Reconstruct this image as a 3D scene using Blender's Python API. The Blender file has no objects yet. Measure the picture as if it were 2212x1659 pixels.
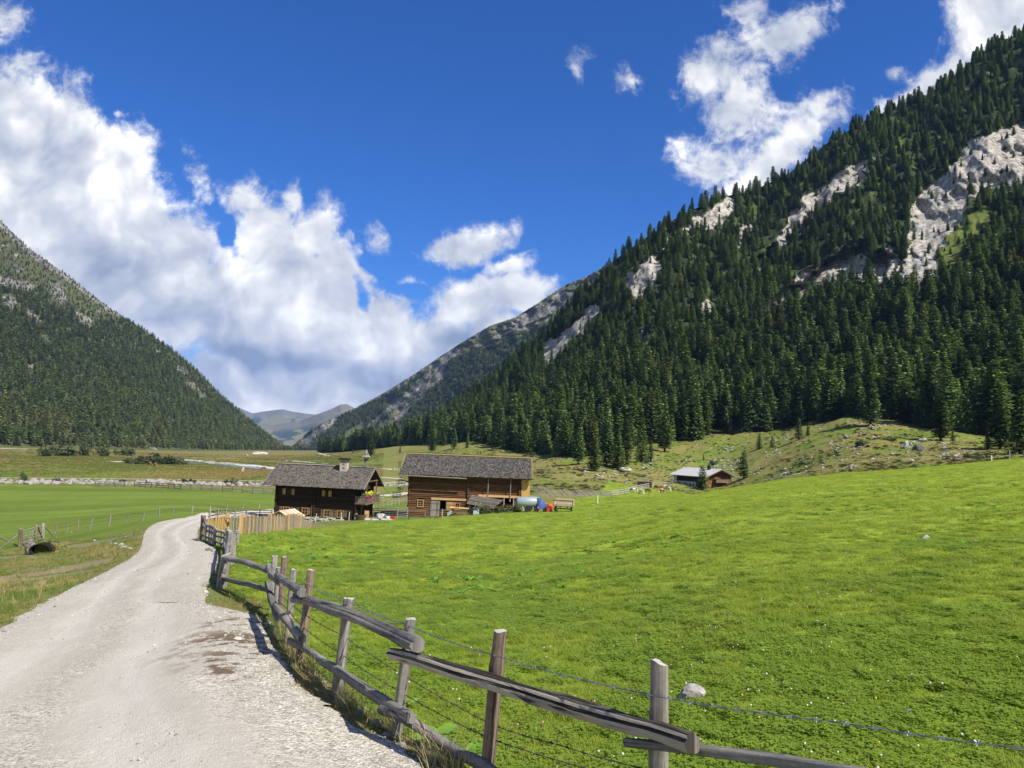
import bpy, bmesh, math, random
import numpy as np
from mathutils import Vector, Matrix
random.seed(11); RNG = np.random.default_rng(11)
scene = bpy.context.scene
COL = scene.collection

# ------------------------------------------------------------------ camera
F = 1673.3                       # focal length in units of a 2212 x 1659 picture
CX, CY = 1106.0, 829.5
PITCH = math.atan((955.0 - CY) / F)
ROLL = math.radians(2.3)
RM = Matrix.Rotation(math.pi / 2 + PITCH, 3, 'X') @ Matrix.Rotation(ROLL, 3, 'Z')
R_np = np.array(RM)
cam_d = bpy.data.cameras.new("camera")
cam = bpy.data.objects.new("camera", cam_d)
cam.rotation_euler = RM.to_euler('XYZ')
cam.location = (0, 0, 0)
cam_d.sensor_width = 36.0
cam_d.lens = 36.0 * F / 2212.0
cam_d.clip_start = 0.05
cam_d.clip_end = 60000
COL.objects.link(cam)
scene.camera = cam

# ------------------------------------------------------------------ light
SUN_AZ = math.radians(50)        # to the right of straight behind the camera
SUN_EL = math.radians(51)
sun_dir = Vector((math.sin(SUN_AZ) * math.cos(SUN_EL), -math.cos(SUN_AZ) * math.cos(SUN_EL), math.sin(SUN_EL)))
sd = bpy.data.lights.new("sun", 'SUN')
sd.energy = 4.8
sd.angle = math.radians(0.5)
sd.color = (1.0, 0.94, 0.83)
so = bpy.data.objects.new("sun", sd)
so.rotation_euler = sun_dir.to_track_quat('Z', 'Y').to_euler()
COL.objects.link(so)

scene.view_settings.view_transform = 'Standard'
scene.view_settings.look = 'None'
scene.view_settings.exposure = 0.55
scene.view_settings.gamma = 1.0
scene.render.engine = 'CYCLES'
scene.cycles.use_denoising = True
scene.cycles.max_bounces = 6
scene.cycles.diffuse_bounces = 2
scene.cycles.glossy_bounces = 2
scene.cycles.transmission_bounces = 3
scene.cycles.volume_bounces = 0
scene.cycles.transparent_max_bounces = 8
scene.cycles.caustics_reflective = False
scene.cycles.caustics_refractive = False
scene.cycles.sample_clamp_indirect = 4.0

# ------------------------------------------------------------------ picture <-> world
def ray(dx, dy):
    v = np.stack([np.asarray(dx, float) - CX, -(np.asarray(dy, float) - CY), np.full(np.shape(np.asarray(dx, float)), -F)], -1)
    return v @ R_np.T
def at(dx, dy, Y):
    d = ray(dx, dy)
    return d * (np.asarray(Y, float) / d[..., 1])[..., None]
def proj(p):
    c = np.asarray(p, float) @ R_np
    w = np.where(c[..., 2] < -1e-6, -c[..., 2], np.nan)
    return CX + F * c[..., 0] / w, CY - F * c[..., 1] / w
def hor(dx):
    return 955.0 + (dx - CX) * math.tan(ROLL)

# ------------------------------------------------------------------ sky: Nishita plus cumulus
def build_world():
    w = bpy.data.worlds.new("World"); scene.world = w; w.use_nodes = True
    nt = w.node_tree; N = nt.nodes; L = nt.links; N.clear()
    out = N.new('ShaderNodeOutputWorld'); bg = N.new('ShaderNodeBackground')
    L.new(bg.outputs[0], out.inputs[0])
    sky = N.new('ShaderNodeTexSky'); sky.sky_type = 'NISHITA'; sky.sun_disc = False
    sky.sun_elevation = SUN_EL; sky.sun_rotation = math.pi - SUN_AZ
    sky.altitude = 1600; sky.air_density = 1.0; sky.dust_density = 0.25; sky.ozone_density = 2.5
    def m(op, a, b=None, c=None, clamp=False):
        n = N.new('ShaderNodeMath'); n.operation = op; n.use_clamp = clamp
        for i, x in enumerate((a, b, c)):
            if x is None: continue
            if isinstance(x, (int, float)): n.inputs[i].default_value = x
            else: L.new(x, n.inputs[i])
        return n.outputs[0]
    def sstep(x, a, b):
        n = N.new('ShaderNodeMapRange'); n.interpolation_type = 'SMOOTHSTEP'; n.clamp = True
        L.new(x, n.inputs['Value']); n.inputs['From Min'].default_value = a; n.inputs['From Max'].default_value = b
        return n.outputs['Result']
    def mixc(f, a, b):
        n = N.new('ShaderNodeMix'); n.data_type = 'RGBA'; n.blend_type = 'MIX'
        if isinstance(f, (int, float)): n.inputs['Factor'].default_value = f
        else: L.new(f, n.inputs['Factor'])
        for x, s in ((a, n.inputs['A']), (b, n.inputs['B'])):
            if s.type != 'RGBA': continue
        ia = [i for i in n.inputs if i.name == 'A' and i.type == 'RGBA'][0]; ib = [i for i in n.inputs if i.name == 'B' and i.type == 'RGBA'][0]
        for x, s in ((a, ia), (b, ib)):
            if isinstance(x, tuple): s.default_value = (*x, 1)
            else: L.new(x, s)
        return [o for o in n.outputs if o.type == 'RGBA'][0]
    tc = N.new('ShaderNodeTexCoord'); sep = N.new('ShaderNodeSeparateXYZ'); L.new(tc.outputs['Generated'], sep.inputs[0])
    yy = m('MAXIMUM', sep.outputs[1], 0.02)
    comb = N.new('ShaderNodeCombineXYZ')
    L.new(m('DIVIDE', sep.outputs[0], yy), comb.inputs[0]); L.new(m('DIVIDE', sep.outputs[2], yy), comb.inputs[1])
    p = comb.outputs[0]                                   # azimuth / elevation tangents of the sky direction
    def noise(vec, scale, detail, rough=0.55, lac=2.0, dist=0.0, z=0.0, off=(0, 0)):
        mp = N.new('ShaderNodeMapping'); mp.inputs['Location'].default_value = (off[0] + z * 1.7, off[1] - z * 2.3, 0); L.new(vec, mp.inputs[0])
        n = N.new('ShaderNodeTexNoise'); n.noise_dimensions = '2D'; n.inputs['Scale'].default_value = scale; n.inputs['Detail'].default_value = detail
        n.inputs['Roughness'].default_value = rough; n.inputs['Lacunarity'].default_value = lac; n.inputs['Distortion'].default_value = dist
        L.new(mp.outputs[0], n.inputs['Vector']); return n
    def tangent(dx, dy):
        d = ray(dx, dy); return d[0] / d[1], d[2] / d[1]
    # domain warp
    wn = noise(p, 5.0, 4, z=3.1)
    vs = N.new('ShaderNodeVectorMath'); vs.operation = 'SUBTRACT'; L.new(wn.outputs['Color'], vs.inputs[0]); vs.inputs[1].default_value = (0.5, 0.5, 0.5)
    vm = N.new('ShaderNodeVectorMath'); vm.operation = 'MULTIPLY_ADD'; L.new(vs.outputs[0], vm.inputs[0]); vm.inputs[1].default_value = (0.075, 0.075, 0.0); L.new(p, vm.inputs[2])
    pw = vm.outputs[0]
    def blob(vec, dx, dy, rx, ry, ang=0.0, wgt=1.0):
        cx, cz = tangent(dx, dy)
        k = 1.0 / F * 1.05
        mp = N.new('ShaderNodeMapping'); mp.vector_type = 'TEXTURE'
        mp.inputs['Location'].default_value = (cx, cz, 0); mp.inputs['Rotation'].default_value = (0, 0, -math.radians(ang))
        mp.inputs['Scale'].default_value = (rx * k, ry * k, 1); L.new(vec, mp.inputs[0])
        ln = N.new('ShaderNodeVectorMath'); ln.operation = 'LENGTH'; L.new(mp.outputs[0], ln.inputs[0])
        return m('MULTIPLY_ADD', ln.outputs['Value'], -wgt, wgt)
    def union(vec, lst):
        acc = None
        for b in lst:
            v = blob(vec, *b)
            acc = v if acc is None else m('SMOOTH_MAX', acc, v, 0.12)
        return acc
    clouds = [(0, 330, 215, 225, 30, 1.1), (170, 420, 235, 190, 42, 1.15), (330, 540, 165, 150, 40, 1.1), (90, 560, 360, 240, 20, 1.3), (300, 640, 260, 170, 10, 1.2),
              (575, 545, 130, 95, 50, 1.0), (665, 525, 70, 105, 15, .95), (560, 650, 240, 135, 0, 1.3), (715, 615, 105, 110, 30, 1.0), (640, 745, 300, 130, 0, 1.3), (840, 690, 100, 105, 40, 1.0), (1010, 655, 150, 66, -10, .95),
              (1110, 640, 125, 50, -4, .95), (620, 850, 380, 120, 0, 1.3), (900, 760, 190, 130, -20, 1.2), (1050, 740, 130, 80, -30, 1.0),
              (820, 518, 55, 50, 30, .5), (985, 522, 125, 50, -10, .72), (1108, 582, 50, 30, -10, .5), (865, 606, 44, 24, 0, .42),
              (440, 375, 70, 55, 45, .46), (520, 425, 60, 64, 40, .5), (626, 450, 26, 52, 10, .44),
              (1560, 150, 120, 95, -20, .50), (1690, 90, 140, 56, -42, .46), (1595, 250, 85, 115, 20, .46), (1725, 300, 230, 46, -50, .36),
              (1645, 385, 150, 56, -42, .85), (1560, 330, 110, 70, 20, .42), (1770, 220, 60, 40, -40, .4), (2170, 40, 200, 115, -45, 1.1), (2020, 185, 190, 62, -38, .85), (1945, 140, 36, 30, 0, .4),
              (1370, 180, 46, 22, -10, .24), (1250, 172, 20, 30, 20, .24), (268, 256, 36, 16, 0, .42), (1600, 24, 38, 46, 40, .36), (15, 15, 80, 46, 0, .42), (305, 195, 30, 12, 0, .26),
              (1455, 205, 46, 38, 40, .26), (1480, 300, 60, 40, 30, .30)]
    cov = union(pw, clouds)
    hole = union(pw, [(468, 500, 24, 50, 14, .7), (772, 640, 22, 50, -14, .65), (742, 612, 20, 18, 0, 0.5), (880, 622, 60, 18, 10, .5), (800, 570, 50, 24, 0, .4)])
    cov = m('SUBTRACT', cov, m('MULTIPLY', m('MAXIMUM', hole, 0.0), .95))
    def puff(vec, scale, off=(0, 0), z=0.0):
        mp = N.new('ShaderNodeMapping'); mp.inputs['Location'].default_value = (off[0], off[1], z); L.new(vec, mp.inputs[0])
        v = N.new('ShaderNodeTexVoronoi'); v.voronoi_dimensions = '2D'; v.feature = 'SMOOTH_F1'; v.inputs['Scale'].default_value = scale; v.inputs['Detail'].default_value = 3.0; v.inputs['Roughness'].default_value = .55; v.inputs['Smoothness'].default_value = .55; v.normalize = True
        L.new(mp.outputs[0], v.inputs['Vector']); return m('SUBTRACT', 1.0, v.outputs['Distance'])
    f1 = noise(p, 7.0, 10, .60, z=0.7, dist=.08)
    f2 = noise(pw, 26.0, 8, .62, z=9.7, dist=.35)
    pu = puff(pw, 11.0); pub = puff(pw, 11.0, off=(0.012, 0.030))
    f3 = noise(p, 95.0, 6, .65, z=4.4, dist=.3)
    fb = m('ADD', m('MULTIPLY', m('SUBTRACT', f3.outputs['Fac'], .5), .30), m('ADD', m('MULTIPLY', m('SUBTRACT', f1.outputs['Fac'], .5), 1.45), m('ADD', m('MULTIPLY', m('SUBTRACT', f2.outputs['Fac'], .5), .62), m('MULTIPLY', m('SUBTRACT', pu, .72), .50))))
    dens = m('ADD', cov, fb)
    alpha = m('POWER', sstep(dens, -0.03, 0.44), 1.15)
    front = sstep(sep.outputs[1], 0.02, 0.1)
    alpha = m('MULTIPLY', alpha, front)
    lit = m('MULTIPLY', m('SUBTRACT', pu, pub), 1.5)
    dark = union(pw, [(550, 770, 215, 34, 5, 1.0), (290, 640, 190, 90, 30, .7), (80, 560, 220, 110, 35, .62), (820, 820, 330, 60, -6, .62), (1020, 710, 150, 34, -35, .6), (470, 850, 120, 34, 0, .5),
                      (120, 330, 110, 60, 50, .38), (400, 800, 200, 40, 10, .6), (890, 640, 60, 40, 0, .4), (1590, 200, 60, 60, 0, .35), (640, 600, 50, 60, 0, .3), (720, 700, 90, 50, 0, .3)])
    bright = union(pw, [(510, 600, 110, 80, 40, .9), (400, 630, 170, 50, -15, .6), (90, 210, 120, 46, 38, .8), (320, 350, 160, 40, 45, .8), (690, 530, 50, 70, 20, .6), (560, 865, 70, 30, 0, .5), (700, 830, 110, 34, 0, .5), (1060, 620, 140, 22, 0, .6), (620, 690, 120, 50, 0, .5), (1620, 390, 80, 30, -40, .5), (2100, 80, 120, 80, -40, .5)])
    low = noise(pw, 4.6, 5, .6, z=5.2)
    t = m('ADD', m('ADD', 0.66, lit), m('MULTIPLY', m('MAXIMUM', bright, 0.0), .45))
    t = m('SUBTRACT', t, m('MULTIPLY', m('MAXIMUM', dark, 0.0), 0.78))
    t = m('ADD', t, m('MULTIPLY', m('SUBTRACT', low.outputs['Fac'], .5), 1.0))
    t = m('ADD', t, m('MULTIPLY', m('SUBTRACT', f2.outputs['Fac'], .5), .22))
    ramp = N.new('ShaderNodeValToRGB'); e = ramp.color_ramp.elements; e[0].position = 0.0; e[0].color = (.22, .26, .35, 1); e[1].position = 1.0; e[1].color = (.88, .88, .87, 1)
    q = e.new(.35); q.color = (.39, .425, .50, 1); q = e.new(.65); q.color = (.56, .575, .61, 1); q = e.new(.85); q.color = (.72, .725, .73, 1)
    L.new(t, ramp.inputs[0]); ccol = ramp.outputs[0]
    # deep mountain-air blue
    hs = N.new('ShaderNodeHueSaturation'); hs.inputs['Saturation'].default_value = 1.22; hs.inputs['Value'].default_value = 1.0
    L.new(sky.outputs[0], hs.inputs['Color'])
    mulc = N.new('ShaderNodeMix'); mulc.data_type = 'RGBA'; mulc.blend_type = 'MULTIPLY'; mulc.inputs['Factor'].default_value = 1
    ia = [i for i in mulc.inputs if i.name == 'A' and i.type == 'RGBA'][0]; ib = [i for i in mulc.inputs if i.name == 'B' and i.type == 'RGBA'][0]
    L.new(hs.outputs[0], ia); ib.default_value = (SKYC[0], SKYC[1], SKYC[2], 1)
    skyc = [o for o in mulc.outputs if o.type == 'RGBA'][0]
    S = 0.1
    sc = N.new('ShaderNodeVectorMath'); sc.operation = 'SCALE'; L.new(ccol, sc.inputs[0]); sc.inputs['Scale'].default_value = 1.0 / S
    # unseen grey cloud added behind the camera to neutralise the blue fill light
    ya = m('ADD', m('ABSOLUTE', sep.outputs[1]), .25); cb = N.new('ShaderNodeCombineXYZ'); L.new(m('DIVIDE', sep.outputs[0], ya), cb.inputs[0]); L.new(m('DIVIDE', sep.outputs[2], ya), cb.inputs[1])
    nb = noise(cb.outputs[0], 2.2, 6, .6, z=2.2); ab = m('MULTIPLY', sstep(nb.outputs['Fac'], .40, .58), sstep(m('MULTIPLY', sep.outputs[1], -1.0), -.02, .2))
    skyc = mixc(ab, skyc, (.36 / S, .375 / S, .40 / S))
    fin = mixc(alpha, skyc, sc.outputs[0])
    L.new(fin, bg.inputs['Color']); bg.inputs['Strength'].default_value = S
    w.cycles.sampling_method = 'MANUAL'; w.cycles.sample_map_resolution = 512
SKYC = (0.31, 0.62, 1.03)
build_world()

# ------------------------------------------------------------------ numeric helpers
def _hash(ix, iy, seed):
    h = (ix.astype(np.int64) * 374761393 + iy.astype(np.int64) * 668265263 + seed * 1442695041) & 0xFFFFFFFF
    h = ((h ^ (h >> 13)) * 1274126177) & 0xFFFFFFFF
    h = h ^ (h >> 16)
    return (h & 0xFFFFFF) / float(0xFFFFFF)
def vnoise(x, y, seed=0):
    x = np.asarray(x, float); y = np.asarray(y, float)
    ix = np.floor(x); iy = np.floor(y); fx = x - ix; fy = y - iy
    ux = fx * fx * fx * (fx * (fx * 6 - 15) + 10); uy = fy * fy * fy * (fy * (fy * 6 - 15) + 10)
    a = _hash(ix, iy, seed); b = _hash(ix + 1, iy, seed); c = _hash(ix, iy + 1, seed); d = _hash(ix + 1, iy + 1, seed)
    return (a + (b - a) * ux) * (1 - uy) + (c + (d - c) * ux) * uy
def fbm(x, y, oct=4, seed=0, gain=.5):
    s = 0; a = 1; t = 0
    for o in range(oct):
        s = s + a * (vnoise(x * 2 ** o + 17.3 * o, y * 2 ** o - 9.1 * o, seed + o) * 2 - 1); t += a; a *= gain
    return s / t
def sm(x, a, b):
    t = np.clip((np.asarray(x, float) - a) / (b - a), 0, 1); return t * t * (3 - 2 * t)
def inpoly(px, py, poly):
    poly = np.asarray(poly, float); ins = np.zeros(np.shape(px), bool); n = len(poly); j = n - 1
    for i in range(n):
        xi, yi = poly[i]; xj, yj = poly[j]
        c = ((yi > py) != (yj > py)) & (px < (xj - xi) * (py - yi) / ((yj - yi) if yj != yi else 1e-9) + xi)
        ins ^= c; j = i
    return ins
def polydist(px, py, pts):
    pts = np.asarray(pts, float); d = np.full(np.shape(px), 1e9)
    for (ax, ay), (bx, by) in zip(pts[:-1], pts[1:]):
        l2 = (bx - ax) ** 2 + (by - ay) ** 2 + 1e-12
        t = np.clip(((px - ax) * (bx - ax) + (py - ay) * (by - ay)) / l2, 0, 1)
        d = np.minimum(d, np.hypot(px - ax - t * (bx - ax), py - ay - t * (by - ay)))
    return d

# ------------------------------------------------------------------ terrain height from surveyed points (picture x, picture y, distance ahead)
CTRL = []
def column(dx, h, g, ymax, rows):
    for Y in (2.2, 3.5, 5.5, 8, 11, 15, 20, 27, 36, 48, 64, 85):
        if Y <= ymax: CTRL.append(at(dx, hor(dx) + F * (h / Y + g), Y))
    for Y, dy in rows: CTRL.append(at(dx, dy, Y))
def far(dx, zs):
    for Y, z in zs:
        p = at(dx, hor(dx), Y); CTRL.append(np.array([p[0], Y, z]))
VAL = [(9000, -120)]
column(-900, 1.9, .15, 64, []); far(-900, [(100, -14), (190, -16), (450, -19), (900, -28), (3000, -60), (9000, -120)])
column(-350, 1.9, .15, 60, []); far(-350, [(100, -13.5), (190, -15.5), (450, -19), (900, -28), (3000, -60), (9000, -120)])
column(0, 1.9, .133, 60, [(64, 1176), (100, 1120), (150, 1073), (190, 1046), (210, 1037), (280, 1005), (450, 982), (650, 972), (900, 966)]); far(0, [(1500, -42), (3000, -60), (9000, -120)])
column(210, 1.9, .115, 55, [(62, 1146), (100, 1110), (150, 1072), (190, 1051), (212, 1040), (280, 1012), (450, 988), (700, 976), (1100, 970)]); far(210, [(1800, -45), (3000, -60), (9000, -120)])
column(430, 1.95, .079, 48, [(56, 1119), (70, 1108), (100, 1096), (150, 1072), (190, 1052), (215, 1043), (280, 1020), (450, 1001), (800, 982), (1500, 974)]); far(430, [(2200, -50), (3000, -60), (9000, -120)])
column(610, 1.95, .079, 48, [(54, 1153), (80, 1139), (104, 1126), (120, 1110), (150, 1080), (190, 1056), (220, 1044), (280, 1026), (450, 1004), (800, 986), (1500, 976), (2200, 973)]); far(610, [(3000, -64), (9000, -120)])
column(735, 2.0, .080, 36, [(48, 1150), (64, 1141), (85, 1133), (104, 1124), (120, 1112), (150, 1082), (200, 1055), (280, 1030), (450, 1006), (700, 986), (950, 976), (1500, 973)]); far(735, [(3000, -64), (9000, -120)])
column(850, 2.05, .077, 36, [(48, 1142), (64, 1135), (85, 1128), (104, 1122), (130, 1098), (160, 1076), (200, 1058), (240, 1042), (330, 1020), (500, 1000), (620, 984), (720, 968), (850, 964)]); far(850, [(1500, -5), (9000, -120)])
column(1000, 2.1, .074, 48, [(64, 1129), (85, 1121), (100, 1116), (112, 1113), (130, 1100), (200, 1060), (300, 1020), (430, 986), (520, 962), (600, 955)]); far(1000, [(900, 5), (9000, -60)])
column(1110, 2.1, .072, 64, [(85, 1115), (100, 1109), (112, 1104), (150, 1078), (200, 1053), (280, 1022), (360, 995), (420, 978)]); far(1110, [(600, 5), (9000, -60)])
column(1230, 2.1, .064, 64, [(82, 1112), (100, 1107), (115, 1096), (140, 1080), (170, 1066), (210, 1048), (260, 1027), (300, 1010), (345, 990)]); far(1230, [(500, 5), (9000, -60)])
column(1400, 2.1, .048, 64, [(95, 1093), (125, 1082), (150, 1078), (175, 1074), (225, 1056), (270, 1036), (300, 1012), (340, 980), (380, 958)]); far(1400, [(500, 12), (9000, -60)])
column(1550, 2.1, .030, 64, [(95, 1070), (125, 1063), (150, 1061), (180, 1067), (220, 1066), (262, 1056), (300, 1028), (340, 984), (380, 945)]); far(1550, [(500, 18), (9000, -60)])
column(1700, 2.1, .016, 64, [(95, 1047), (130, 1036), (150, 1037), (190, 1040), (230, 1022), (280, 985), (330, 947), (370, 925)]); far(1700, [(500, 22), (9000, -60)])
column(1850, 2.1, .006, 64, [(95, 1033), (135, 1021), (155, 1023), (180, 1014), (220, 985), (280, 937), (330, 903)]); far(1850, [(500, 24), (9000, -60)])
column(2030, 2.1, -.006, 64, [(95, 1018), (130, 1007), (150, 1010), (180, 995), (230, 960), (290, 925)]); far(2030, [(500, 24), (9000, -60)])
column(2212, 2.1, -.018, 64, [(95, 1000), (130, 990), (150, 994), (180, 985), (220, 968), (250, 955)]); far(2212, [(500, 24), (9000, -60)])
column(2700, 2.1, -.045, 64, [(95, 975), (130, 965), (180, 950), (230, 930)]); far(2700, [(500, 30), (9000, -60)])
column(3300, 2.1, -.06, 64, [(130, 950), (200, 930)]); far(3300, [(500, 30), (9000, -60)])
for ph in (-1.5, -2.2, -3.1, 1.5, 2.2, 3.1):
    for r in (1.5, 5, 15, 60, 300, 3000):
        CTRL.append(np.array([math.sin(ph) * r, math.cos(ph) * r, -2.0 - (0.05 * min(r, 60) if ph < 0 else -0.02 * min(r, 60))]))
CTRL = np.array(CTRL)
KA, KB, KC = 2.6, 0.75, 0.05
def _key(x, y):
    r = np.hypot(x, y) + 1e-9
    return np.arctan2(x, y) * KA, np.log(r) * KB, r
_ca, _cb, _cr = _key(CTRL[:, 0], CTRL[:, 1])
_n = len(CTRL)
_A = np.sqrt((_ca[:, None] - _ca) ** 2 + (_cb[:, None] - _cb) ** 2 + KC ** 2)
_P = np.stack([np.ones(_n), _ca, _cb], 1)
_M = np.block([[_A + 1e-4 * np.eye(_n), _P], [_P.T, np.zeros((3, 3))]])
_W = np.linalg.solve(_M, np.concatenate([CTRL[:, 2] / _cr, np.zeros(3)]))
def Hs(x, y):
    """smooth terrain height"""
    x = np.asarray(x, float); y = np.asarray(y, float); shp = np.broadcast(x, y).shape
    x = np.broadcast_to(x, shp).ravel(); y = np.broadcast_to(y, shp).ravel()
    a, b, r = _key(x, y); o = np.empty(len(a))
    for i in range(0, len(a), 20000):
        s = slice(i, i + 20000)
        o[s] = np.sqrt((a[s, None] - _ca) ** 2 + (b[s, None] - _cb) ** 2 + KC ** 2) @ _W[:_n] + _W[_n] + _W[_n + 1] * a[s] + _W[_n + 2] * b[s]
    return (o * r).reshape(shp)
def H(x, y):
    x = np.asarray(x, float); y = np.asarray(y, float)
    z = Hs(x, y); r = np.hypot(x, y); ph = np.arctan2(x, y)
    slope = sm(r, 215, 300) * sm(ph, -.12, -.02) * (1 - sm(r, 900, 1200))
    z = z + slope * (1.5 * fbm(x / 22, y / 22, 3, 5) + .8 * fbm(x / 6, y / 9, 3, 8))
    z = z + .12 * sm(r, 9, 22) * fbm(x / 5, y / 5, 3, 3) * (1 - sm(r, 110, 140))
    z = z + .4 * sm(r, 230, 400) * (1 - sm(ph, -.12, -.02)) * fbm(x / 25, y / 25, 3, 4)
    return z
_YS = np.geomspace(2.2, 4000, 900)
def G(dx, dy):
    """where the line of sight through a picture point meets the terrain"""
    p = at(np.full(len(_YS), float(dx)), np.full(len(_YS), float(dy)), _YS)
    d = p[:, 2] - H(p[:, 0], p[:, 1])
    k = np.where(d < 0)[0]
    if len(k) == 0: return p[-1]
    k = k[0]
    if k == 0: return p[0]
    t = d[k - 1] / (d[k - 1] - d[k]); return p[k - 1] * (1 - t) + p[k] * t
def GY(dx, Y):
    """terrain point at distance Y ahead in picture column dx"""
    dy = hor(dx) + 60
    for _ in range(6):
        p = at(dx, dy, Y); z = float(H(p[0], p[1])); q = np.array([p[0], Y, z]); _, qy = proj(q); dy = float(qy)
    p = at(dx, dy, Y); return np.array([p[0], Y, float(H(p[0], Y))])
def V3(p): return Vector((float(p[0]), float(p[1]), float(p[2])))
# ------------------------------------------------------------------ mesh building
class MB:
    def __init__(s): s.v = []; s.f = []; s.uv = []; s.a = []; s.rnd = 0.5
    def face(s, pts, uv=None):
        i = len(s.v); s.v += [tuple(map(float, p)) for p in pts]; s.f.append(tuple(range(i, i + len(pts))))
        s.uv += (uv if uv else [(p[0], p[2]) for p in pts]); s.a += [s.rnd] * len(pts)
    def mesh(s, verts, faces, uvs=None):
        """indexed piece; uvs per vertex"""
        i = len(s.v); s.v += [tuple(map(float, p)) for p in verts]
        for f in faces:
            s.f.append(tuple(i + k for k in f)); s.uv += [uvs[k] if uvs else (verts[k][0], verts[k][2]) for k in f]; s.a += [s.rnd] * len(f)
    def box(s, c, size, rot=None, jit=0.0, taper=1.0):
        hx, hy, hz = size[0] / 2, size[1] / 2, size[2] / 2
        P = []
        for sx, sy, sz in ((-1, -1, -1), (1, -1, -1), (1, 1, -1), (-1, 1, -1), (-1, -1, 1), (1, -1, 1), (1, 1, 1), (-1, 1, 1)):
            t = taper if sz > 0 else 1
            q = Vector((sx * hx * t + random.uniform(-jit, jit), sy * hy * t + random.uniform(-jit, jit), sz * hz + random.uniform(-jit, jit)))
            if rot is not None: q = rot @ q
            P.append(q + Vector(c))
        L = max(range(3), key=lambda k: size[k])
        for q in ((0, 3, 2, 1), (4, 5, 6, 7), (0, 1, 5, 4), (1, 2, 6, 5), (2, 3, 7, 6), (3, 0, 4, 7)):
            pts = [P[k] for k in q]
            e0 = (pts[1] - pts[0]).length; e1 = (pts[2] - pts[1]).length
            o = random.random() * 5
            uv = [(0 + o, 0), (0 + o, e0), (e1 + o, e0), (e1 + o, 0)] if e0 > e1 else [(0 + o, 0), (e0 + o, 0), (e0 + o, e1), (0 + o, e1)]
            s.face(pts, uv)
    def beam(s, a, b, w, h, up=(0, 0, 1), jit=0.0):
        a = Vector(a); b = Vector(b); d = (b - a); L = d.length
        if L < 1e-6: return
        z = d.normalized(); upv = Vector(up)
        if abs(z.dot(upv)) > .98: upv = Vector((0, 1, 0))
        x = upv.cross(z).normalized(); y = z.cross(x)
        rot = Matrix((x, y, z)).transposed()
        s.box((a + b) / 2, (w, h, L), rot, jit)
    def tube(s, pts, rad, n=10, rough=0.0, seed=0, cap=True, flat=1.0, twist=0.0, prof=None):
        pts = [Vector(p) for p in pts]; m = len(pts)
        if isinstance(rad, (int, float)): rad = [rad] * m
        o = random.random() * 7; L = 0; verts = []; uvs = []
        ref = Vector((0, 0, 1))
        d0 = (pts[1] - pts[0]).normalized()
        if abs(d0.dot(ref)) > .9: ref = Vector((0, 1, 0))
        for i, p in enumerate(pts):
            d = (pts[min(i + 1, m - 1)] - pts[max(i - 1, 0)]).normalized()
            x = ref.cross(d).normalized(); y = d.cross(x)
            if i: L += (p - pts[i - 1]).length
            for k in range(n + 1):
                kk = k % n; an = 2 * math.pi * kk / n + twist * i
                r = rad[i] * (prof[kk] if prof else 1)
                if rough: r *= 1 + rough * (vnoise(np.array(math.cos(an) * 1.3 + seed * 3.7 + 9), np.array(L * 2.2 + math.sin(an) * 1.3), seed) * 2 - 1) + .35 * rough * (vnoise(np.array(kk * .9 + seed), np.array(L * 9), seed + 3) * 2 - 1)
                verts.append(p + (x * math.cos(an) + y * math.sin(an) * flat) * float(r)); uvs.append((k / n * 2 * math.pi * rad[i] + o, L + o))
        faces = []
        for i in range(m - 1):
            for k in range(n):
                a = i * (n + 1) + k; faces.append((a, a + 1, a + n + 2, a + n + 1))
        s.mesh(verts, faces, uvs)
        if cap:
            for i, sg in ((0, -1), (m - 1, 1)):
                ring = [verts[i * (n + 1) + k] for k in range(n)]
                if sg < 0: ring = ring[::-1]
                s.face(ring, [(q.x * .3 + o, q.y * .3 + o) for q in ring])
    def build(s, name, mat, parent=None, smooth=False, loc=None, kind=None, link=True):
        me = bpy.data.meshes.new(name)
        me.from_pydata(s.v, [], s.f)
        if s.f:
            ul = me.uv_layers.new(name='UVMap'); ul.data.foreach_set('uv', np.array(s.uv, dtype=np.float32).ravel())
            at_ = me.attributes.new('rnd', 'FLOAT', 'CORNER'); at_.data.foreach_set('value', np.array(s.a, dtype=np.float32))
        if smooth: me.polygons.foreach_set('use_smooth', [True] * len(me.polygons))
        if isinstance(mat, (list, tuple)):
            for q in mat: me.materials.append(q)
        elif mat: me.materials.append(mat)
        me.update()
        o = bpy.data.objects.new(name, me)
        if link: COL.objects.link(o)
        if parent is not None: o.parent = parent
        if loc is not None: o.location = loc
        if kind: o['kind'] = kind
        return o
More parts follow.
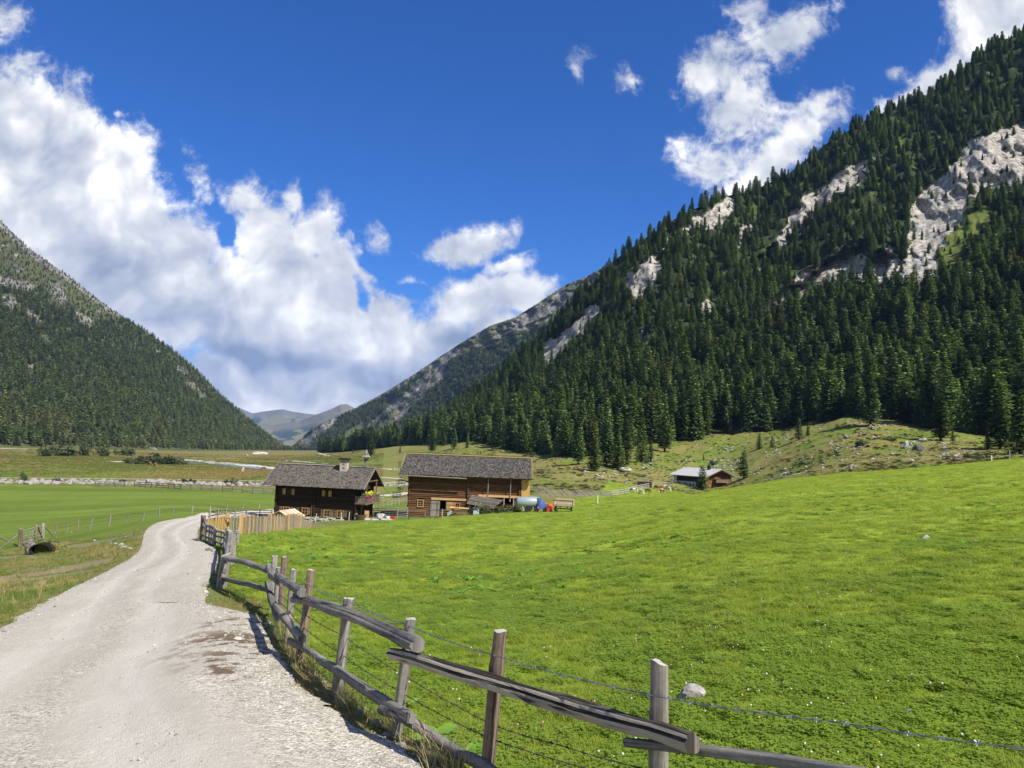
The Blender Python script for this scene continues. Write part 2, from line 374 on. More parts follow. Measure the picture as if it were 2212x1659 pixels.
def grid_mesh(name, V, nu, nv, mat, cols=None, uv=None, smooth=True, kind=None, wrap=False):
    """V: (nv,nu,3)"""
    me = bpy.data.meshes.new(name); V = np.asarray(V, np.float32).reshape(-1, 3)
    iu = np.arange(nu - (0 if wrap else 1)); iv = np.arange(nv - 1); A, B = np.meshgrid(iu, iv)
    A2 = (A + 1) % nu
    q = np.stack([B * nu + A, B * nu + A2, (B + 1) * nu + A2, (B + 1) * nu + A], -1).reshape(-1, 4)
    me.vertices.add(len(V)); me.vertices.foreach_set('co', V.ravel())
    me.loops.add(q.size); me.loops.foreach_set('vertex_index', q.ravel().astype(np.int32))
    me.polygons.add(len(q)); me.polygons.foreach_set('loop_start', np.arange(0, q.size, 4, dtype=np.int32))
    if smooth: me.polygons.foreach_set('use_smooth', np.ones(len(q), bool))
    if cols is not None:
        for nm, c in cols.items():
            c = np.asarray(c, np.float32)
            if c.ndim == 2:
                a = me.attributes.new(nm, 'FLOAT_COLOR', 'POINT'); a.data.foreach_set('color', np.concatenate([c, np.ones((len(c), 1), np.float32)], 1).ravel())
            else:
                a = me.attributes.new(nm, 'FLOAT', 'POINT'); a.data.foreach_set('value', c)
    if uv is not None:
        ul = me.uv_layers.new(name='UVMap'); ul.data.foreach_set('uv', np.asarray(uv, np.float32)[q.ravel()].ravel())
    me.update(calc_edges=True); me.validate()
    if mat: me.materials.append(mat)
    o = bpy.data.objects.new(name, me); COL.objects.link(o)
    if kind: o['kind'] = kind
    return o, q
def thing(name, label, cat, loc=(0, 0, 0), rotz=0.0, group=None):
    o = bpy.data.objects.new(name, None); COL.objects.link(o)
    o.location = V3(loc); o.rotation_euler = (0, 0, rotz); o.empty_display_size = .2
    o['label'] = label; o['category'] = cat
    if group: o['group'] = group
    return o
def tag(o, label, cat, group=None, kind=None):
    if label: o['label'] = label
    if cat: o['category'] = cat
    if group: o['group'] = group
    if kind: o['kind'] = kind
    return o
def dup(root, loc, rotz=0.0, scale=None, label=None, group=None):
    r = root.copy(); COL.objects.link(r); r.location = V3(loc); r.rotation_euler = (0, 0, rotz)
    if scale is not None: r.scale = (scale,) * 3 if isinstance(scale, (int, float)) else scale
    if label: r['label'] = label
    if group: r['group'] = group
    for ch in root.children:
        c = ch.copy(); COL.objects.link(c); c.parent = r
        for g in ch.children:
            d = g.copy(); COL.objects.link(d); d.parent = c
    return r

# ------------------------------------------------------------------ materials
class NT:
    def __init__(s, name):
        s.m = bpy.data.materials.new(name); s.m.use_nodes = True; s.t = s.m.node_tree; s.N = s.t.nodes; s.L = s.t.links
        s.b = s.N['Principled BSDF']; s.out = s.N['Material Output']; s.b.inputs['Specular IOR Level'].default_value = .3
    def set(s, k, v):
        if isinstance(v, (int, float)): s.b.inputs[k].default_value = v
        elif isinstance(v, tuple): s.b.inputs[k].default_value = (*v, 1) if len(v) == 3 else v
        else: s.L.new(v, s.b.inputs[k])
    def node(s, typ, **kw):
        n = s.N.new(typ)
        for k, v in kw.items(): setattr(n, k, v)
        return n
    def coord(s, kind='Object', scale=(1, 1, 1), rot=(0, 0, 0), loc=(0, 0, 0)):
        if kind == 'Geo': src = s.node('ShaderNodeNewGeometry').outputs['Position']
        else: src = s.node('ShaderNodeTexCoord').outputs[kind]
        mp = s.node('ShaderNodeMapping'); mp.inputs['Scale'].default_value = scale; mp.inputs['Rotation'].default_value = rot; mp.inputs['Location'].default_value = loc
        s.L.new(src, mp.inputs[0]); return mp.outputs[0]
    def noise(s, vec, scale, detail=4, rough=.55, dist=0):
        n = s.node('ShaderNodeTexNoise'); n.inputs['Scale'].default_value = scale; n.inputs['Detail'].default_value = detail; n.inputs['Roughness'].default_value = rough; n.inputs['Distortion'].default_value = dist
        if vec is not None: s.L.new(vec, n.inputs['Vector'])
        return n.outputs['Fac']
    def voro(s, vec, scale, feature='F1', out='Distance', rand=1.0):
        n = s.node('ShaderNodeTexVoronoi', feature=feature); n.inputs['Scale'].default_value = scale; n.inputs['Randomness'].default_value = rand
        if vec is not None: s.L.new(vec, n.inputs['Vector'])
        return n.outputs[out]
    def ramp(s, fac, stops):
        n = s.node('ShaderNodeValToRGB'); e = n.color_ramp.elements
        while len(e) < len(stops): e.new(.5)
        for q, (p, c) in zip(e, stops): q.position = p; q.color = (*c, 1) if not isinstance(c, (int, float)) else (c, c, c, 1)
        s.L.new(fac, n.inputs[0]); return n.outputs[0]
    def mix(s, f, a, b, mode='MIX'):
        n = s.node('ShaderNodeMix', data_type='RGBA', blend_type=mode)
        ins = [i for i in n.inputs if i.type == 'RGBA']
        if isinstance(f, (int, float)): n.inputs['Factor'].default_value = f
        else: s.L.new(f, n.inputs['Factor'])
        for x, i in ((a, ins[0]), (b, ins[1])):
            if isinstance(x, tuple): i.default_value = (*x, 1)
            else: s.L.new(x, i)
        return [o for o in n.outputs if o.type == 'RGBA'][0]
    def math(s, op, a, b=0.0, c=0.0, clamp=False):
        n = s.node('ShaderNodeMath', operation=op, use_clamp=clamp)
        for i, x in enumerate((a, b, c)):
            if isinstance(x, (int, float)): n.inputs[i].default_value = x
            else: s.L.new(x, n.inputs[i])
        return n.outputs[0]
    def attr(s, nm, out='Color'):
        n = s.node('ShaderNodeAttribute', attribute_name=nm); return n.outputs[out]
    def rand(s): return s.node('ShaderNodeObjectInfo').outputs['Random']
    def bump(s, h, strength, dist):
        n = s.node('ShaderNodeBump'); n.inputs['Strength'].default_value = strength; n.inputs['Distance'].default_value = dist
        s.L.new(h, n.inputs['Height']); s.L.new(n.outputs[0], s.b.inputs['Normal'])
def simple(name, col, rough=.7, metal=0.0, var=.25, scale=6.0, bump=0.0):
    t = NT(name); n = t.noise(t.coord('Object'), scale, 5)
    t.set('Base Color', t.mix(n, tuple(c * (1 - var) for c in col), tuple(min(1, c * (1 + var)) for c in col)))
    t.set('Roughness', rough); t.set('Metallic', metal)
    if bump: t.bump(n, bump, .02)
    return t.m
def wood(name, dark, light, grain=18.0, rough=.85, bump=.5, crack=0.35, stretch=.06, dist=.01):
    """weathered wood with grain along the length (v of the UV map)"""
    t = NT(name); uv = t.coord('UV', (1, stretch, 1))
    g = t.math('ADD', t.math('MULTIPLY', t.noise(uv, grain, 4, .6, .4), .5), t.math('MULTIPLY', t.noise(t.coord('UV', (1, stretch * .6, 1)), grain * 4.2, 5, .65, .3), .5)); big = t.noise(t.coord('UV', (1, .35, 1)), 2.2, 3)
    r = t.attr('rnd', 'Fac')
    c = t.mix(t.ramp(g, [(.36, 0.0), (.62, 1.0)]), dark, light)
    c = t.mix(t.math('MULTIPLY', t.ramp(big, [(.35, 0.0), (.75, 1.0)]), .5), c, tuple(x * .6 for x in dark))
    k = t.ramp(t.noise(t.coord('UV', (1, stretch * .4, 1)), grain * 2.6, 3), [(.35, 1.0), (.40, 0.0)])
    c = t.mix(t.math('MULTIPLY', k, crack * 1.6, clamp=True), c, tuple(x * .18 for x in dark))
    bl = t.noise(t.coord('UV'), 13, 5, .65); hv = t.node('ShaderNodeHueSaturation'); t.L.new(c, hv.inputs['Color']); t.L.new(t.math('MULTIPLY', t.math('MULTIPLY_ADD', r, .8, .6), t.math('MULTIPLY_ADD', bl, 1.1, .45)), hv.inputs['Value'])
    t.set('Base Color', hv.outputs[0]); t.set('Roughness', rough)
    t.bump(t.math('SUBTRACT', g, t.math('MULTIPLY', k, .8)), bump, dist)
    return t.m

# ------------------------------------------------------------------ scatter instances of hidden patterns as one "stuff" object
def scatter(name, pts, rot, scl, idx, protos, label=None):
    me = bpy.data.meshes.new(name); n = len(pts)
    me.vertices.add(n); me.vertices.foreach_set('co', np.asarray(pts, np.float32).ravel())
    a = me.attributes.new('rot', 'FLOAT_VECTOR', 'POINT'); a.data.foreach_set('vector', np.asarray(rot, np.float32).ravel())
    scl = np.asarray(scl, np.float32)
    if scl.ndim == 1: scl = np.repeat(scl[:, None], 3, 1)
    a = me.attributes.new('scl', 'FLOAT_VECTOR', 'POINT'); a.data.foreach_set('vector', scl.ravel())
    a = me.attributes.new('idx', 'INT', 'POINT'); a.data.foreach_set('value', np.asarray(idx, np.int32))
    me.update()
    o = bpy.data.objects.new(name, me); COL.objects.link(o); o['kind'] = 'stuff'
    if label: o['label'] = label
    pc = bpy.data.collections.new(name + '_kinds')
    for k, p in enumerate(protos):
        p.name = '%s_%02d' % (name + '_kind', k); pc.objects.link(p)
    ng = bpy.data.node_groups.new(name, 'GeometryNodeTree')
    ng.interface.new_socket('Geometry', in_out='INPUT', socket_type='NodeSocketGeometry')
    ng.interface.new_socket('Geometry', in_out='OUTPUT', socket_type='NodeSocketGeometry')
    N = ng.nodes; L = ng.links
    gi = N.new('NodeGroupInput'); go = N.new('NodeGroupOutput')
    ip = N.new('GeometryNodeInstanceOnPoints'); ci = N.new('GeometryNodeCollectionInfo')
    ci.inputs['Collection'].default_value = pc; ci.inputs['Separate Children'].default_value = True; ci.inputs['Reset Children'].default_value = True
    ip.inputs['Pick Instance'].default_value = True
    def na(nm, dt):
        q = N.new('GeometryNodeInputNamedAttribute'); q.data_type = dt; q.inputs['Name'].default_value = nm; return q.outputs['Attribute']
    er = N.new('FunctionNodeEulerToRotation'); L.new(na('rot', 'FLOAT_VECTOR'), er.inputs[0])
    L.new(gi.outputs[0], ip.inputs['Points']); L.new(ci.outputs[0], ip.inputs['Instance'])
    L.new(na('idx', 'INT'), ip.inputs['Instance Index']); L.new(er.outputs[0], ip.inputs['Rotation']); L.new(na('scl', 'FLOAT_VECTOR'), ip.inputs['Scale'])
    L.new(ip.outputs[0], go.inputs[0])
    md = o.modifiers.new('scatter', 'NODES'); md.node_group = ng
    return o
def raw_mesh(name, V, Fq, mat, rnd=None, smooth=False, nrm=None):
    me = bpy.data.meshes.new(name); V = np.asarray(V, np.float32); Fq = np.asarray(Fq, np.int32); k = Fq.shape[1]
    me.vertices.add(len(V)); me.vertices.foreach_set('co', V.ravel()); me.loops.add(Fq.size); me.loops.foreach_set('vertex_index', Fq.ravel())
    me.polygons.add(len(Fq)); me.polygons.foreach_set('loop_start', np.arange(0, Fq.size, k, dtype=np.int32))
    if smooth: me.polygons.foreach_set('use_smooth', np.ones(len(Fq), bool))
    if rnd is not None:
        a = me.attributes.new('rnd', 'FLOAT', 'POINT'); a.data.foreach_set('value', np.asarray(rnd, np.float32))
    me.update(calc_edges=True); me.materials.append(mat)
    return bpy.data.objects.new(name, me)

# ------------------------------------------------------------------ ground
ROAD_D = [((0, 1360), (614, 1440)), ((52, 1330), (574, 1376)), ((100, 1302), (548, 1332)), ((150, 1275), (452, 1314)), ((200, 1251), (446, 1284)), ((240, 1231), (452, 1252)),
          ((270, 1215), (468, 1224)), ((295, 1196), (473, 1204)), ((306, 1178), (462, 1186)), ((314, 1150), (432, 1167)), ((335, 1132), (427, 1151)), ((372, 1122), (433, 1138)),
          ((415, 1115), (450, 1128)), ((470, 1109), (500, 1119)), ((530, 1104), (545, 1114)), ((590, 1100), (592, 1109)), ((650, 1095), (640, 1104))]
ROAD = [((-2.6, -14), (4.4, -14)), ((-5.0, 0), (1.4, 0)), ((-6.1, 4.4), tuple(G(925, 1680)[:2])), ((-7.0, 6.9), tuple(G(767, 1572)[:2])), ((-8.0, 10.0), tuple(G(658, 1495)[:2]))]
ROAD += [(tuple(G(*a)[:2]), tuple(G(*b)[:2])) for a, b in ROAD_D]
ROAD_L = np.array([a for a, b in ROAD]); ROAD_R = np.array([b for a, b in ROAD])
def catmull(P, t):
    P = np.asarray(P, float); n = len(P); t = np.clip(t, 0, n - 1 - 1e-6); i = t.astype(int); f = (t - i)[:, None]
    p0 = P[np.maximum(i - 1, 0)]; p1 = P[i]; p2 = P[np.minimum(i + 1, n - 1)]; p3 = P[np.minimum(i + 2, n - 1)]
    return .5 * (2 * p1 + (p2 - p0) * f + (2 * p0 - 5 * p1 + 4 * p2 - p3) * f ** 2 + (3 * p1 - p0 - 3 * p2 + p3) * f ** 3)
_t = np.linspace(0, len(ROAD) - 1, (len(ROAD) - 1) * 5 + 1); ROAD_LS = catmull(ROAD_L, _t); ROAD_RS = catmull(ROAD_R, _t)
ROAD_POLY = np.concatenate([ROAD_LS, ROAD_RS[::-1]])
FENCE_XY = [(1.6, 0), (1.0, 5)] + [tuple(G(*q)[:2]) for q in ((745, 1500), (655, 1436), (605, 1400))] + [tuple(G(479, 1268)[:2])]
def road_mask(x, y, grow=0.0):
    ins = inpoly(x, y, ROAD_POLY); d = np.minimum(polydist(x, y, ROAD_LS), polydist(x, y, ROAD_RS))
    sd = np.where(ins, -d, d)
    return sd - grow                       # negative inside
MX = [(-20, 3.5), (0, 1.5), (5, .9), (6, -.3), (7.6, -1.4), (9.2, -2.2), (10.5, -2.9), (13.5, -4.1), (17, -6.2), (24, -8.7), (32, -11.8), (44, -17.5), (52, -19.2), (58, -15), (100, -22), (108, -22), (109, -2), (150, 15), (400, 60)]
def meadow_x(y): return np.interp(y, [a for a, b in MX], [b for a, b in MX])
WIRE_D = [(224, 1160), (265, 1151), (310, 1146), (357, 1136), (432, 1128), (503, 1118), (565, 1112), (628, 1103.5), (683, 1099)]
def region(x, y, dx, dy):
    """0 valley, 1 meadow, 2 roadside bank, 3 far field, 4 stony pasture"""
    r = np.zeros(np.shape(x), int); R = np.hypot(x, y); ph = np.arctan2(x, y)
    r[(R > 150) & (ph > -.16)] = 4
    wob = 6 * fbm(x / 30, y / 30, 2, 40)
    crest = np.interp(ph, [-.4, -.15, 0, .1, .25, .45, .7], [60, 92, 120, 165, 185, 152, 140])
    far_r = np.interp(ph, [-.4, 0, .08, .17, .22, .3], [60, 110, 235, 250, 230, 150])
    m = (x > meadow_x(y)) & (R < np.maximum(crest, far_r) + wob) & (np.abs(ph) < 1.9)
    r[m] = 1
    WL = np.array([G(*q)[:2] for q in WIRE_D]) if not hasattr(region, 'w') else region.w
    region.w = WL
    wl = np.concatenate([[(-60, 20)], [G(-300, 1200)[:2], G(-60, 1200)[:2], G(110, 1172)[:2]], WL, [(-30, 125)]])
    xw = np.interp(y, wl[:, 1], wl[:, 0])
    lf = (R > 25) & (x < np.where(y < 60, 0, -18)) & (ph < -.15)
    left_of_wire = inpoly(x, y, np.concatenate([wl, [(-20, 188), (-700, 205), (-700, 20)]]))
    r[left_of_wire & (r != 1)] = 3
    bank = (~left_of_wire) & (r == 0) & (R < 130) & (x <= meadow_x(y))
    r[bank] = 2
    return r
REG_COL = {0: (.160, .155, .045), 1: (.235, .310, .036), 2: (.185, .185, .055), 3: (.118, .165, .026), 4: (.165, .170, .045)}
def build_ground():
    inner = np.radians(np.linspace(-39, 39, 680)); outl = np.radians(np.linspace(-180, -39, 60, endpoint=False)); outr = np.radians(np.linspace(39, 180, 60))[1:-1]
    ph = np.concatenate([outl, inner, outr]); rr = np.concatenate([np.geomspace(1.2, 500, 560), np.geomspace(510, 11500, 110)])
    PH, RR = np.meshgrid(ph, rr); X = RR * np.sin(PH); Y = RR * np.cos(PH); Z = H(X, Y)
    near = RR < 140
    sdist = np.full(X.shape, 9.0); sdist[near] = road_mask(X[near], Y[near])
    Z = Z - .10 * sm(-sdist, .05, .32)
    dx, dy = proj(np.stack([X, Y, Z], -1))
    reg = region(X.ravel(), Y.ravel(), dx.ravel(), dy.ravel()).reshape(X.shape)
    C = np.zeros(X.shape + (3,))
    for k, c in REG_COL.items(): C[reg == k] = c
    n1 = fbm(X / 14, Y / 14, 4, 21); n2 = fbm(X / 60, Y / 160, 3, 31); n3 = fbm(X / 3, Y / 3, 3, 12)
    # valley: brown sedge against green
    v = (reg == 0); n5 = fbm(X / 26, Y / 70, 4, 131); w = np.clip(.5 + 1.5 * n2 + 1.1 * n5 + .4 * n1, 0, 1)[..., None]
    C = np.where(v[..., None], (1 - w) * np.array([.215, .165, .055]) + w * np.array([.120, .175, .028]), C)
    far_r = sm(RR, 350, 800)[..., None]; C = np.where(v[..., None], C * (1 - far_r) + far_r * (np.array([.20, .165, .06]) * (1 - .35 * w) + .35 * w * np.array([.12, .16, .04])), C)
    wet = (reg == 0) & (RR < 330); w2 = (sm(RR, 215, 235) * (1 - sm(RR, 260, 330)) * .6)[..., None]
    C = np.where(wet[..., None], C * (1 - w2) + w2 * np.array([.11, .18, .025]), C)
    s4 = (reg == 4); w = np.clip(.5 + 1.2 * n1 + .5 * n3, 0, 1)[..., None]
    C = np.where(s4[..., None], (1 - w) * np.array([.21, .19, .065]) + w * np.array([.135, .185, .03]), C)
    b = (reg == 2); w = np.clip(.5 + 1.0 * n3 + .6 * n1, 0, 1)[..., None]
    C = np.where(b[..., None], (1 - w) * np.array([.22, .175, .075]) + w * np.array([.10, .155, .03]), C)
    mw = (reg == 1) | (reg == 3)
    C = np.where(mw[..., None], C * (1 + .14 * n1 + .07 * n3)[..., None], C)
    bands = fbm(X / 120 + Y / 300, Y / 9, 3, 141); C = np.where((reg == 3)[..., None], C * (1 + .30 * bands)[..., None], C)
    yel = (sm(fbm(X / 9, Y / 5, 3, 77), .18, .5) * (reg == 1) * sm(np.arctan2(X, Y), .2, .5) * sm(RR, 15, 40))[..., None]
    C = C * (1 - .55 * yel) + .55 * yel * np.array([.24, .24, .06])
    # trodden, stony bits beside the road and worn margins
    e = .7 * sm(.55 - np.abs(sdist - .0) + .4 * n3, .2, .8)[..., None] * (near & (sdist > -.3))[..., None]
    C = C * (1 - .6 * e) + .6 * e * np.array([.27, .24, .17])
    bare = (sm(fbm(X / 4, Y / 1.6, 4, 55), .22, .42) * (reg == 2) * (RR > 18) * (X < -10))[..., None]
    C = C * (1 - .35 * bare) + .35 * bare * np.array([.25, .22, .18])
    t = NT('meadow_ground'); col = t.attr('Col'); g = t.coord('Geo')
    f = t.noise(g, 9.0, 5, .65); f2 = t.noise(g, 1.1, 4); f3 = t.noise(g, 45, 3, .7); f4 = t.noise(g, .35, 4, .6)
    hv = t.node('ShaderNodeHueSaturation'); t.L.new(col, hv.inputs['Color'])
    t.L.new(t.math('ADD', t.math('MULTIPLY', f, .95), t.math('ADD', t.math('MULTIPLY', f2, .45), t.math('ADD', t.math('MULTIPLY', f3, .45), t.math('MULTIPLY_ADD', f4, .5, -.18)))), hv.inputs['Value'])
    t.set('Base Color', hv.outputs[0]); t.set('Roughness', .95); t.set('Specular IOR Level', .08)
    t.bump(t.math('ADD', f, t.math('ADD', t.math('MULTIPLY', f2, 1.5), t.math('MULTIPLY', f3, .4))), .55, .06)
    o, q = grid_mesh('ground', np.stack([X, Y, Z], -1), len(ph), len(rr), t.m, {'Col': C.reshape(-1, 3)}, kind='structure', wrap=True)
    o['label'] = 'grassy valley floor and meadow slopes'
build_ground()

def build_road():
    n = len(ROAD); tt = np.linspace(0, n - 1, 620); Lp = catmull(ROAD_L, tt); Rp = catmull(ROAD_R, tt)
    mid = (Lp + Rp) / 2; ln = np.concatenate([[0], np.cumsum(np.hypot(*np.diff(mid, axis=0).T))])
    s = np.linspace(0, 1, 90)
    dd = (Rp - Lp); wd = np.hypot(dd[:, 0], dd[:, 1])
    eL = -.10 - .30 * fbm(ln * .9, ln * 0 + 3.3, 4, 61) + .1 * fbm(ln * 5, ln * 0 + 1, 2, 63); eR = .02 + .12 * fbm(ln * .9, ln * 0 + 8.3, 4, 62) + .08 * fbm(ln * 5, ln * 0 + 1, 2, 64)
    eL = np.minimum(eL, .02); eR = np.maximum(eR, -.03); sL = eL / wd; sR = 1 + eR / wd
    S = sL[:, None] + (sR - sL)[:, None] * s[None]
    X = Lp[:, 0][:, None] + dd[:, 0][:, None] * S; Y = Lp[:, 1][:, None] + dd[:, 1][:, None] * S
    off = np.minimum(S, 1 - S) * wd[:, None]
    Z = H(X, Y) + .014
    tr = np.exp(-((S - .33 - .03 * np.sin(ln / 7)[:, None]) / .075) ** 2) + np.exp(-((S - .66 - .03 * np.sin(ln / 7)[:, None]) / .075) ** 2)
    Z = Z - .02 * tr * sm(wd, 3, 4)[:, None] + .010 * fbm(X * 1.3, Y * 1.3, 3, 71) + .006 * fbm(X * 9, Y * 9, 2, 72)
    t = NT('gravel_road'); g = t.coord('Geo'); uv = t.coord('UV')
    vcol = t.voro(g, 34, out='Color'); vd = t.voro(g, 34); vcol2 = t.voro(g, 85, out='Color'); vd2 = t.voro(g, 85)
    sepc = t.node('ShaderNodeSeparateColor'); t.L.new(vcol, sepc.inputs[0]); sep2 = t.node('ShaderNodeSeparateColor'); t.L.new(vcol2, sep2.inputs[0])
    stone = t.ramp(t.math('ADD', t.math('MULTIPLY', sepc.outputs[0], .6), t.math('MULTIPLY', sep2.outputs[0], .4)), [(.1, (.23, .205, .165)), (.45, (.45, .415, .345)), (.8, (.60, .56, .48)), (.97, (.74, .715, .66))])
    fine = t.ramp(t.noise(g, 60, 4, .7), [(.3, (.40, .37, .305)), (.7, (.545, .51, .435))])
    streak = t.noise(t.coord('UV', (9, .28, 1)), 1.6, 5, .6, .6)
    patch = t.noise(g, .9, 4, .6)
    loose = t.ramp(t.math('ADD', t.math('MULTIPLY', streak, .35), t.math('MULTIPLY', patch, .7)), [(.44, 0.0), (.60, 1.0)])
    k = t.attr('loose', 'Fac')
    loose = t.math('ADD', t.math('MULTIPLY', loose, .7), k, clamp=True)
    c = t.mix(loose, fine, stone)
    hv = t.node('ShaderNodeHueSaturation'); t.L.new(c, hv.inputs['Color']); t.L.new(t.math('ADD', t.math('MULTIPLY', streak, .35), t.math('MULTIPLY_ADD', patch, .5, .58)), hv.inputs['Value'])
    brown = t.math('MULTIPLY', t.attr('dung', 'Fac'), t.ramp(t.noise(t.coord('Geo'), 3.2, 5, .65), [(.49, 0.0), (.56, 1.0)]))
    trk = t.attr('track', 'Fac'); cc = t.mix(t.math('MULTIPLY', trk, t.math('MULTIPLY_ADD', streak, 1.0, .05), clamp=True), hv.outputs[0], (.585, .56, .50))
    t.set('Base Color', t.mix(brown, cc, (.16, .115, .075))); t.set('Roughness', .95); t.set('Specular IOR Level', .15)
    hgt = t.math('ADD', t.math('MULTIPLY', t.math('SUBTRACT', .6, vd), loose), t.math('ADD', t.math('MULTIPLY', t.math('SUBTRACT', .5, vd2), .5), t.math('MULTIPLY', t.noise(g, 14, 4), .8)))
    t.bump(hgt, .8, .025)
    edge = 1 - sm(off, .1, .7)
    center = np.exp(-((S - .5) / .06) ** 2)
    loo = np.clip(.75 * edge + .55 * center + .5 * sm(S, .74, .86) * (1 - sm(Y, 14, 16)) - .6 * np.clip(tr, 0, 1), -.8, 1)
    dp = [G(520, 1350), G(500, 1420), G(545, 1395)]
    dung = np.zeros(X.shape)
    for (qx, qy, rr) in ((490, 1385, 1.1), (520, 1420, .9), (515, 1350, .8), (465, 1435, .5), (500, 1455, .4)):
        c0 = G(qx, qy); dung = np.maximum(dung, 1 - sm(np.hypot(X - c0[0], (Y - c0[1]) * .8), .2, rr))
    uvs = np.stack([S, np.repeat(ln[:, None], len(s), 1)], -1).reshape(-1, 2)
    o, q = grid_mesh('road', np.stack([X, Y, Z], -1), len(s), len(tt), t.m, {'loose': loo.ravel(), 'dung': dung.ravel(), 'track': np.clip(tr + .5 * np.exp(-((S - .49) / .03) ** 2) * 0, 0, 1).ravel()}, uv=uvs, kind='structure')
    o['label'] = 'pale gravel farm road curving down the valley'
build_road()

def build_mountain(name, label, toe, crest, du, nv, amp, rock_fn, mat, back=1.25, p=1.0, ext=(0.0,), seed=0, fine=1.0, sink=.04):
    toe = np.array(toe, float); crest = np.array(crest, float)
    u0 = min(toe[0, 0], crest[0, 0]); u1 = max(toe[-1, 0], crest[-1, 0]); us = np.arange(u0, u1 + du, du)
    ty = np.interp(us, toe[:, 0], toe[:, 1]); tY = np.interp(us, toe[:, 0], toe[:, 2]); cy = np.interp(us, crest[:, 0], crest[:, 1]); cY = np.interp(us, crest[:, 0], crest[:, 2])
    vs = np.concatenate([[-sink * 2, -sink], np.linspace(0, 1, nv), 1 + np.array([.015, .04, .09, .2, .5])])
    U, Vv = np.meshgrid(us, vs); dy = ty + (cy - ty) * np.minimum(Vv, 1); Yd = tY + (cY - tY) * np.abs(np.minimum(Vv, 1)) ** p * np.sign(Vv)
    nz = fbm(U / 160 + seed, dy / 160, 4, 90 + seed) + .35 * fbm(U / 28, dy / 28, 3, 95 + seed)
    env = sm(Vv, 0, .12)
    rk = rock_fn(U, dy, Vv)
    rid = .5 - np.abs(fbm((U + dy) / 60, (dy - U) / 16, 4, 99 + seed)) * 1.4 + .35 * fbm((U + dy) / 14, (dy - U) / 5, 3, 97 + seed)
    if 'deep' in rk: Yd = Yd * (1 + .05 * rk['deep'])
    Yd = Yd * (1 + amp * nz * env - amp * .09 * fine * rk['rock'] * rid + amp * .16 * rk['rock'])
    P = at(U, dy, Yd)
    ov = np.maximum(Vv - 1, 0); P[..., 2] -= ov * (cY * .9)[None] * .6; d = P[..., :2] / np.hypot(P[..., 0], P[..., 1])[..., None]; P[..., :2] += d * (ov * cY[None] * 1.0)[..., None]
    o, q = grid_mesh(name, P, len(us), len(vs), mat, {'Col': rk['col'].reshape(-1, 3), 'rock': rk['rock'].ravel()}, kind='structure')
    o['label'] = label
    return o, P, U, dy, Vv, rk
def mountain_mat(name, rockcol=(.42, .39, .36), s=1.0):
    t = NT(name); g = t.coord('Geo'); col = t.attr('Col'); rk = t.attr('rock', 'Fac')
    n1 = t.noise(g, .035 * s, 6, .6); n2 = t.noise(g, .25 * s, 6, .65); n3 = t.math('ADD', t.math('MULTIPLY', t.noise(t.coord('Geo', (1, 1, .30), (.5, .2, .6)), .11 * s, 8, .72, .8), .62), t.math('MULTIPLY', t.noise(t.coord('Geo', (.35, .35, 1.6), (.5, -.5, .2)), .22 * s, 6, .7, 1.2), .38))
    cr = t.ramp(n3, [(.40, tuple(c * .10 for c in rockcol)), (.455, tuple(c * .55 for c in rockcol)), (.52, tuple(c * .9 for c in rockcol)), (.62, tuple(min(1, c * 1.35) for c in rockcol))])
    hv = t.node('ShaderNodeHueSaturation'); t.L.new(col, hv.inputs['Color']); t.L.new(t.math('ADD', n1, n2), hv.inputs['Value'])
    m = t.ramp(t.math('ADD', rk, t.math('MULTIPLY_ADD', t.math('ADD', n2, n1), .75, -.78)), [(.40, 0.0), (.55, 1.0)])
    t.set('Base Color', t.mix(m, hv.outputs[0], cr)); t.set('Roughness', .95); t.set('Specular IOR Level', .1)
    t.bump(t.math('ADD', n3, t.math('MULTIPLY', n2, .5)), .9, 3.0 / s)
    return t.m
def ell(U, dy, lst):
    m = np.zeros(U.shape)
    for (cx, cy, rx, ry, an) in lst:
        a = math.radians(an); x = (U - cx) * math.cos(a) + (dy - cy) * math.sin(a); y = -(U - cx) * math.sin(a) + (dy - cy) * math.cos(a)
        m = np.maximum(m, 1 - sm(np.hypot(x / rx, y / ry), .75, 1.15))
    return m
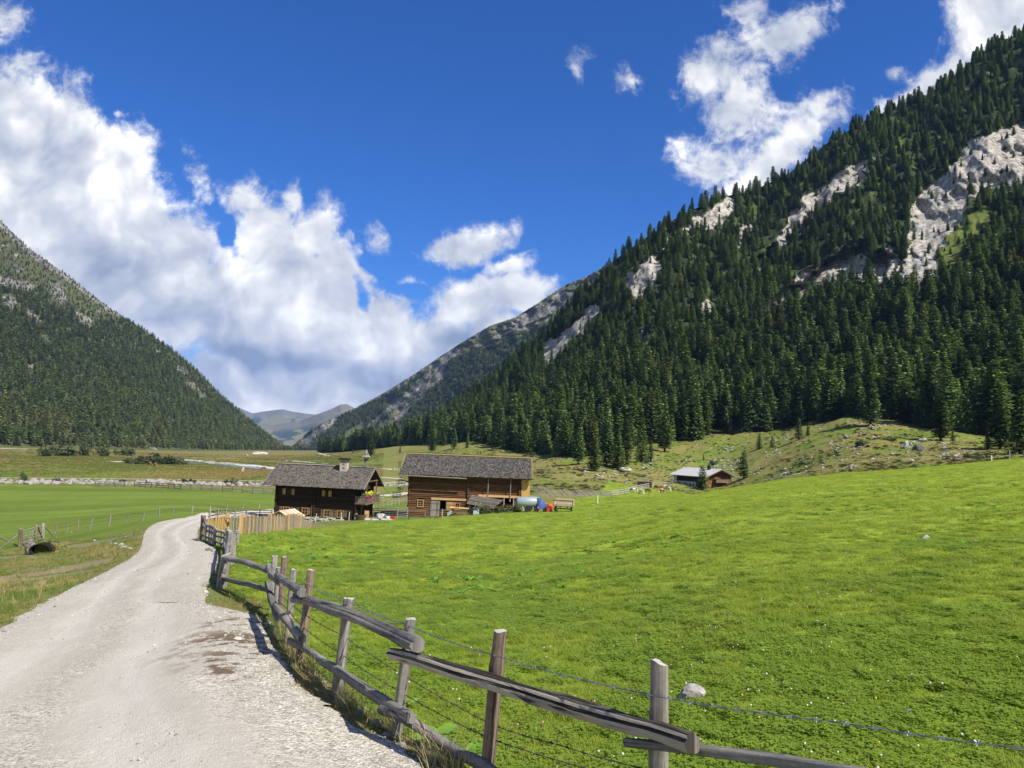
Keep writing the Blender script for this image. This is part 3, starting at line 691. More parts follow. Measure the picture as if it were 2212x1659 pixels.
CLIFFS = [[(1166, 787), (1172, 755), (1215, 718), (1250, 688), (1275, 655), (1300, 652), (1290, 690), (1252, 722), (1215, 757), (1178, 787)],
          [(1662, 550), (1690, 508), (1708, 468), (1738, 420), (1800, 388), (1860, 348), (1888, 340), (1866, 388), (1805, 432), (1772, 458), (1745, 474), (1720, 505), (1690, 534)],
          [(1478, 494), (1498, 460), (1550, 438), (1584, 424), (1588, 470), (1540, 492), (1490, 514)], [(1588, 524), (1600, 488), (1638, 466), (1628, 500), (1602, 528)],
          [(1962, 505), (1956, 460), (2000, 406), (2060, 348), (2100, 306), (2170, 272), (2300, 255), (2300, 400), (2180, 420), (2120, 402), (2092, 440), (2072, 492), (2047, 512), (2022, 545), (2025, 585), (2000, 622), (1958, 634), (1930, 600), (1960, 550)],
          [(1640, 690), (1668, 655), (1716, 600), (1760, 572), (1790, 548), (1822, 520), (1850, 556), (1900, 540), (1935, 528), (1950, 560), (1925, 602), (1850, 612), (1780, 640), (1720, 664), (1680, 690)], [(1770, 600), (1790, 548), (1822, 520), (1835, 540), (1815, 590), (1790, 612)], [(1352, 614), (1378, 570), (1420, 556), (1424, 606), (1392, 632), (1366, 652)],
          [(1428, 545), (1446, 498), (1456, 520), (1442, 545)], [(1358, 738), (1410, 688), (1418, 700), (1372, 748)], [(1505, 668), (1535, 640), (1540, 656), (1515, 680)], [(1900, 560), (1935, 528), (1940, 545), (1915, 590), (1898, 600)], [(1660, 545), (1640, 580), (1632, 600), (1655, 572)]]
GRASSY = [(2085, 505, 75, 40, -35), (2045, 575, 35, 40, -50), (1560, 775, 20, 14, 0), (1290, 930, 30, 16, -30)]
def right_rock(U, dy, v):
    jx = 16 * fbm(U / 16, dy / 16, 4, 7); jy = 16 * fbm(U / 16, dy / 16, 4, 8)
    rock = np.zeros(U.shape)
    for c in CLIFFS: rock = np.maximum(rock, inpoly(U + jx, dy + jy, c).astype(float))
    deep = ell(U + jx, dy + jy, [(1700, 650, 55, 32, -30), (1800, 590, 90, 34, -35), (1890, 570, 50, 26, -30), (1655, 560, 14, 40, 20)])
    gr = np.maximum(ell(U + jx, dy + jy, GRASSY), .55 * sm(fbm(U / 24, dy / 20, 4, 23), .26, .42))
    col = np.zeros(U.shape + (3,)); col[:] = (.034, .048, .018); w = (np.maximum(gr, (1 - sm(v, .0, .03))))[..., None]
    col = col * (1 - w) + w * np.array([.13, .16, .035])
    return dict(rock=rock, col=col, deep=deep, open=np.maximum(rock, gr))
LEFT_ROCKS = [(20, 655, 26, 18, 20), (75, 690, 24, 10, 40), (130, 640, 22, 14, 35), (180, 690, 30, 12, 40), (100, 740, 26, 9, 45), (230, 630, 18, 8, 30), (65, 800, 14, 10, 50), (150, 860, 30, 7, 35), (60, 880, 14, 8, 20), (470, 690, 8, 6, 0),
              (420, 840, 34, 9, 42), (395, 800, 16, 8, 20), (630, 905, 10, 6, 30), (410, 745, 14, 5, 20), (340, 760, 10, 8, 10), (300, 955, 60, 5, 24), (160, 945, 26, 6, 10), (360, 935, 30, 4, 26), (500, 955, 24, 4, 26), (30, 615, 60, 14, 10)]
def left_rock(U, dy, v):
    jx = 8 * fbm(U / 12, dy / 12, 3, 7); jy = 8 * fbm(U / 12, dy / 12, 3, 8)
    line = np.interp(U, [-600, 0, 60, 120, 200, 300, 400], [300, 600, 625, 660, 690, 700, 735])     # tree line
    up = 1 - sm(dy - line + 30 * fbm(U / 40, dy / 20, 3, 6), -35, 35)
    rock = np.maximum(.75 * ell(U + jx, dy + jy, LEFT_ROCKS), 0.62 * up * sm(fbm(U / 18, dy / 9, 4, 5), .08, .30) * .9)
    edge = .8 * sm(v, .945, .98) * (1 - sm(U, 230, 300)); rock = np.maximum(rock, edge)
    col = np.zeros(U.shape + (3,)); col[:] = (.085, .100, .036); col = col * (1 - up[..., None]) + up[..., None] * np.array([.085, .095, .04])
    lar = ell(U + 3 * jx, dy + 3 * jy, [(230, 850, 190, 50, 32), (60, 900, 130, 50, 10), (560, 930, 60, 20, 30)])
    col = col * (1 - .5 * lar[..., None]) + .5 * lar[..., None] * np.array([.085, .09, .03])
    return dict(rock=rock, col=col, open=np.maximum(np.maximum(rock, up * .72), lar * .3), larch=lar)
def mid_rock(U, dy, v):
    jx = 8 * fbm(U / 14, dy / 14, 3, 17); jy = 8 * fbm(U / 14, dy / 14, 3, 18)
    crest = np.interp(U, [600, 700, 900, 1270, 1600], [.99, .97, .93, .82, .75])
    up = sm(v + .06 * fbm(U / 30, dy / 15, 3, 4), crest - .04, crest + .03)
    rock = up * sm(fbm(U / 11, dy / 6, 4, 15), -.2, .15)
    for c in [[(640, 968), (650, 948), (700, 905), (732, 900), (728, 915), (690, 940), (668, 968)], [(788, 935), (800, 905), (830, 880), (870, 850), (905, 825), (960, 792), (985, 800), (950, 830), (910, 862), (895, 880), (870, 892), (830, 900)], [(880, 835), (940, 790), (975, 752), (990, 760), (950, 802), (905, 832)],
              [(1115, 690), (1160, 672), (1210, 655), (1205, 668), (1160, 686), (1120, 704)], [(850, 905), (880, 880), (886, 895), (862, 915)]]:
        rock = np.maximum(rock, inpoly(U + jx, dy + jy, c) * (.45 + .55 * sm(fbm(U / 10, dy / 10, 3, 13), -.25, .0)))
    gr = ell(U + jx, dy + jy, [(835, 915, 60, 12, -35), (760, 935, 40, 10, -35)])
    col = np.zeros(U.shape + (3,)); col[:] = (.050, .068, .030); w = np.maximum(gr, up * .7)[..., None]
    col = col * (1 - w) + w * np.array([.115, .125, .055])
    return dict(rock=rock, col=col, open=np.maximum(np.maximum(rock, gr), up * .9))
RM_TOE = [(690, 978, 960), (760, 972, 900), (850, 966, 800), (1000, 957, 590), (1100, 978, 430), (1250, 994, 345), (1400, 962, 372), (1550, 945, 385), (1700, 925, 372), (1850, 903, 335), (2000, 930, 292), (2212, 957, 250), (2600, 940, 230), (3200, 900, 200)]
RM_CREST = [(690, 975, 980), (725, 972, 980), (800, 950, 960), (900, 920, 930), (985, 880, 900), (1060, 815, 880), (1100, 785, 870), (1140, 750, 850), (1200, 695, 830), (1250, 635, 800), (1290, 605, 780), (1330, 560, 770), (1400, 510, 760), (1470, 465, 770), (1560, 425, 800),
            (1620, 414, 830), (1700, 378, 830), (1780, 314, 830), (1880, 254, 830), (1990, 214, 830), (2060, 164, 820), (2120, 114, 810), (2212, 64, 800), (2600, -180, 760), (3200, -500, 700)]
LM_TOE = [(-700, 958, 800), (0, 964, 900), (300, 968, 1150), (520, 972, 1700), (620, 973, 2250), (640, 973, 2350)]
LM_CREST = [(-700, 80, 1500), (-300, 280, 1600), (0, 475, 1750), (60, 535, 1780), (160, 605, 1820), (230, 660, 1850), (300, 706, 1900), (360, 746, 1950), (420, 797, 2000), (480, 857, 2080), (530, 901, 2150), (580, 941, 2250), (615, 969, 2300), (640, 974, 2350)]
MM_TOE = [(628, 974, 2700), (720, 977, 2400), (900, 972, 2050), (1300, 960, 1800), (1800, 960, 1700)]
MM_CREST = [(628, 972, 2720), (640, 960, 2750), (680, 921, 2750), (750, 890, 2750), (810, 860, 2700), (860, 830, 2650), (900, 805, 2620), (960, 764, 2550), (1000, 738, 2500), (1060, 703, 2450), (1110, 687, 2420), (1160, 656, 2400), (1220, 616, 2380), (1270, 596, 2350), (1400, 520, 2300), (1800, 360, 2200)]
M_rm = mountain_mat('right_mountain_surface', (.45, .425, .38), 2.2); M_lm = mountain_mat('left_mountain_surface', (.25, .235, .205), .8); M_mm = mountain_mat('middle_mountain_surface', (.235, .225, .205), .6)
RMT = build_mountain('mountain', 'steep wooded right mountainside with pale cliffs', RM_TOE, RM_CREST, 3.0, 300, .045, right_rock, M_rm, seed=1, fine=1.3)
LMT = build_mountain('mountain', 'left mountainside wooded below a bare rocky top', LM_TOE, LM_CREST, 4.0, 170, .035, left_rock, M_lm, seed=2, fine=.8)
MMT = build_mountain('mountain', 'middle mountainside with grey rock bands and a bare ridge', MM_TOE, MM_CREST, 3.5, 170, .035, mid_rock, M_mm, seed=3, fine=1.1)
def far_rock(U, dy, v):
    n = fbm(U / 26, dy / 12, 4, 3); col = np.zeros(U.shape + (3,)); w = sm(n, -.05, .12)[..., None]
    col[:] = (.20, .185, .085); col = col * (1 - w) + w * np.array([.045, .065, .04]) * 1.0
    up = sm(v, .55, .9)[..., None]; col = col * (1 - up) + up * np.array([.17, .15, .09])
    return dict(rock=np.zeros(U.shape), col=col, open=np.ones(U.shape))
M_fm = mountain_mat('far_mountain_surface', (.3, .29, .28), .15)
build_mountain('far_hills', 'hazy blue hills closing the valley, with a rounded brown top', [(440, 972, 6500), (640, 966, 6800), (900, 972, 7000)], [(440, 905, 9300), (540, 912, 9300), (590, 918, 9300), (650, 908, 9200), (690, 893, 9000), (715, 884, 8900), (735, 874, 8900), (750, 873, 8900), (770, 884, 8900), (830, 915, 8700), (900, 930, 8600)], 3, 70, .03, far_rock, M_fm, seed=4)
build_mountain('far_ridge', 'distant blue ridge left of the rounded brown top', [(430, 930, 11000), (900, 930, 11000)], [(430, 900, 13000), (500, 877, 13000), (518, 881, 13000), (545, 893, 13000), (575, 888, 13000), (600, 885, 13000), (612, 884, 13000), (626, 888, 13000), (660, 893, 13000), (720, 900, 13000), (900, 915, 13000)], 3, 40, .02, far_rock, M_fm, seed=5)
# ------------------------------------------------------------------ foliage
def foliage_mat(name, cols, trans=.15, rough=.8, varscale=.02):
    t = NT(name); r = t.rand(); rn = t.attr('rnd', 'Fac')
    n = t.noise(t.coord('Geo'), varscale, 3)
    c = t.ramp(t.math('ADD', t.math('MULTIPLY', r, .6), t.math('MULTIPLY', n, .4)), [(.05 + .9 * i / (len(cols) - 1), q) for i, q in enumerate(cols)])
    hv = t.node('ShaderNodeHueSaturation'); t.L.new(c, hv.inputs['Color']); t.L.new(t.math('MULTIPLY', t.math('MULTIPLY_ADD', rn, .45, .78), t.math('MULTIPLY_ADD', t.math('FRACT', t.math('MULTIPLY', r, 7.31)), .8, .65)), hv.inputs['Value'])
    t.set('Base Color', hv.outputs[0]); t.set('Roughness', rough); t.set('Specular IOR Level', .15)
    if trans:
        tr = t.node('ShaderNodeBsdfTranslucent'); t.L.new(hv.outputs[0], tr.inputs[0]); mx = t.node('ShaderNodeMixShader'); mx.inputs[0].default_value = trans
        t.L.new(t.b.outputs[0], mx.inputs[1]); t.L.new(tr.outputs[0], mx.inputs[2]); t.L.new(mx.outputs[0], t.out.inputs[0])
    return t.m
M_bark = simple('conifer_bark', (.10, .075, .055), .95, 0, .4, 8)
M_con = foliage_mat('conifer_needles', [(.095, .150, .034), (.120, .178, .040), (.115, .178, .060), (.190, .205, .045)], .2)
M_conf = foliage_mat('far_conifer_needles', [(.125, .170, .050), (.155, .195, .055), (.215, .215, .060)], .2, varscale=.006)
def conifer_crown(seed, prof, h=1.0, base=.10, levels=34, per=8, nclump=6, cl=.05, droop=.25, width=.19, jag=.3):
    """unit-height crown of small needle sprays"""
    rg = np.random.default_rng(seed); V = []; Fc = []; Rn = []
    def quad(c, ax, side, l, w, rv):
        i = len(V); V.extend([c - side * w * .5, c + ax * l * .45 - side * w * .62, c + ax * l, c + ax * l * .45 + side * w * .62]); Fc.append((i, i + 1, i + 2, i + 3) if np.cross(ax, side).dot(np.array([c[0] * 3, c[1] * 3, .6])) > 0 else (i + 3, i + 2, i + 1, i)); Rn.extend([rv] * 4)
    lobes = rg.uniform(.72, 1.15, 11)
    for k in range(levels):
        t = (k + rg.uniform(-.3, .3)) / levels; t = min(max(t, 0), 1); z = base + (1 - base) * t
        R = width * prof(t) * (1 + jag * .35 * math.sin(k * 2.1 + seed))
        nb = max(3, int(per * (1 - .45 * t)))
        a0 = rg.uniform(0, 6.28)
        for b in range(nb):
            an = a0 + 6.283 * b / nb + rg.uniform(-.3, .3); r = R * rg.uniform(1 - jag, 1.08) * lobes[int(an / 6.283 * 11) % 11]
            if r < .008: r = .008
            d = np.array([math.cos(an), math.sin(an), 0]); tang = np.array([-d[1], d[0], 0]); up = np.array([0, 0, 1.])
            nc = max(2, int(nclump * (r / width) + 1.5)); rv0 = rg.uniform(.2, .8)
            for c in range(nc):
                s = (c + .6) / nc; q = d * r * s + up * (z - droop * r * s ** 1.6 + rg.normal(0, .003))
                q = q + tang * rg.normal(0, .020 * (1 - .35 * s))
                ax = d * rg.uniform(.6, 1) + tang * rg.normal(0, .50) + up * rg.normal(-.22 if droop > .2 else .10, .22); ax /= np.linalg.norm(ax)
                sd = tang + .28 * rg.normal(size=3); sd -= ax * sd.dot(ax); sd /= np.linalg.norm(sd) + 1e-9
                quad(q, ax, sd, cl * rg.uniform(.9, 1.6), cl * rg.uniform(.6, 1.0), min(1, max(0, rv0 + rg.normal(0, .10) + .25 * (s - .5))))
    quad(np.array([0, 0, .965]), np.array([0, 0, 1.]), np.array([1, 0, 0.]), .045, .012, .5); quad(np.array([0, 0, .965]), np.array([0, 0, 1.]), np.array([0, 1., 0.]), .045, .012, .5)
    V = np.array(V); Fc = np.array(Fc); Cn = V[Fc].mean(1)
    out = Cn * [1, 1, 0]; out /= np.linalg.norm(out, axis=1)[:, None] + 1e-6; NR.append(np.repeat(out * .62 + np.array([0, 0, .62]) + rg.normal(0, .16, Cn.shape), 4, 0))
    return V, Fc, np.array(Rn)
NR = []
SPR = lambda t: (1 - t) ** .82 * (.55 + .45 * min(1, t * 6 + .25)) + .02
PIN = lambda t: (1 - t ** 2.6) * (.62 + .38 * min(1, t * 4 + .2)) * (1 - .25 * t) + .02
def soft(me):
    n = NR[-1]; n = n / np.linalg.norm(n, axis=1)[:, None]
    me.polygons.foreach_set('use_smooth', np.ones(len(me.polygons), bool)); me.normals_split_custom_set_from_vertices([tuple(q) for q in n]); return me
def trunk_mesh(seed):
    m = MB(); rg = random.Random(seed); x = y = 0; pts = []
    for k in range(9):
        pts.append((x, y, k / 8 * .97 - .02)); x += rg.uniform(-.004, .004); y += rg.uniform(-.004, .004)
    m.tube(pts, [.020 * (1 - .93 * k / 8) * (1.35 if k == 0 else 1) for k in range(9)], 7, .15, seed)
    for k in range(7):                    # dead stubs low on the stem
        a = rg.uniform(0, 6.28); z = rg.uniform(.03, .14); m.tube([(0, 0, z), (math.cos(a) * .06, math.sin(a) * .06, z + .01)], [.004, .001], 4, 0, 0)
    o = m.build('trunk', M_bark, link=False, smooth=True); return o.data
CROWNS = []; TRUNKS = [trunk_mesh(k) for k in range(3)]
for k in range(4):
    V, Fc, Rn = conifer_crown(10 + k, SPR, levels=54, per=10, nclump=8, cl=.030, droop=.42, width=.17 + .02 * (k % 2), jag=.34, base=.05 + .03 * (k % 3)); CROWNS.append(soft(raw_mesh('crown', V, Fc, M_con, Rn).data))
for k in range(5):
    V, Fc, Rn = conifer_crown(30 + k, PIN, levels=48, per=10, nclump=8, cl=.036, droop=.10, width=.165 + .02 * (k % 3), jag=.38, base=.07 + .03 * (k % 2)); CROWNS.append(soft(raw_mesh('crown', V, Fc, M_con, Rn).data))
def tree_obj(x, y, z, h, k, label, group=None, wid=1.0, name='conifer'):
    r = thing(name, label, 'conifer', (x, y, z), random.uniform(0, 6.28), group); r.scale = (h * wid, h * wid, h)
    for nm, me in (('trunk', TRUNKS[k % 3]), ('crown', CROWNS[k % len(CROWNS)])):
        o = bpy.data.objects.new(nm, me); COL.objects.link(o); o.parent = r
    return r
# single trees that stand apart: picture x of the foot, distance ahead, height in metres, kind, width, label
SOLO = [(800, 985, 640, 16.5, 5, 1.5, 'broad dark pine standing alone left of the barn roof, behind the bell turret'),
        (933, 970, 545, 14.5, 6, 1.25, 'dark pine casting a round shadow on the stony slope above the barn ridge'),
        (980, 975, 500, 14.0, 7, 1.15, 'slender dark pine right of the round-shadowed pine above the barn ridge'),
        (957, 962, 590, 12.0, 4, 1.35, 'bushy pine behind the two pines above the barn ridge'),
        (1009, 966, 480, 7.5, 0, 1.2, 'small young conifer right of the slender pine above the barn'),
        (864, 968, 640, 7, 1, 1.2, 'small young conifer at the wood edge above the barn ridge left end'),
        (762, 982, 760, 5, 2, 1.3, 'tiny conifer at the wood edge far left of the broad lone pine'),
        (1010, 950, 520, 8, 3, 1.2, 'young conifer on the rocky knoll above the barn'),
        (1249, 1013, 300, 14.5, 7, 1.2, 'dark pine with a leftward shadow, left end of the clump right of the barn'),
        (1283, 1027, 275, 11.5, 8, 1.45, 'stout dark pine low in front of the tree clump right of the barn'),
        (1310, 1010, 300, 18.5, 5, 1.1, 'tall narrow pine behind the stout pine right of the barn'),
        (1333, 1011, 298, 15.5, 4, 1.15, 'narrow dark pine in the middle of the tree clump right of the barn'),
        (1350, 1003, 305, 18, 6, 1.1, 'tall dark pine in the tree clump left of the stone runnel'),
        (1385, 995, 315, 18.5, 0, 1.15, 'tall dark spruce at the right end of the tree clump'),
        (1345, 1014, 292, 8.5, 1, 1.2, 'small spruce at the foot of the clump behind the pale boulder'),
        (1405, 990, 322, 9.5, 2, 1.2, 'short spruce right of the tree clump, above the stone runnel'),
        (1436, 968, 355, 19, 7, 1.35, 'large full pine at the wood edge above the stone runnel'),
        (1517, 1062, 252, 8.2, 8, 1.55, 'bushy green pine standing in front of the chalet'),
        (1607, 1052, 268, 9.8, 5, 1.45, 'tall green pine at the right corner of the chalet'),
        (1520, 983, 335, 3.2, 0, 1.3, 'little spruce alone on the stony slope above the chalet'),
        (1640, 966, 330, 7.2, 1, 1.5, 'young spruce with spreading skirt on the slope above the chalet'),
        (1668, 968, 322, 5.0, 3, 1.3, 'small blue-green spruce beside the spreading young spruce'),
        (1725, 966, 310, 9.0, 2, 1.5, 'bushy spruce at the wood edge with a dark shadow to its left'),
        (1745, 962, 312, 5.0, 1, 1.3, 'small spruce just right of the bushy wood-edge spruce'),
        (1880, 920, 300, 21, 6, 1.15, 'tall pine in front of the wood beside a long shadow on the slope'),
        (2032, 948, 246, 15.5, 7, 1.35, 'dense pine standing forward of the wood on the right slope'),
        (2085, 918, 268, 18.5, 2, 1.2, 'tall spruce behind the dense forward pine'),
        (2115, 908, 270, 20, 1, 1.25, 'wide spruce with hanging boughs, right of the tall spruce'),
        (2058, 935, 250, 4.5, 3, 1.2, 'small thin spruce between the forward pine and the dark wood'),
        (2160, 972, 212, 14.0, 8, 1.3, 'blue-green pine at the meadow edge on the far right'),
        (2133, 965, 216, 6.0, 0, 1.3, 'small spruce at the left of the blue-green pine by the meadow edge'),
        (2205, 985, 190, 16, 3, 1.3, 'dark spruce rising out of the frame edge above the meadow')]
for i, (dx, dy, Y, h, k, wd, lb) in enumerate(SOLO):
    p = GY(dx, Y); tree_obj(p[0], p[1], p[2] - .1, h, k, lb, None, wd)
def sample_surface(P, U, dyv, keep, n, seed=0, vmin=2, jit=True):
    """random points on a lofted surface, area weighted; P (nv,nu,3)"""
    rg = np.random.default_rng(seed)
    A = P[:-1, :-1]; B = P[:-1, 1:]; C = P[1:, :-1]
    ar = np.linalg.norm(np.cross(B - A, C - A), axis=-1) * keep[:-1, :-1]
    ar[:vmin] = 0; ar[-5:] = 0
    pr = (ar / ar.sum()).ravel(); k = rg.choice(len(pr), n, p=pr); i, j = np.divmod(k, A.shape[1]); a, b = rg.random(n), rg.random(n)
    p = A[i, j] + (B[i, j] - A[i, j]) * a[:, None] + (C[i, j] - A[i, j]) * b[:, None]
    return p, i, j
def thin(p, dmin):
    """drop points closer than dmin on a hashed grid"""
    g = np.floor(p[:, :2] / dmin).astype(np.int64); key = g[:, 0] * 1000003 + g[:, 1]; _, idx = np.unique(key, return_index=True); return np.sort(idx)
# right mountain: the nearest trees one by one, the rest of the wood as one mass
_, P, U, DY, Vv, rk = RMT
dens = (1 - np.clip(rk['open'] * 1.0, 0, 1)); dens *= np.where(U < 2350, 1, .3); low = np.maximum(right_rock(U, DY - 13, Vv)['rock'], right_rock(U, DY - 25, Vv)['rock']); dens *= 1 - .93 * low; dens *= .30 + .70 * sm(fbm(U / 34, DY / 34, 3, 71), -.36, -.02)
p, i, j = sample_surface(P, U, DY, np.clip(dens, 0.02, 1), 70000, 3)
k = thin(p, 6.9); p = p[k]; i = i[k]; j = j[k]
vv = Vv[i, 0]; uu = U[0, j]
hh = (RNG.triangular(9, 19, 28, len(p)) * (1 - .34 * sm(vv, .12, .75)) * np.where(RNG.random(len(p)) < .2, .55, 1)); hh *= np.where(rk['open'][i, j] > .5, .45, 1)
gx, gy = proj(p); inview = (gx > -10) & (gx < 2225) & (gy > -120)
near = np.hypot(p[:, 0], p[:, 1])
clear = np.ones(len(p), bool)
for (dx, dy, Y, h, kk, wd, lb) in SOLO:
    q = GY(dx, Y); clear &= np.hypot(p[:, 0] - q[0], p[:, 1] - q[1]) > 4
p, vv, uu, hh, gx, gy, inview, near = [a[clear] for a in (p, vv, uu, hh, gx, gy, inview, near)]
size = hh / near * inview
order = np.argsort(-size); NIND = 262
# keep those that show: drop a tree whose top is hidden behind nearer ones
chosen = []; cellmax = {}
for q in np.argsort(near):
    if not inview[q]: continue
    top = gy[q] - F * hh[q] / near[q]; c = int(gx[q] // 6)
    vis = cellmax.get(c, 1e9) - top
    if vis > .35 * F * hh[q] / near[q]:
        chosen.append(q)
        for cc in (c - 1, c, c + 1): cellmax[cc] = min(cellmax.get(cc, 1e9), top + .2 * F * hh[q] / near[q])
    if len(chosen) >= NIND * 2: break
chosen = sorted(chosen, key=lambda q: -size[q])[:NIND]
for q in chosen:
    kd = int(RNG.integers(0, len(CROWNS)))
    tree_obj(p[q, 0], p[q, 1], p[q, 2] - .3, float(hh[q]), kd, 'dark green conifer in the close-set front rows of the right mountain wood', 'conifers in the front rows of the right mountain wood', float(RNG.uniform(1.2, 1.6)))
rest = np.ones(len(p), bool); rest[chosen] = False
def forest_protos(prefix, mat, lv, pr, ncl, cl, kinds):
    out = []
    for k, (pf, wd, dr, sd) in enumerate(kinds):
        V, Fc, Rn = conifer_crown(sd, pf, levels=lv, per=pr, nclump=ncl, cl=cl, droop=dr, width=wd, jag=.34, base=.06); o = raw_mesh(prefix, V, Fc, mat, Rn); soft(o.data); out.append(o)
    return out
PR1 = forest_protos('p', M_con, 38, 9, 6, .044, [(SPR, .17, .4, 51), (SPR, .19, .4, 52), (PIN, .165, .1, 53), (PIN, .185, .1, 54), (PIN, .15, .1, 55), (SPR, .15, .4, 56)])
q = rest
sc_ = np.stack([hh[q] * RNG.uniform(1.15, 1.6, q.sum())] * 2 + [hh[q]], 1)
scatter('forest', p[q] - [0, 0, .4], np.stack([RNG.normal(0, .03, q.sum()), RNG.normal(0, .03, q.sum()), RNG.uniform(0, 6.28, q.sum())], 1), sc_, RNG.integers(0, 6, q.sum()), PR1, 'dense dark conifer wood covering the right mountainside')
def far_forest(name, T, n, dmin, h0, h1, seed, label, mat):
    _, P, U, DY, Vv, rk = T
    p, i, j = sample_surface(P, U, DY, np.clip(1 - rk['open'], .015, 1) * ((U > -120) & (U < 1500)), n, seed, 3)
    k = thin(p, dmin); p = p[k]; i = i[k]; j = j[k]
    rg = np.random.default_rng(seed); h = rg.uniform(h0, h1, len(p)) * np.where(rk['open'][i, j] > .4, .55, 1) * (1 - .25 * sm(Vv[i, 0], .5, 1))
    pr = forest_protos('q', mat, 13, 6, 3, .13, [(SPR, .19, .35, 61 + seed), (PIN, .2, .1, 62 + seed), (PIN, .18, .1, 63 + seed), (SPR, .22, .3, 64 + seed)])
    sc = np.stack([h * rg.uniform(1.0, 1.5, len(p))] * 2 + [h], 1)
    return scatter(name, p - [0, 0, .4], np.stack([h * 0, h * 0, rg.uniform(0, 6.28, len(p))], 1), sc, rg.integers(0, 4, len(p)), pr, label)
far_forest('forest', LMT, 60000, 7.4, 8, 16, 1, 'conifer wood covering the left mountainside', M_conf)
far_forest('forest', MMT, 42000, 7.5, 9, 16, 2, 'far conifer wood on the middle mountainside', M_conf)

# ------------------------------------------------------------------ meadow grass, clover, flowers
def grass_mat(name, cols, trans=.35):
    t = NT(name); n = t.noise(t.coord('Geo'), .55, 4); n2 = t.noise(t.coord('Geo'), 3.0, 2); rn = t.attr('rnd', 'Fac')
    c = t.ramp(t.math('ADD', t.math('MULTIPLY', n, .55), t.math('ADD', t.math('MULTIPLY', n2, .25), t.math('MULTIPLY', rn, .25))), [(.3 + .4 * i / (len(cols) - 1), q) for i, q in enumerate(cols)])
    t.set('Base Color', c); t.set('Roughness', .55); t.set('Specular IOR Level', .25)
    tr = t.node('ShaderNodeBsdfTranslucent'); t.L.new(c, tr.inputs[0]); mx = t.node('ShaderNodeMixShader'); mx.inputs[0].default_value = trans
    t.L.new(t.b.outputs[0], mx.inputs[1]); t.L.new(tr.outputs[0], mx.inputs[2]); t.L.new(mx.outputs[0], t.out.inputs[0]); return t.m
M_grass = grass_mat('meadow_grass', [(.240, .335, .028), (.300, .390, .036), (.390, .420, .085)], .52)
M_clover = grass_mat('clover', [(.220, .335, .036), (.285, .390, .052)], .52)
M_dry = grass_mat('dry_grass', [(.18, .22, .04), (.28, .25, .085), (.40, .32, .15)], .3)
def tuft(seed, n, rad, h, w, mat, lean=.5, segs=2):
    rg = np.random.default_rng(seed); V = []; Fc = []; Rn = []
    for b in range(n):
        a = rg.uniform(0, 6.28); r = rad * math.sqrt(rg.random()); x, y = r * math.cos(a), r * math.sin(a); fa = rg.uniform(0, 6.28); hh = h * rg.uniform(.5, 1.15); ln = lean * rg.uniform(.2, 1.3) * hh
        d = np.array([math.cos(fa), math.sin(fa), 0]); s = np.array([-d[1], d[0], 0]) * w * rg.uniform(.7, 1.3) / 2; rv = rg.random(); i = len(V)
        b0 = np.array([x, y, -.01])
        for q in range(segs + 1):
            t = q / segs; c = b0 + d * ln * t ** 1.8 + np.array([0, 0, hh * (t - .25 * t * t * lean)]); ww = (1 - t ** 1.5) * .95 + .05
            V += [c - s * ww, c + s * ww]; Rn += [rv, rv]
        for q in range(segs): Fc.append((i + 2 * q, i + 2 * q + 1, i + 2 * q + 3, i + 2 * q + 2))
    return raw_mesh('t', np.array(V), np.array(Fc), mat, Rn)
def clover_patch(seed, n, rad, mat, s=.011, h=.05):
    rg = np.random.default_rng(seed); V = []; Fc = []; Rn = []
    for b in range(n):
        a = rg.uniform(0, 6.28); r = rad * math.sqrt(rg.random()); c = np.array([r * math.cos(a), r * math.sin(a), rg.uniform(.4, 1.1) * h]); rv = rg.random(); a0 = rg.uniform(0, 6.28); k = s * rg.uniform(.8, 1.4)
        for m_ in range(3):
            an = a0 + m_ * 2.094; d = np.array([math.cos(an), math.sin(an), rg.uniform(-.25, .25)]); t = np.array([-d[1], d[0], rg.uniform(-.2, .2)]); i = len(V)
            V += [c, c + d * k * .8 - t * k * .6, c + d * k * 1.5, c + d * k * .8 + t * k * .6]; Fc.append((i, i + 1, i + 2, i + 3)); Rn += [rv] * 4
    return raw_mesh('c', np.array(V), np.array(Fc), mat, Rn)
def scatter_xy(n, r0, r1, a0, a1, seed):
    rg = np.random.default_rng(seed); r = np.sqrt(rg.uniform(r0 ** 2, r1 ** 2, n)); a = rg.uniform(a0, a1, n); return r * np.sin(a), r * np.cos(a), rg
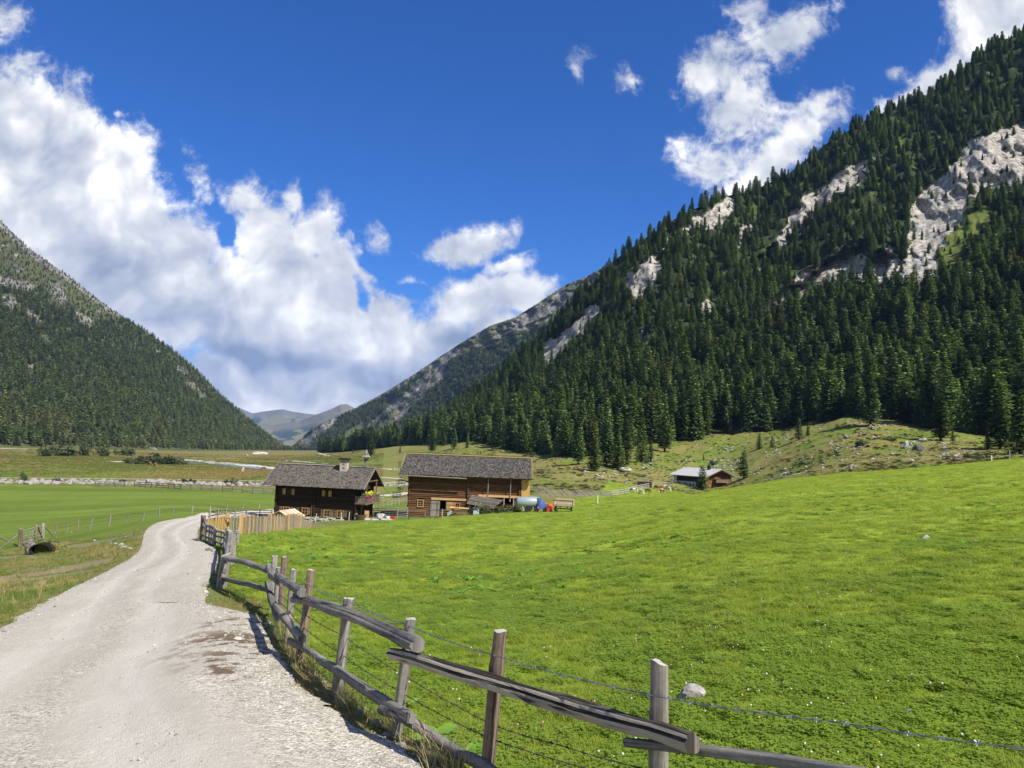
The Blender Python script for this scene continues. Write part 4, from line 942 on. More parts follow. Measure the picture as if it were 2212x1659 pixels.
def build_grass():
    X = []; Y = []; S = []; I = []
    for (dens, r0, r1, sc, sd) in ((250, 4.2, 9, 1.0, 1), (150, 9, 15, 1.15, 2), (60, 15, 27, 1.5, 3), (16, 27, 50, 2.4, 4), (4.0, 50, 110, 4.2, 5), (1.6, 110, 250, 6.0, 6)):
        area = .5 * 1.36 * (r1 ** 2 - r0 ** 2); x, y, rg = scatter_xy(int(area * dens), r0, r1, -.68, .68, sd)
        rd = road_mask(x, y) if r0 < 60 else np.full(len(x), 9.)
        rg_ = region(x, y, x, y); m = (rg_ == 1) & (rd > .25); x, y = x[m], y[m]
        cl = sm(fbm(x / 2.2, y / 2.2, 3, 19), -.05, .25)
        kind = np.where(rg.random(len(x)) < .12 + .28 * cl * (r0 < 20), rg.integers(4, 6, len(x)), rg.integers(0, 4, len(x)))
        X.append(x); Y.append(y); S.append(sc * rg.uniform(.65, 1.3, len(x)) * np.where(kind < 4, 1 + .3 * fbm(x / 1.5, y / 1.5, 2, 9), 1)); I.append(kind)
    x, y, s, k = map(np.concatenate, (X, Y, S, I)); z = H(x, y); rg = np.random.default_rng(5)
    pr = [tuft(1, 34, .085, .075, .0050, M_grass, .7), tuft(2, 40, .10, .065, .0045, M_grass, .9), tuft(3, 30, .09, .095, .0050, M_grass, .6), tuft(4, 34, .10, .070, .0055, M_grass, 1.0), clover_patch(5, 36, .10, M_clover), clover_patch(6, 44, .12, M_clover, .013, .06)]
    fl = np.interp(np.hypot(x, y), [5, 14, 30, 70, 200], [.8, .65, .40, .25, .2]); s = np.stack([s, s, s * fl], 1)
    scatter('grass', np.stack([x, y, z], 1), np.stack([rg.normal(0, .08, len(x)), rg.normal(0, .08, len(x)), rg.uniform(0, 6.28, len(x))], 1), s, k, pr, 'short bright green meadow grass with clover')
    # rough, drier grass along the road, the fence line and the left bank
    X = []; Y = []; S = []; I = []
    for (dens, r0, r1, sc, sd) in ((120, 3, 16, .9, 11), (45, 16, 32, 1.25, 12), (14, 32, 75, 1.9, 13)):
        area = .5 * 1.36 * (r1 ** 2 - r0 ** 2); x, y, rg = scatter_xy(int(area * dens), r0, r1, -.68, .68, sd)
        rd = road_mask(x, y); g_ = region(x, y, x, y); bare = np.where((x < -10) & (np.hypot(x, y) > 18), fbm(x / 4, y / 1.6, 4, 55), -1)
        m = (rd > -.02) & (((g_ == 2) & (bare < .3)) | ((rd < .35) & (g_ == 1) & (rg.random(len(x)) < .5)))
        m &= rg.random(len(x)) < sm(rd, -.1, .3) * .8 + .2
        x, y = x[m], y[m]; dry = fbm(x / 2.5, y / 2.5, 3, 33)
        X.append(x); Y.append(y); S.append(sc * rg.uniform(.5, 1.2, len(x)) * np.where(rd[m] < .4, .8, 1)); I.append(np.where(dry + rg.normal(0, .15, len(x)) > .08, rg.integers(2, 4, len(x)), rg.integers(0, 2, len(x))))
    x, y, s, k = map(np.concatenate, (X, Y, S, I)); z = H(x, y)
    M_rg = grass_mat('roadside_grass', [(.115, .20, .022), (.165, .235, .035), (.24, .25, .07)])
    pr = [tuft(21, 34, .10, .075, .005, M_rg, .9), tuft(22, 30, .09, .10, .005, M_rg, .8), tuft(23, 26, .09, .11, .0045, M_dry, .8), tuft(24, 30, .11, .09, .0045, M_dry, 1.0)]
    scatter('grass', np.stack([x, y, z], 1), np.stack([rg.normal(0, .1, len(x)), rg.normal(0, .1, len(x)), rg.uniform(0, 6.28, len(x))], 1), s, k, pr, 'rough half-dry grass along the road verges')
build_grass()
def tussocks():
    rg = np.random.default_rng(77); X = []; Y = []; K = []; S = []
    a = rg.uniform(-.62, -.05, 60000); r = np.exp(rg.uniform(math.log(200), math.log(900), 60000)); x, y = r * np.sin(a), r * np.cos(a)
    m = (region(x, y, x, y) == 0) & (r > 215) & (fbm(x / 30, y / 80, 3, 14) > rg.uniform(-.5, .5, len(x))); X.append(x[m]); Y.append(y[m]); S.append(rg.uniform(.5, 1.1, m.sum()) * np.clip(r[m] / 320, .7, 2.0)); K.append(np.where(fbm(x[m] / 60, y[m] / 120, 3, 15) > .0, rg.integers(0, 2, m.sum()), 2))
    a = rg.uniform(-.14, .66, 62000); r = rg.uniform(165, 520, 62000); x, y = r * np.sin(a), r * np.cos(a)
    m = (region(x, y, x, y) == 4) & (fbm(x / 9, y / 9, 3, 16) > rg.uniform(-.45, .35, len(x))); X.append(x[m]); Y.append(y[m]); S.append(rg.uniform(.4, 1.0, m.sum())); K.append(rg.choice([0, 1, 2, 2, 3], m.sum(), p=[.24, .2, .24, .22, .10]))
    x, y, s, k = map(np.concatenate, (X, Y, S, K)); M_sedge = grass_mat('sedge', [(.20, .16, .05), (.29, .22, .08), (.34, .25, .10)], .25); M_tus = grass_mat('tussock', [(.11, .15, .03), (.16, .19, .04), (.20, .20, .06)], .25); M_dwarf = grass_mat('dwarf_shrub', [(.040, .065, .02), (.065, .095, .03)], .15)
    pr = [tuft(601, 26, .55, .42, .09, M_sedge, .9), tuft(602, 26, .6, .36, .10, M_sedge, 1.0), tuft(603, 28, .6, .34, .10, M_tus, 1.0), clover_patch(604, 110, .75, M_dwarf, .13, .45)]
    scatter('sedge', np.stack([x, y, H(x, y)], 1), np.stack([x * 0, x * 0, rg.uniform(0, 6.28, len(x))], 1), s, k, pr, 'tussocks, sedge and dwarf shrubs on the valley pasture')
tussocks()
# ------------------------------------------------------------------ building materials
M_log_dark = wood('dark_log_wood', (.018, .011, .008), (.070, .040, .023), 16, .85, .6)
M_log_barn = wood('brown_log_wood', (.060, .031, .017), (.255, .125, .056), 14, .85, .7)
M_plank_grey = wood('grey_weathered_plank', (.16, .145, .125), (.34, .315, .275), 16, .9, .5)
M_plank_tan = wood('light_sawn_wood', (.40, .24, .10), (.66, .43, .20), 10, .7, .2, .15)
M_plank_gold = wood('golden_board', (.44, .25, .07), (.66, .40, .14), 10, .7, .2, .15)
M_plank_brown = wood('old_brown_plank', (.10, .065, .04), (.28, .185, .115), 14, .85, .5)
M_red_log = wood('reddish_log_wood', (.12, .045, .022), (.30, .125, .06), 10, .8, .4)
M_dark = simple('shaded_interior_wood', (.035, .025, .018), .9)  # plain dark brown for ridge caps, handles, frames and the ramp
M_glass = NT('window_glass'); M_glass.set('Base Color', (.02, .025, .03)); M_glass.set('Roughness', .08); M_glass.set('Specular IOR Level', .5); M_glass = M_glass.m
M_white = simple('white_paint', (.72, .71, .68), .6, 0, .12, 5)
M_plaster = simple('old_chimney_plaster', (.46, .43, .38), .95, 0, .35, 3, .3)
M_patch = simple('bare_reddish_stone', (.30, .17, .10), .95, 0, .4, 6, .3)
M_stone = NT('grey_stone'); _g = M_stone.coord('Object'); _ns = M_stone.noise(_g, 2.5, 6, .65); _r = M_stone.rand()
_c = M_stone.ramp(_ns, [(.3, (.13, .125, .115)), (.5, (.33, .32, .30)), (.72, (.50, .49, .46))]); _h = M_stone.node('ShaderNodeHueSaturation'); M_stone.L.new(_c, _h.inputs['Color']); M_stone.L.new(M_stone.math('MULTIPLY_ADD', _r, .5, .72), _h.inputs['Value'])
M_stone.set('Base Color', _h.outputs[0]); M_stone.set('Roughness', .95); M_stone.bump(_ns, .6, .08); M_stone = M_stone.m
M_block = simple('pale_concrete_block', (.42, .41, .385), .95, 0, .15, 3, .2)
def shingle_mat(name, stops, lichen=None):
    t = NT(name); r = t.attr('rnd', 'Fac'); n = t.noise(t.coord('Object'), 1.2, 4); n2 = t.noise(t.coord('UV'), 9, 4)
    c = t.ramp(t.math('ADD', t.math('MULTIPLY', r, .85), t.math('MULTIPLY_ADD', n, .3, -.08)), stops)
    hv = t.node('ShaderNodeHueSaturation'); t.L.new(c, hv.inputs['Color']); t.L.new(t.math('MULTIPLY_ADD', n2, .8, .6), hv.inputs['Value'])
    t.set('Base Color', hv.outputs[0]); t.set('Roughness', .9); t.bump(n2, .3, .01); return t.m
M_sh_house = shingle_mat('house_shingles', [(.05, (.040, .038, .035)), (.3, (.078, .076, .076)), (.5, (.115, .118, .122)), (.7, (.145, .115, .080)), (.95, (.20, .155, .11))])
M_sh_barn = shingle_mat('barn_shingles', [(.05, (.034, .032, .028)), (.35, (.075, .070, .066)), (.6, (.135, .130, .130)), (.8, (.115, .100, .070)), (.97, (.25, .24, .215))])
M_lichen = simple('yellow_lichen_board', (.22, .175, .06), .9, 0, .4, 3)
M_tin = simple('pale_roof_boards', (.43, .425, .41), .6, 0, .18, 2)

def log_wall(mb, a, b, z0, z1, nrm, openings=(), course=.23, over=.25, r=None):
    """stack of round logs from a to b (xy), openings = (s0, s1, z0, z1) along the wall"""
    a = Vector((a[0], a[1], 0)); b = Vector((b[0], b[1], 0)); d = (b - a); L = d.length; d.normalize()
    n = max(1, int(round((z1 - z0) / course))); c = (z1 - z0) / n
    for k in range(n):
        z = z0 + (k + .5) * c; rad = c * .54; mb.rnd = random.uniform(.15, .95)
        segs = [(-over * random.uniform(.7, 1.2), L + over * random.uniform(.7, 1.2))]
        for (s0, s1, q0, q1) in openings:
            if q0 - c * .3 < z < q1 + c * .3:
                ns = []
                for (u, v) in segs:
                    if s1 <= u or s0 >= v: ns.append((u, v)); continue
                    if s0 > u: ns.append((u, s0))
                    if s1 < v: ns.append((s1, v))
                segs = ns
        for (u, v) in segs:
            m = max(2, int((v - u) / 1.6) + 1); pts = []
            for i in range(m):
                s = u + (v - u) * i / (m - 1); q = a + d * s; pts.append((q.x + nrm[0] * random.uniform(-.015, .015), q.y + nrm[1] * random.uniform(-.015, .015), z + random.uniform(-.012, .012)))
            mb.tube(pts, [rad * random.uniform(.94, 1.05) for _ in pts], 8, .06, k)
def shingle_roof(mb, x0, x1, y0, z0, y1, z1, cw=.17, ch=.26, th=.03, sub=.07):
    """sloping field of shingles from the eave (y0,z0) to the ridge (y1,z1)"""
    sl = Vector((0, y1 - y0, z1 - z0)); S = sl.length; sl.normalize(); nr = Vector((0, -sl.z, sl.y)) if y1 > y0 else Vector((0, sl.z, -sl.y))
    if nr.z < 0: nr = -nr
    n = int(S / ch); e = Vector((0, y0, z0)); mb.rnd = .2
    p = [Vector((x0, y0, z0)), Vector((x1, y0, z0)), Vector((x1, y1, z1)), Vector((x0, y1, z1))]; q = [v - nr * sub for v in p]
    mb.face(p if y1 > y0 else p[::-1]); mb.face(q[::-1] if y1 > y0 else q)
    for i in range(4): mb.face([p[i], q[i], q[(i + 1) % 4], p[(i + 1) % 4]])
    for k in range(n):
        x = x0 - random.uniform(0, cw)
        while x < x1:
            w = cw * random.uniform(.6, 1.35); xa, xb = max(x, x0), min(x + w - .012, x1); x += w
            if xb - xa < .02: continue
            s0 = k * ch - random.uniform(0, .06) - .03; s1 = s0 + ch * 1.4; mb.rnd = random.random()
            t0 = th * random.uniform(1.0, 1.9); a = e + sl * max(s0, -.08); b = e + sl * min(s1, S)
            P = [Vector((xa, 0, 0)) + a + nr * t0, Vector((xb, 0, 0)) + a + nr * t0 * random.uniform(.8, 1.2), Vector((xb, 0, 0)) + b + nr * .004, Vector((xa, 0, 0)) + b + nr * .004]
            if y1 < y0: P = [P[1], P[0], P[3], P[2]]
            o = random.random() * 9; mb.face(P, [(o, 0), (o + .2, 0), (o + .2, .3), (o, .3)])
            mb.face([P[0] - nr * t0, P[1] - nr * t0, P[1], P[0]], [(o, 0), (o + .2, 0), (o + .2, .03), (o, .03)])
def window(root, x, z, w, h, y, fm, panes=(2, 2), depth=.10, label=None, name='window', fw=.07):
    f = MB(); g = MB()
    for (cx, cz, sx, sz) in ((x, z + h / 2, w + 2 * fw, fw), (x, z - h / 2, w + 2 * fw, fw), (x - w / 2, z, fw, h - fw), (x + w / 2, z, fw, h - fw)): f.box((cx, y - depth / 2, cz), (sx, depth, sz))
    for i in range(1, panes[0]): f.box((x - w / 2 + w * i / panes[0], y - .04, z), (.035, .05, h - fw))
    for j in range(1, panes[1]): f.box((x, y - .045, z - h / 2 + h * j / panes[1]), (w - fw, .04, .035))
    g.box((x, y + .01, z), (w, .02, h)); o = f.build(name, fm, root); g.build('pane', M_glass, o); return o
def shutter(root, x, z, w, h, y, m, name='shutter'):
    f = MB(); n = max(2, int(w / .16))
    for i in range(n): f.rnd = random.random(); f.box((x - w / 2 + w * (i + .5) / n, y - .02, z), (w / n - .008, .035, h))
    for zz in (z - h * .32, z + h * .32): f.rnd = .4; f.box((x, y - .05, zz), (w * .92, .03, .07))
    return f.build(name, m, root)
def gable(mb, pts, n=9):
    """boarded gable: pts = (x, y, zbase, y2, ...)"""
    pass

# ------------------------------------------------------------------ farmhouse
def build_house():
    Y0 = 104.0; c = at(768, 1121.5, Y0); al = math.radians(8); L, W = 11.2, 6.4
    u = Vector((math.cos(al), -math.sin(al), 0)); root_p = V3(c) - u * L
    r = thing('farmhouse', 'dark log farmhouse with shingled roof, chimney and flowered balcony', 'farmhouse', root_p, -al)
    w = MB(); lower = [(1.05, 1.95, .25, 1.15), (3.75, 4.55, .25, 1.15), (6.85, 7.65, .12, 1.02), (8.65, 9.5, .12, 1.02), (1.15, 2.2, 2.85, 3.6), (6.9, 7.3, 2.85, 3.6)]
    log_wall(w, (0, 0), (L, 0), -.6, 4.15, (0, -1), lower)
    log_wall(w, (L, 0), (L, W), -.6, 4.15, (1, 0), [(1.6, 2.5, .0, 2.0)]); log_wall(w, (0, 0), (0, W), -.6, 4.15, (-1, 0)); log_wall(w, (0, W), (L, W), -.6, 4.15, (0, 1))
    for (s0, s1, q0, q1) in lower: w.box(((s0 + s1) / 2, .35, (q0 + q1) / 2), (s1 - s0 + .3, .04, q1 - q0 + .3))
    for k in range(19):                                           # log ends of the cross walls
        for x in (0, 5.45, L): w.rnd = random.random(); w.tube([(x, -.34, -.45 + k * .245), (x, .1, -.45 + k * .245)], .105, 7, .1, k)
    yc = W / 2; zr = 6.75; ze = 4.05; ov = 1.25
    for x in (0.0, L):                                            # log gables
        for k in range(11):
            z = 4.25 + k * .23; t = (z - 4.1) / (zr - 4.1); h = (yc + .1) * (1 - t)
            if h > .2: w.rnd = random.random(); w.tube([(x, yc - h, z), (x, yc, z), (x, yc + h, z)], .12, 7, .05, k)
    w.build('wall', M_log_dark, r, True)
    # roof
    rf = MB(); x0, x1 = -1.55, L + 1.35; sl = (zr - ze) / (yc + ov)
    shingle_roof(rf, x0, x1, -ov, ze, yc, zr); shingle_roof(rf, x0, x1, W + ov, ze, yc, zr)
    ro = rf.build('roof', M_sh_house, r)
    b = MB()
    for sy in (-1, 1):
        for x in (x0 - .02, x1 + .02): b.rnd = .5; b.beam((x, yc + sy * (yc + ov), ze - .02), (x, yc, zr - .02), .05, .22)
    b.box(((x0 + x1) / 2, yc - .1, zr + .07), (x1 - x0 + .1, .26, .05), Matrix.Rotation(.4, 3, 'X')); b.build('ridge_board', M_plank_grey, ro)
    b = MB(); b.box(((x0 + x1) / 2, yc + .08, zr + .13), (x1 - x0 + .12, .06, .10)); b.build('ridge_cap', M_dark, ro)
    p = MB()
    for y, z in ((-.75, 4.2), (.0, 4.65), (yc, 6.4), (W, 4.65), (W + .75, 4.2)): p.rnd = .5; p.tube([(L - .3, y, z - .12), (L + 1.25, y, z - .12)], .11, 8); p.tube([(-1.4, y, z - .12), (.3, y, z - .12)], .11, 8)
    for y in (.8, yc + 1.8): p.box((L + 1.05, y, 4.0), (.13, .13, 2.2))
    p.beam((L + 1.05, .5, 4.95), (L + 1.05, W - .5, 4.95), .12, .14); p.build('purlin', M_plank_brown, r)
    # chimney
    cx, cy = 8.35, yc - .75; m = MB(); m.box((cx, cy, 6.75), (1.0, .75, 1.9)); ch = m.build('chimney', M_plaster, ro)
    m = MB(); m.box((cx, cy, 7.76), (1.55, 1.15, .14)); m.box((cx, cy, 7.88), (1.35, 1.0, .10)); m.build('chimney_cap', M_dark, ch)
    m = MB()
    for dz, ww in ((6.55, .42), (7.05, .5)):
        m.tube([(cx + random.uniform(-.1, .1), cy - .382, dz - .16), (cx, cy - .383, dz), (cx + .05, cy - .382, dz + .16)], [.05, ww / 2, .08], 8, .2, 3, True, .04)
    m.box((cx, cy - .383, 7.42), (.7, .02, .12)); m.build('stone_patch', M_patch, ch)
    # bell turret on the ridge
    tx = L - .05; m = MB(); m.box((tx, yc, 7.1), (.34, .34, 1.0))
    for k in range(4):
        a = k * math.pi / 2 + .78; m.beam((tx + .15 * math.cos(a), yc + .15 * math.sin(a), 7.5), (tx + .42 * math.cos(a), yc + .42 * math.sin(a), 8.25), .07, .07)
    bt = m.build('bell_turret', M_plank_grey, ro)
    m = MB(); prof = [(.66, 8.2), (.44, 8.42), (.25, 8.75), (.10, 9.08), (.03, 9.2)]
    for (ra, za), (rb, zb) in zip(prof[:-1], prof[1:]):
        for k in range(8):
            a, b2 = k * math.pi / 4, (k + 1) * math.pi / 4; m.rnd = random.random(); m.face([(tx + ra * math.cos(a), yc + ra * math.sin(a), za), (tx + ra * math.cos(b2), yc + ra * math.sin(b2), za), (tx + rb * math.cos(b2), yc + rb * math.sin(b2), zb), (tx + rb * math.cos(a), yc + rb * math.sin(a), zb)])
    m.build('turret_roof', M_plank_grey, ro); m = MB(); m.tube([(tx, yc, 9.15), (tx, yc, 9.95)], [.03, .012], 6); m.build('spire', M_dark, ro)
    m = MB(); m.tube([(tx, yc, 7.98), (tx, yc, 7.9), (tx, yc, 7.72), (tx, yc, 7.62)], [.03, .1, .13, .19], 12); m.build('bell', simple('bell_bronze', (.12, .10, .06), .5, .8), ro)
    # windows and shutters
    for x in (1.5, 4.15, 7.25, 9.08): window(r, x, .7 if x < 5 else .57, .82, .84, -.08, M_plank_tan, (2, 2), .08)
    for x, ww in ((.75, .38), (2.28, .38), (3.15, .42), (3.45 + 1.4, .38), (6.6, .4), (7.92, .4), (8.38, .4), (9.78, .4)): shutter(r, x, .72 if x < 5 else .57, ww, .9, -.14, M_plank_brown)
    for x, w_ in ((1.7, .9), (7.1, .5)):
        window(r, x, 3.22, w_ - .1, .7, -.05, M_dark, (2, 2), .05)
        shutter(r, x - w_ / 2 - .2, 3.2, .42, .8, -.16, M_plank_gold); shutter(r, x + w_ / 2 + .2, 3.2, .42, .8, -.16, M_plank_gold)
    d = MB()
    for k in range(5): d.rnd = random.random(); d.box((L + .12, 1.62 + k * .17, 1.0), (.05, .165, 1.95))
    do = d.build('door', M_plank_brown, r); h = MB(); h.tube([(L + .17, 1.75, 1.0), (L + .22, 1.75, 1.0), (L + .22, 1.75, .9)], .02, 6); h.build('handle', M_dark, do)
    # balcony round the gable
    b = MB(); bx = L + 1.3; b.rnd = .6; b.box((L + .62, yc - .2, 1.98), (1.5, W + .3, .12)); b.box((L + .62, -.42, 2.1), (1.5, .12, .16)); b.box((bx, yc - .2, 2.1), (.12, W + .2, .16))
    b.box((L + .62, -.42, 3.02), (1.5, .14, .09)); b.box((bx, yc - .2, 3.02), (.14, W + .2, .09)); bo = b.build('balcony', M_plank_brown, r)
    m = MB()
    def bal(cx, cy, ax):
        m.rnd = random.random(); pr = [(.0, .05), (.14, .09), (.3, .045), (.46, .10), (.62, .05), (.78, .085), (.84, .06)]
        for (za, ra), (zb, rb) in zip(pr[:-1], pr[1:]):
            d = Vector((1, 0, 0)) if ax == 'x' else Vector((0, 1, 0)); o = Vector((cx, cy, 2.16)); nrm = Vector((0, -.02, 0)) if ax == 'x' else Vector((.02, 0, 0))
            for sgn in (1, -1):
                q = [o - d * ra + Vector((0, 0, za)), o + d * ra + Vector((0, 0, za)), o + d * rb + Vector((0, 0, zb)), o - d * rb + Vector((0, 0, zb))]; q = [v + nrm * sgn for v in q]; m.face(q if sgn > 0 else q[::-1])
    for k in range(6): bal(L + .05 + k * .21, -.42, 'x')
    for k in range(26): bal(bx, -.25 + k * .24, 'y')
    m.box((bx - .12, -.44, 2.6), (.34, .05, .8)); m.build('balustrade', M_plank_grey, bo)
    # flowers hang over the railing: their own thing
    p = Vector((bx, .4, 3.1)); Mx = Matrix.Rotation(-al, 4, 'Z'); wp = root_p + (Mx @ p)
    f = thing('flower_box', 'flower box with yellow and magenta blossoms hanging on the balcony rail', 'flower box', wp, -al)
    m = MB(); m.box((.05, .55, -.02), (.22, 2.3, .2)); m.build('box', M_plank_brown, f)
    for nm, colr, zz, n, sp in (('leaves', (.06, .14, .03), .12, 150, .34), ('yellow_blossoms', (.75, .58, .05), .32, 110, .26), ('magenta_blossoms', (.55, .03, .18), -.18, 100, .30)):
        m = MB()
        for k in range(n):
            cp = Vector((.1 + random.gauss(0, .16), .55 + random.uniform(-1.25, 1.25), zz + random.gauss(0, sp * .5))); e = Vector((random.gauss(0, 1), random.gauss(0, 1), random.gauss(0, 1))).normalized(); g = e.orthogonal().normalized(); s = random.uniform(.05, .10); m.rnd = random.random()
            m.face([cp - e * s, cp - g * s, cp + e * s, cp + g * s])
        m.build(nm, simple(nm, colr, .6, 0, .3, 9), f)
    # rain pipe by the left windows
    m = MB(); m.tube([(5.1, -.16, .1), (5.1, -.16, 1.6)], .09, 8); m.build('rain_pipe', simple('rusty_pipe', (.16, .10, .07), .8, .2), r)
    return r, root_p, al, L, W
HOUSE, HP, HAL, HL, HW = build_house()
def hloc(x, y, z=None):
    p = HP + (Matrix.Rotation(-HAL, 3, 'Z') @ Vector((x, y, 0)))
    if z is None: p.z = float(H(p.x, p.y))
    else: p.z = HP.z + z
    return p

# ------------------------------------------------------------------ barn
def build_barn():
    Y0 = 110.0; c = at(882, 1119, Y0); L, W = 15.5, 10.0
    r = thing('barn', 'brown log barn with long shingled roof and golden boards at its right end', 'barn', c, 0)
    w = MB(); op = [(4.35, 5.25, 1.35, 2.45), (1.2, 2.05, 1.62, 2.62), (6.5, 7.2, 1.42, 2.4), (10.9, 15.1, 2.7, 3.45)]
    log_wall(w, (0, 0), (L, 0), 0, 6.1, (0, -1), op, .25); log_wall(w, (0, 0), (0, W), 0, 6.1, (-1, 0), (), .25); log_wall(w, (L, 0), (L, W), 0, 6.1, (1, 0), (), .25); log_wall(w, (0, W), (L, W), 0, 6.1, (0, 1), (), .25)
    for k in range(24):
        for x in (0, 8.25, L): w.rnd = random.random(); w.tube([(x, -.36, .12 + k * .25), (x, .1, .12 + k * .25)], .11, 7, .1, k)
    yc = W / 2; ze, zr, ov = 6.15, 8.95, 1.15
    for x in (0.0, L):
        for k in range(11):
            z = 6.2 + k * .25; h = (yc + .1) * (1 - (z - 6.1) / (zr - 6.0))
            if h > .2: w.rnd = random.random(); w.tube([(x, yc - h, z), (x, yc + h, z)], .13, 7, .05, k)
    w.build('wall', M_log_barn, r, True)
    m = MB(); m.box((L / 2, W / 2, -.35), (L + .5, W + .5, .75)); m.build('stone_base', M_block, r)
    rf = MB(); x0, x1 = -1.45, L + 1.75
    shingle_roof(rf, x0, x1, -ov, ze, yc, zr, .15, .27, .045); shingle_roof(rf, x0, x1, W + ov, ze, yc, zr, .2, .3, .04); ro = rf.build('roof', M_sh_barn, r)
    b = MB(); b.box(((x0 + x1) / 2, yc - .16, zr + .03), (x1 - x0, .34, .05), Matrix.Rotation(.45, 3, 'X'))
    b.beam((x1 - .10, -ov, ze + .09), (x1 - .10, yc, zr + .09), .15, .04, (0, 0, 1)); b.beam((x0 + .06, -ov + 1.2, ze + .75), (x0 + .06, yc, zr + .08), .14, .05); b.build('lichen_board', M_lichen, ro)
    b = MB(); b.box(((x0 + x1) / 2, yc + .08, zr + .14), (x1 - x0 + .2, .1, .13)); b.build('ridge_cap', M_dark, ro)
    b = MB()
    for sy in (-1, 1):
        for x in (x0 - .03, x1 + .03): b.rnd = .4; b.beam((x, yc + sy * (yc + ov), ze - .02), (x, yc, zr - .02), .05, .26)
    b.tube([(x0 + .1, -ov - .1, ze - .16), (x0 + 4, -ov - .1, ze - .2), (x0 + 9.5, -ov - .1, ze - .28)], .09, 8); b.build('gutter', M_plank_grey, ro)
    b = MB()
    for y in (-.7, .0, yc, W): b.tube([(-1.3, y, ze + .1 if y < .5 else ze), (.2, y, ze + .1 if y < .5 else ze)], .13, 8); b.tube([(L - .2, y, ze), (L + 1.6, y, ze)], .13, 8)
    b.build('purlin', M_plank_brown, r)
    window(r, 1.62, 2.12, .78, .95, -.10, M_plank_tan, (2, 3), .12, fw=.10); window(r, 6.85, 1.92, .62, .92, -.10, M_plank_tan, (2, 2), .12, fw=.08)
    def door(x0, x1, z0, z1, mt, nm, y=-.16):
        d = MB(); n = max(3, int((x1 - x0) / .2))
        for k in range(n): d.rnd = random.random(); d.box((x0 + (x1 - x0) * (k + .5) / n, y + random.uniform(-.01, .01), (z0 + z1) / 2 + random.uniform(-.02, .02)), ((x1 - x0) / n - .012, .05, z1 - z0))
        for z in (z0 + .3, z1 - .3): d.rnd = .3; d.box(((x0 + x1) / 2, y - .045, z), ((x1 - x0) * .95, .03, .09))
        o = d.build(nm, mt, r); h = MB(); h.tube([((x1 - .12), y - .06, (z0 + z1) / 2), (x1 - .12, y - .12, (z0 + z1) / 2 - .05), (x1 - .12, y - .06, (z0 + z1) / 2 - .16)], .015, 6); h.build('handle', M_dark, o); return o
    door(3.0, 4.3, .1, 2.55, M_plank_grey, 'door'); door(5.32, 6.42, 1.28, 2.42, M_plank_tan, 'hatch')
    m = MB()
    for x in (4.31, 5.27): m.box((x, -.13, 1.9), (.09, .1, 1.2))
    m.box((4.79, -.13, 1.3), (1.05, .1, .1)); m.build('hatch_frame', M_plank_grey, r)
    m = MB(); m.rnd = .7; m.box((5.7, -.16, 2.85), (5.2, .06, .3)); m.build('lintel_plank', M_plank_tan, r)
    # gallery on the right half
    g = MB(); g.rnd = .8; g.box((12.6, -.62, 3.58), (5.7, .07, .26)); g.box((12.6, -.3, 3.43), (5.7, .7, .06)); g.build('gallery_plank', M_plank_tan, r)
    for x in (11.05, 14.2): m = MB(); m.rnd = .8; m.box((x, -.72, 4.75), (.10, .08, 3.1)); m.box((x, -.72, 3.05), (.16, .12, .35)); m.build('hanging_pole', M_plank_grey, r)
    for x in (13.35, 14.7): m = MB(); m.rnd = .9; m.box((x, -.55, 2.9), (.17, .14, 1.1)); m.build('gallery_post', M_plank_grey, r)
    # new golden boards closing the right end
    m = MB(); m.rnd = .7
    for k in range(6): m.rnd = random.uniform(.5, .95); m.box((L + .32 + k * .155, -.30 - .02 * (k % 2), 3.85), (.15, .04, 4.3 - (.3 if k == 0 else 0)))
    m.build('board_panel', M_plank_gold, r)
    m = MB(); m.rnd = .7; m.box((L + 1.3, -.28, 3.6), (.2, .05, 3.8)); m.box((L + .7, -.345, 2.55), (.5, .03, .07)); m.build('board_door', M_plank_gold, r)
    # low shed built on behind
    m = MB(); m.rnd = .5
    for k in range(12): m.rnd = random.random(); m.box((L + 1.15 + k * .2, 3.0, 2.0 - k * .05), (.19, .05, 2.4 - .1 * k))
    m.build('shed_wall', M_plank_grey, r)
    m = MB()
    for k in range(9): m.rnd = random.random(); m.beam((L + .6, 2.4 + k * .22, 3.95 + random.uniform(-.02, .02)), (L + 4.1, 2.4 + k * .22, 2.45 + random.uniform(-.02, .02)), .21, .05)
    m.build('shed_roof', M_plank_grey, r)
    return r, V3(c)
BARN, BP = build_barn()
def bloc(x, y, z=None):
    p = BP + Vector((x, y, 0)); p.z = float(H(p.x, p.y)) if z is None else BP.z + z; return p

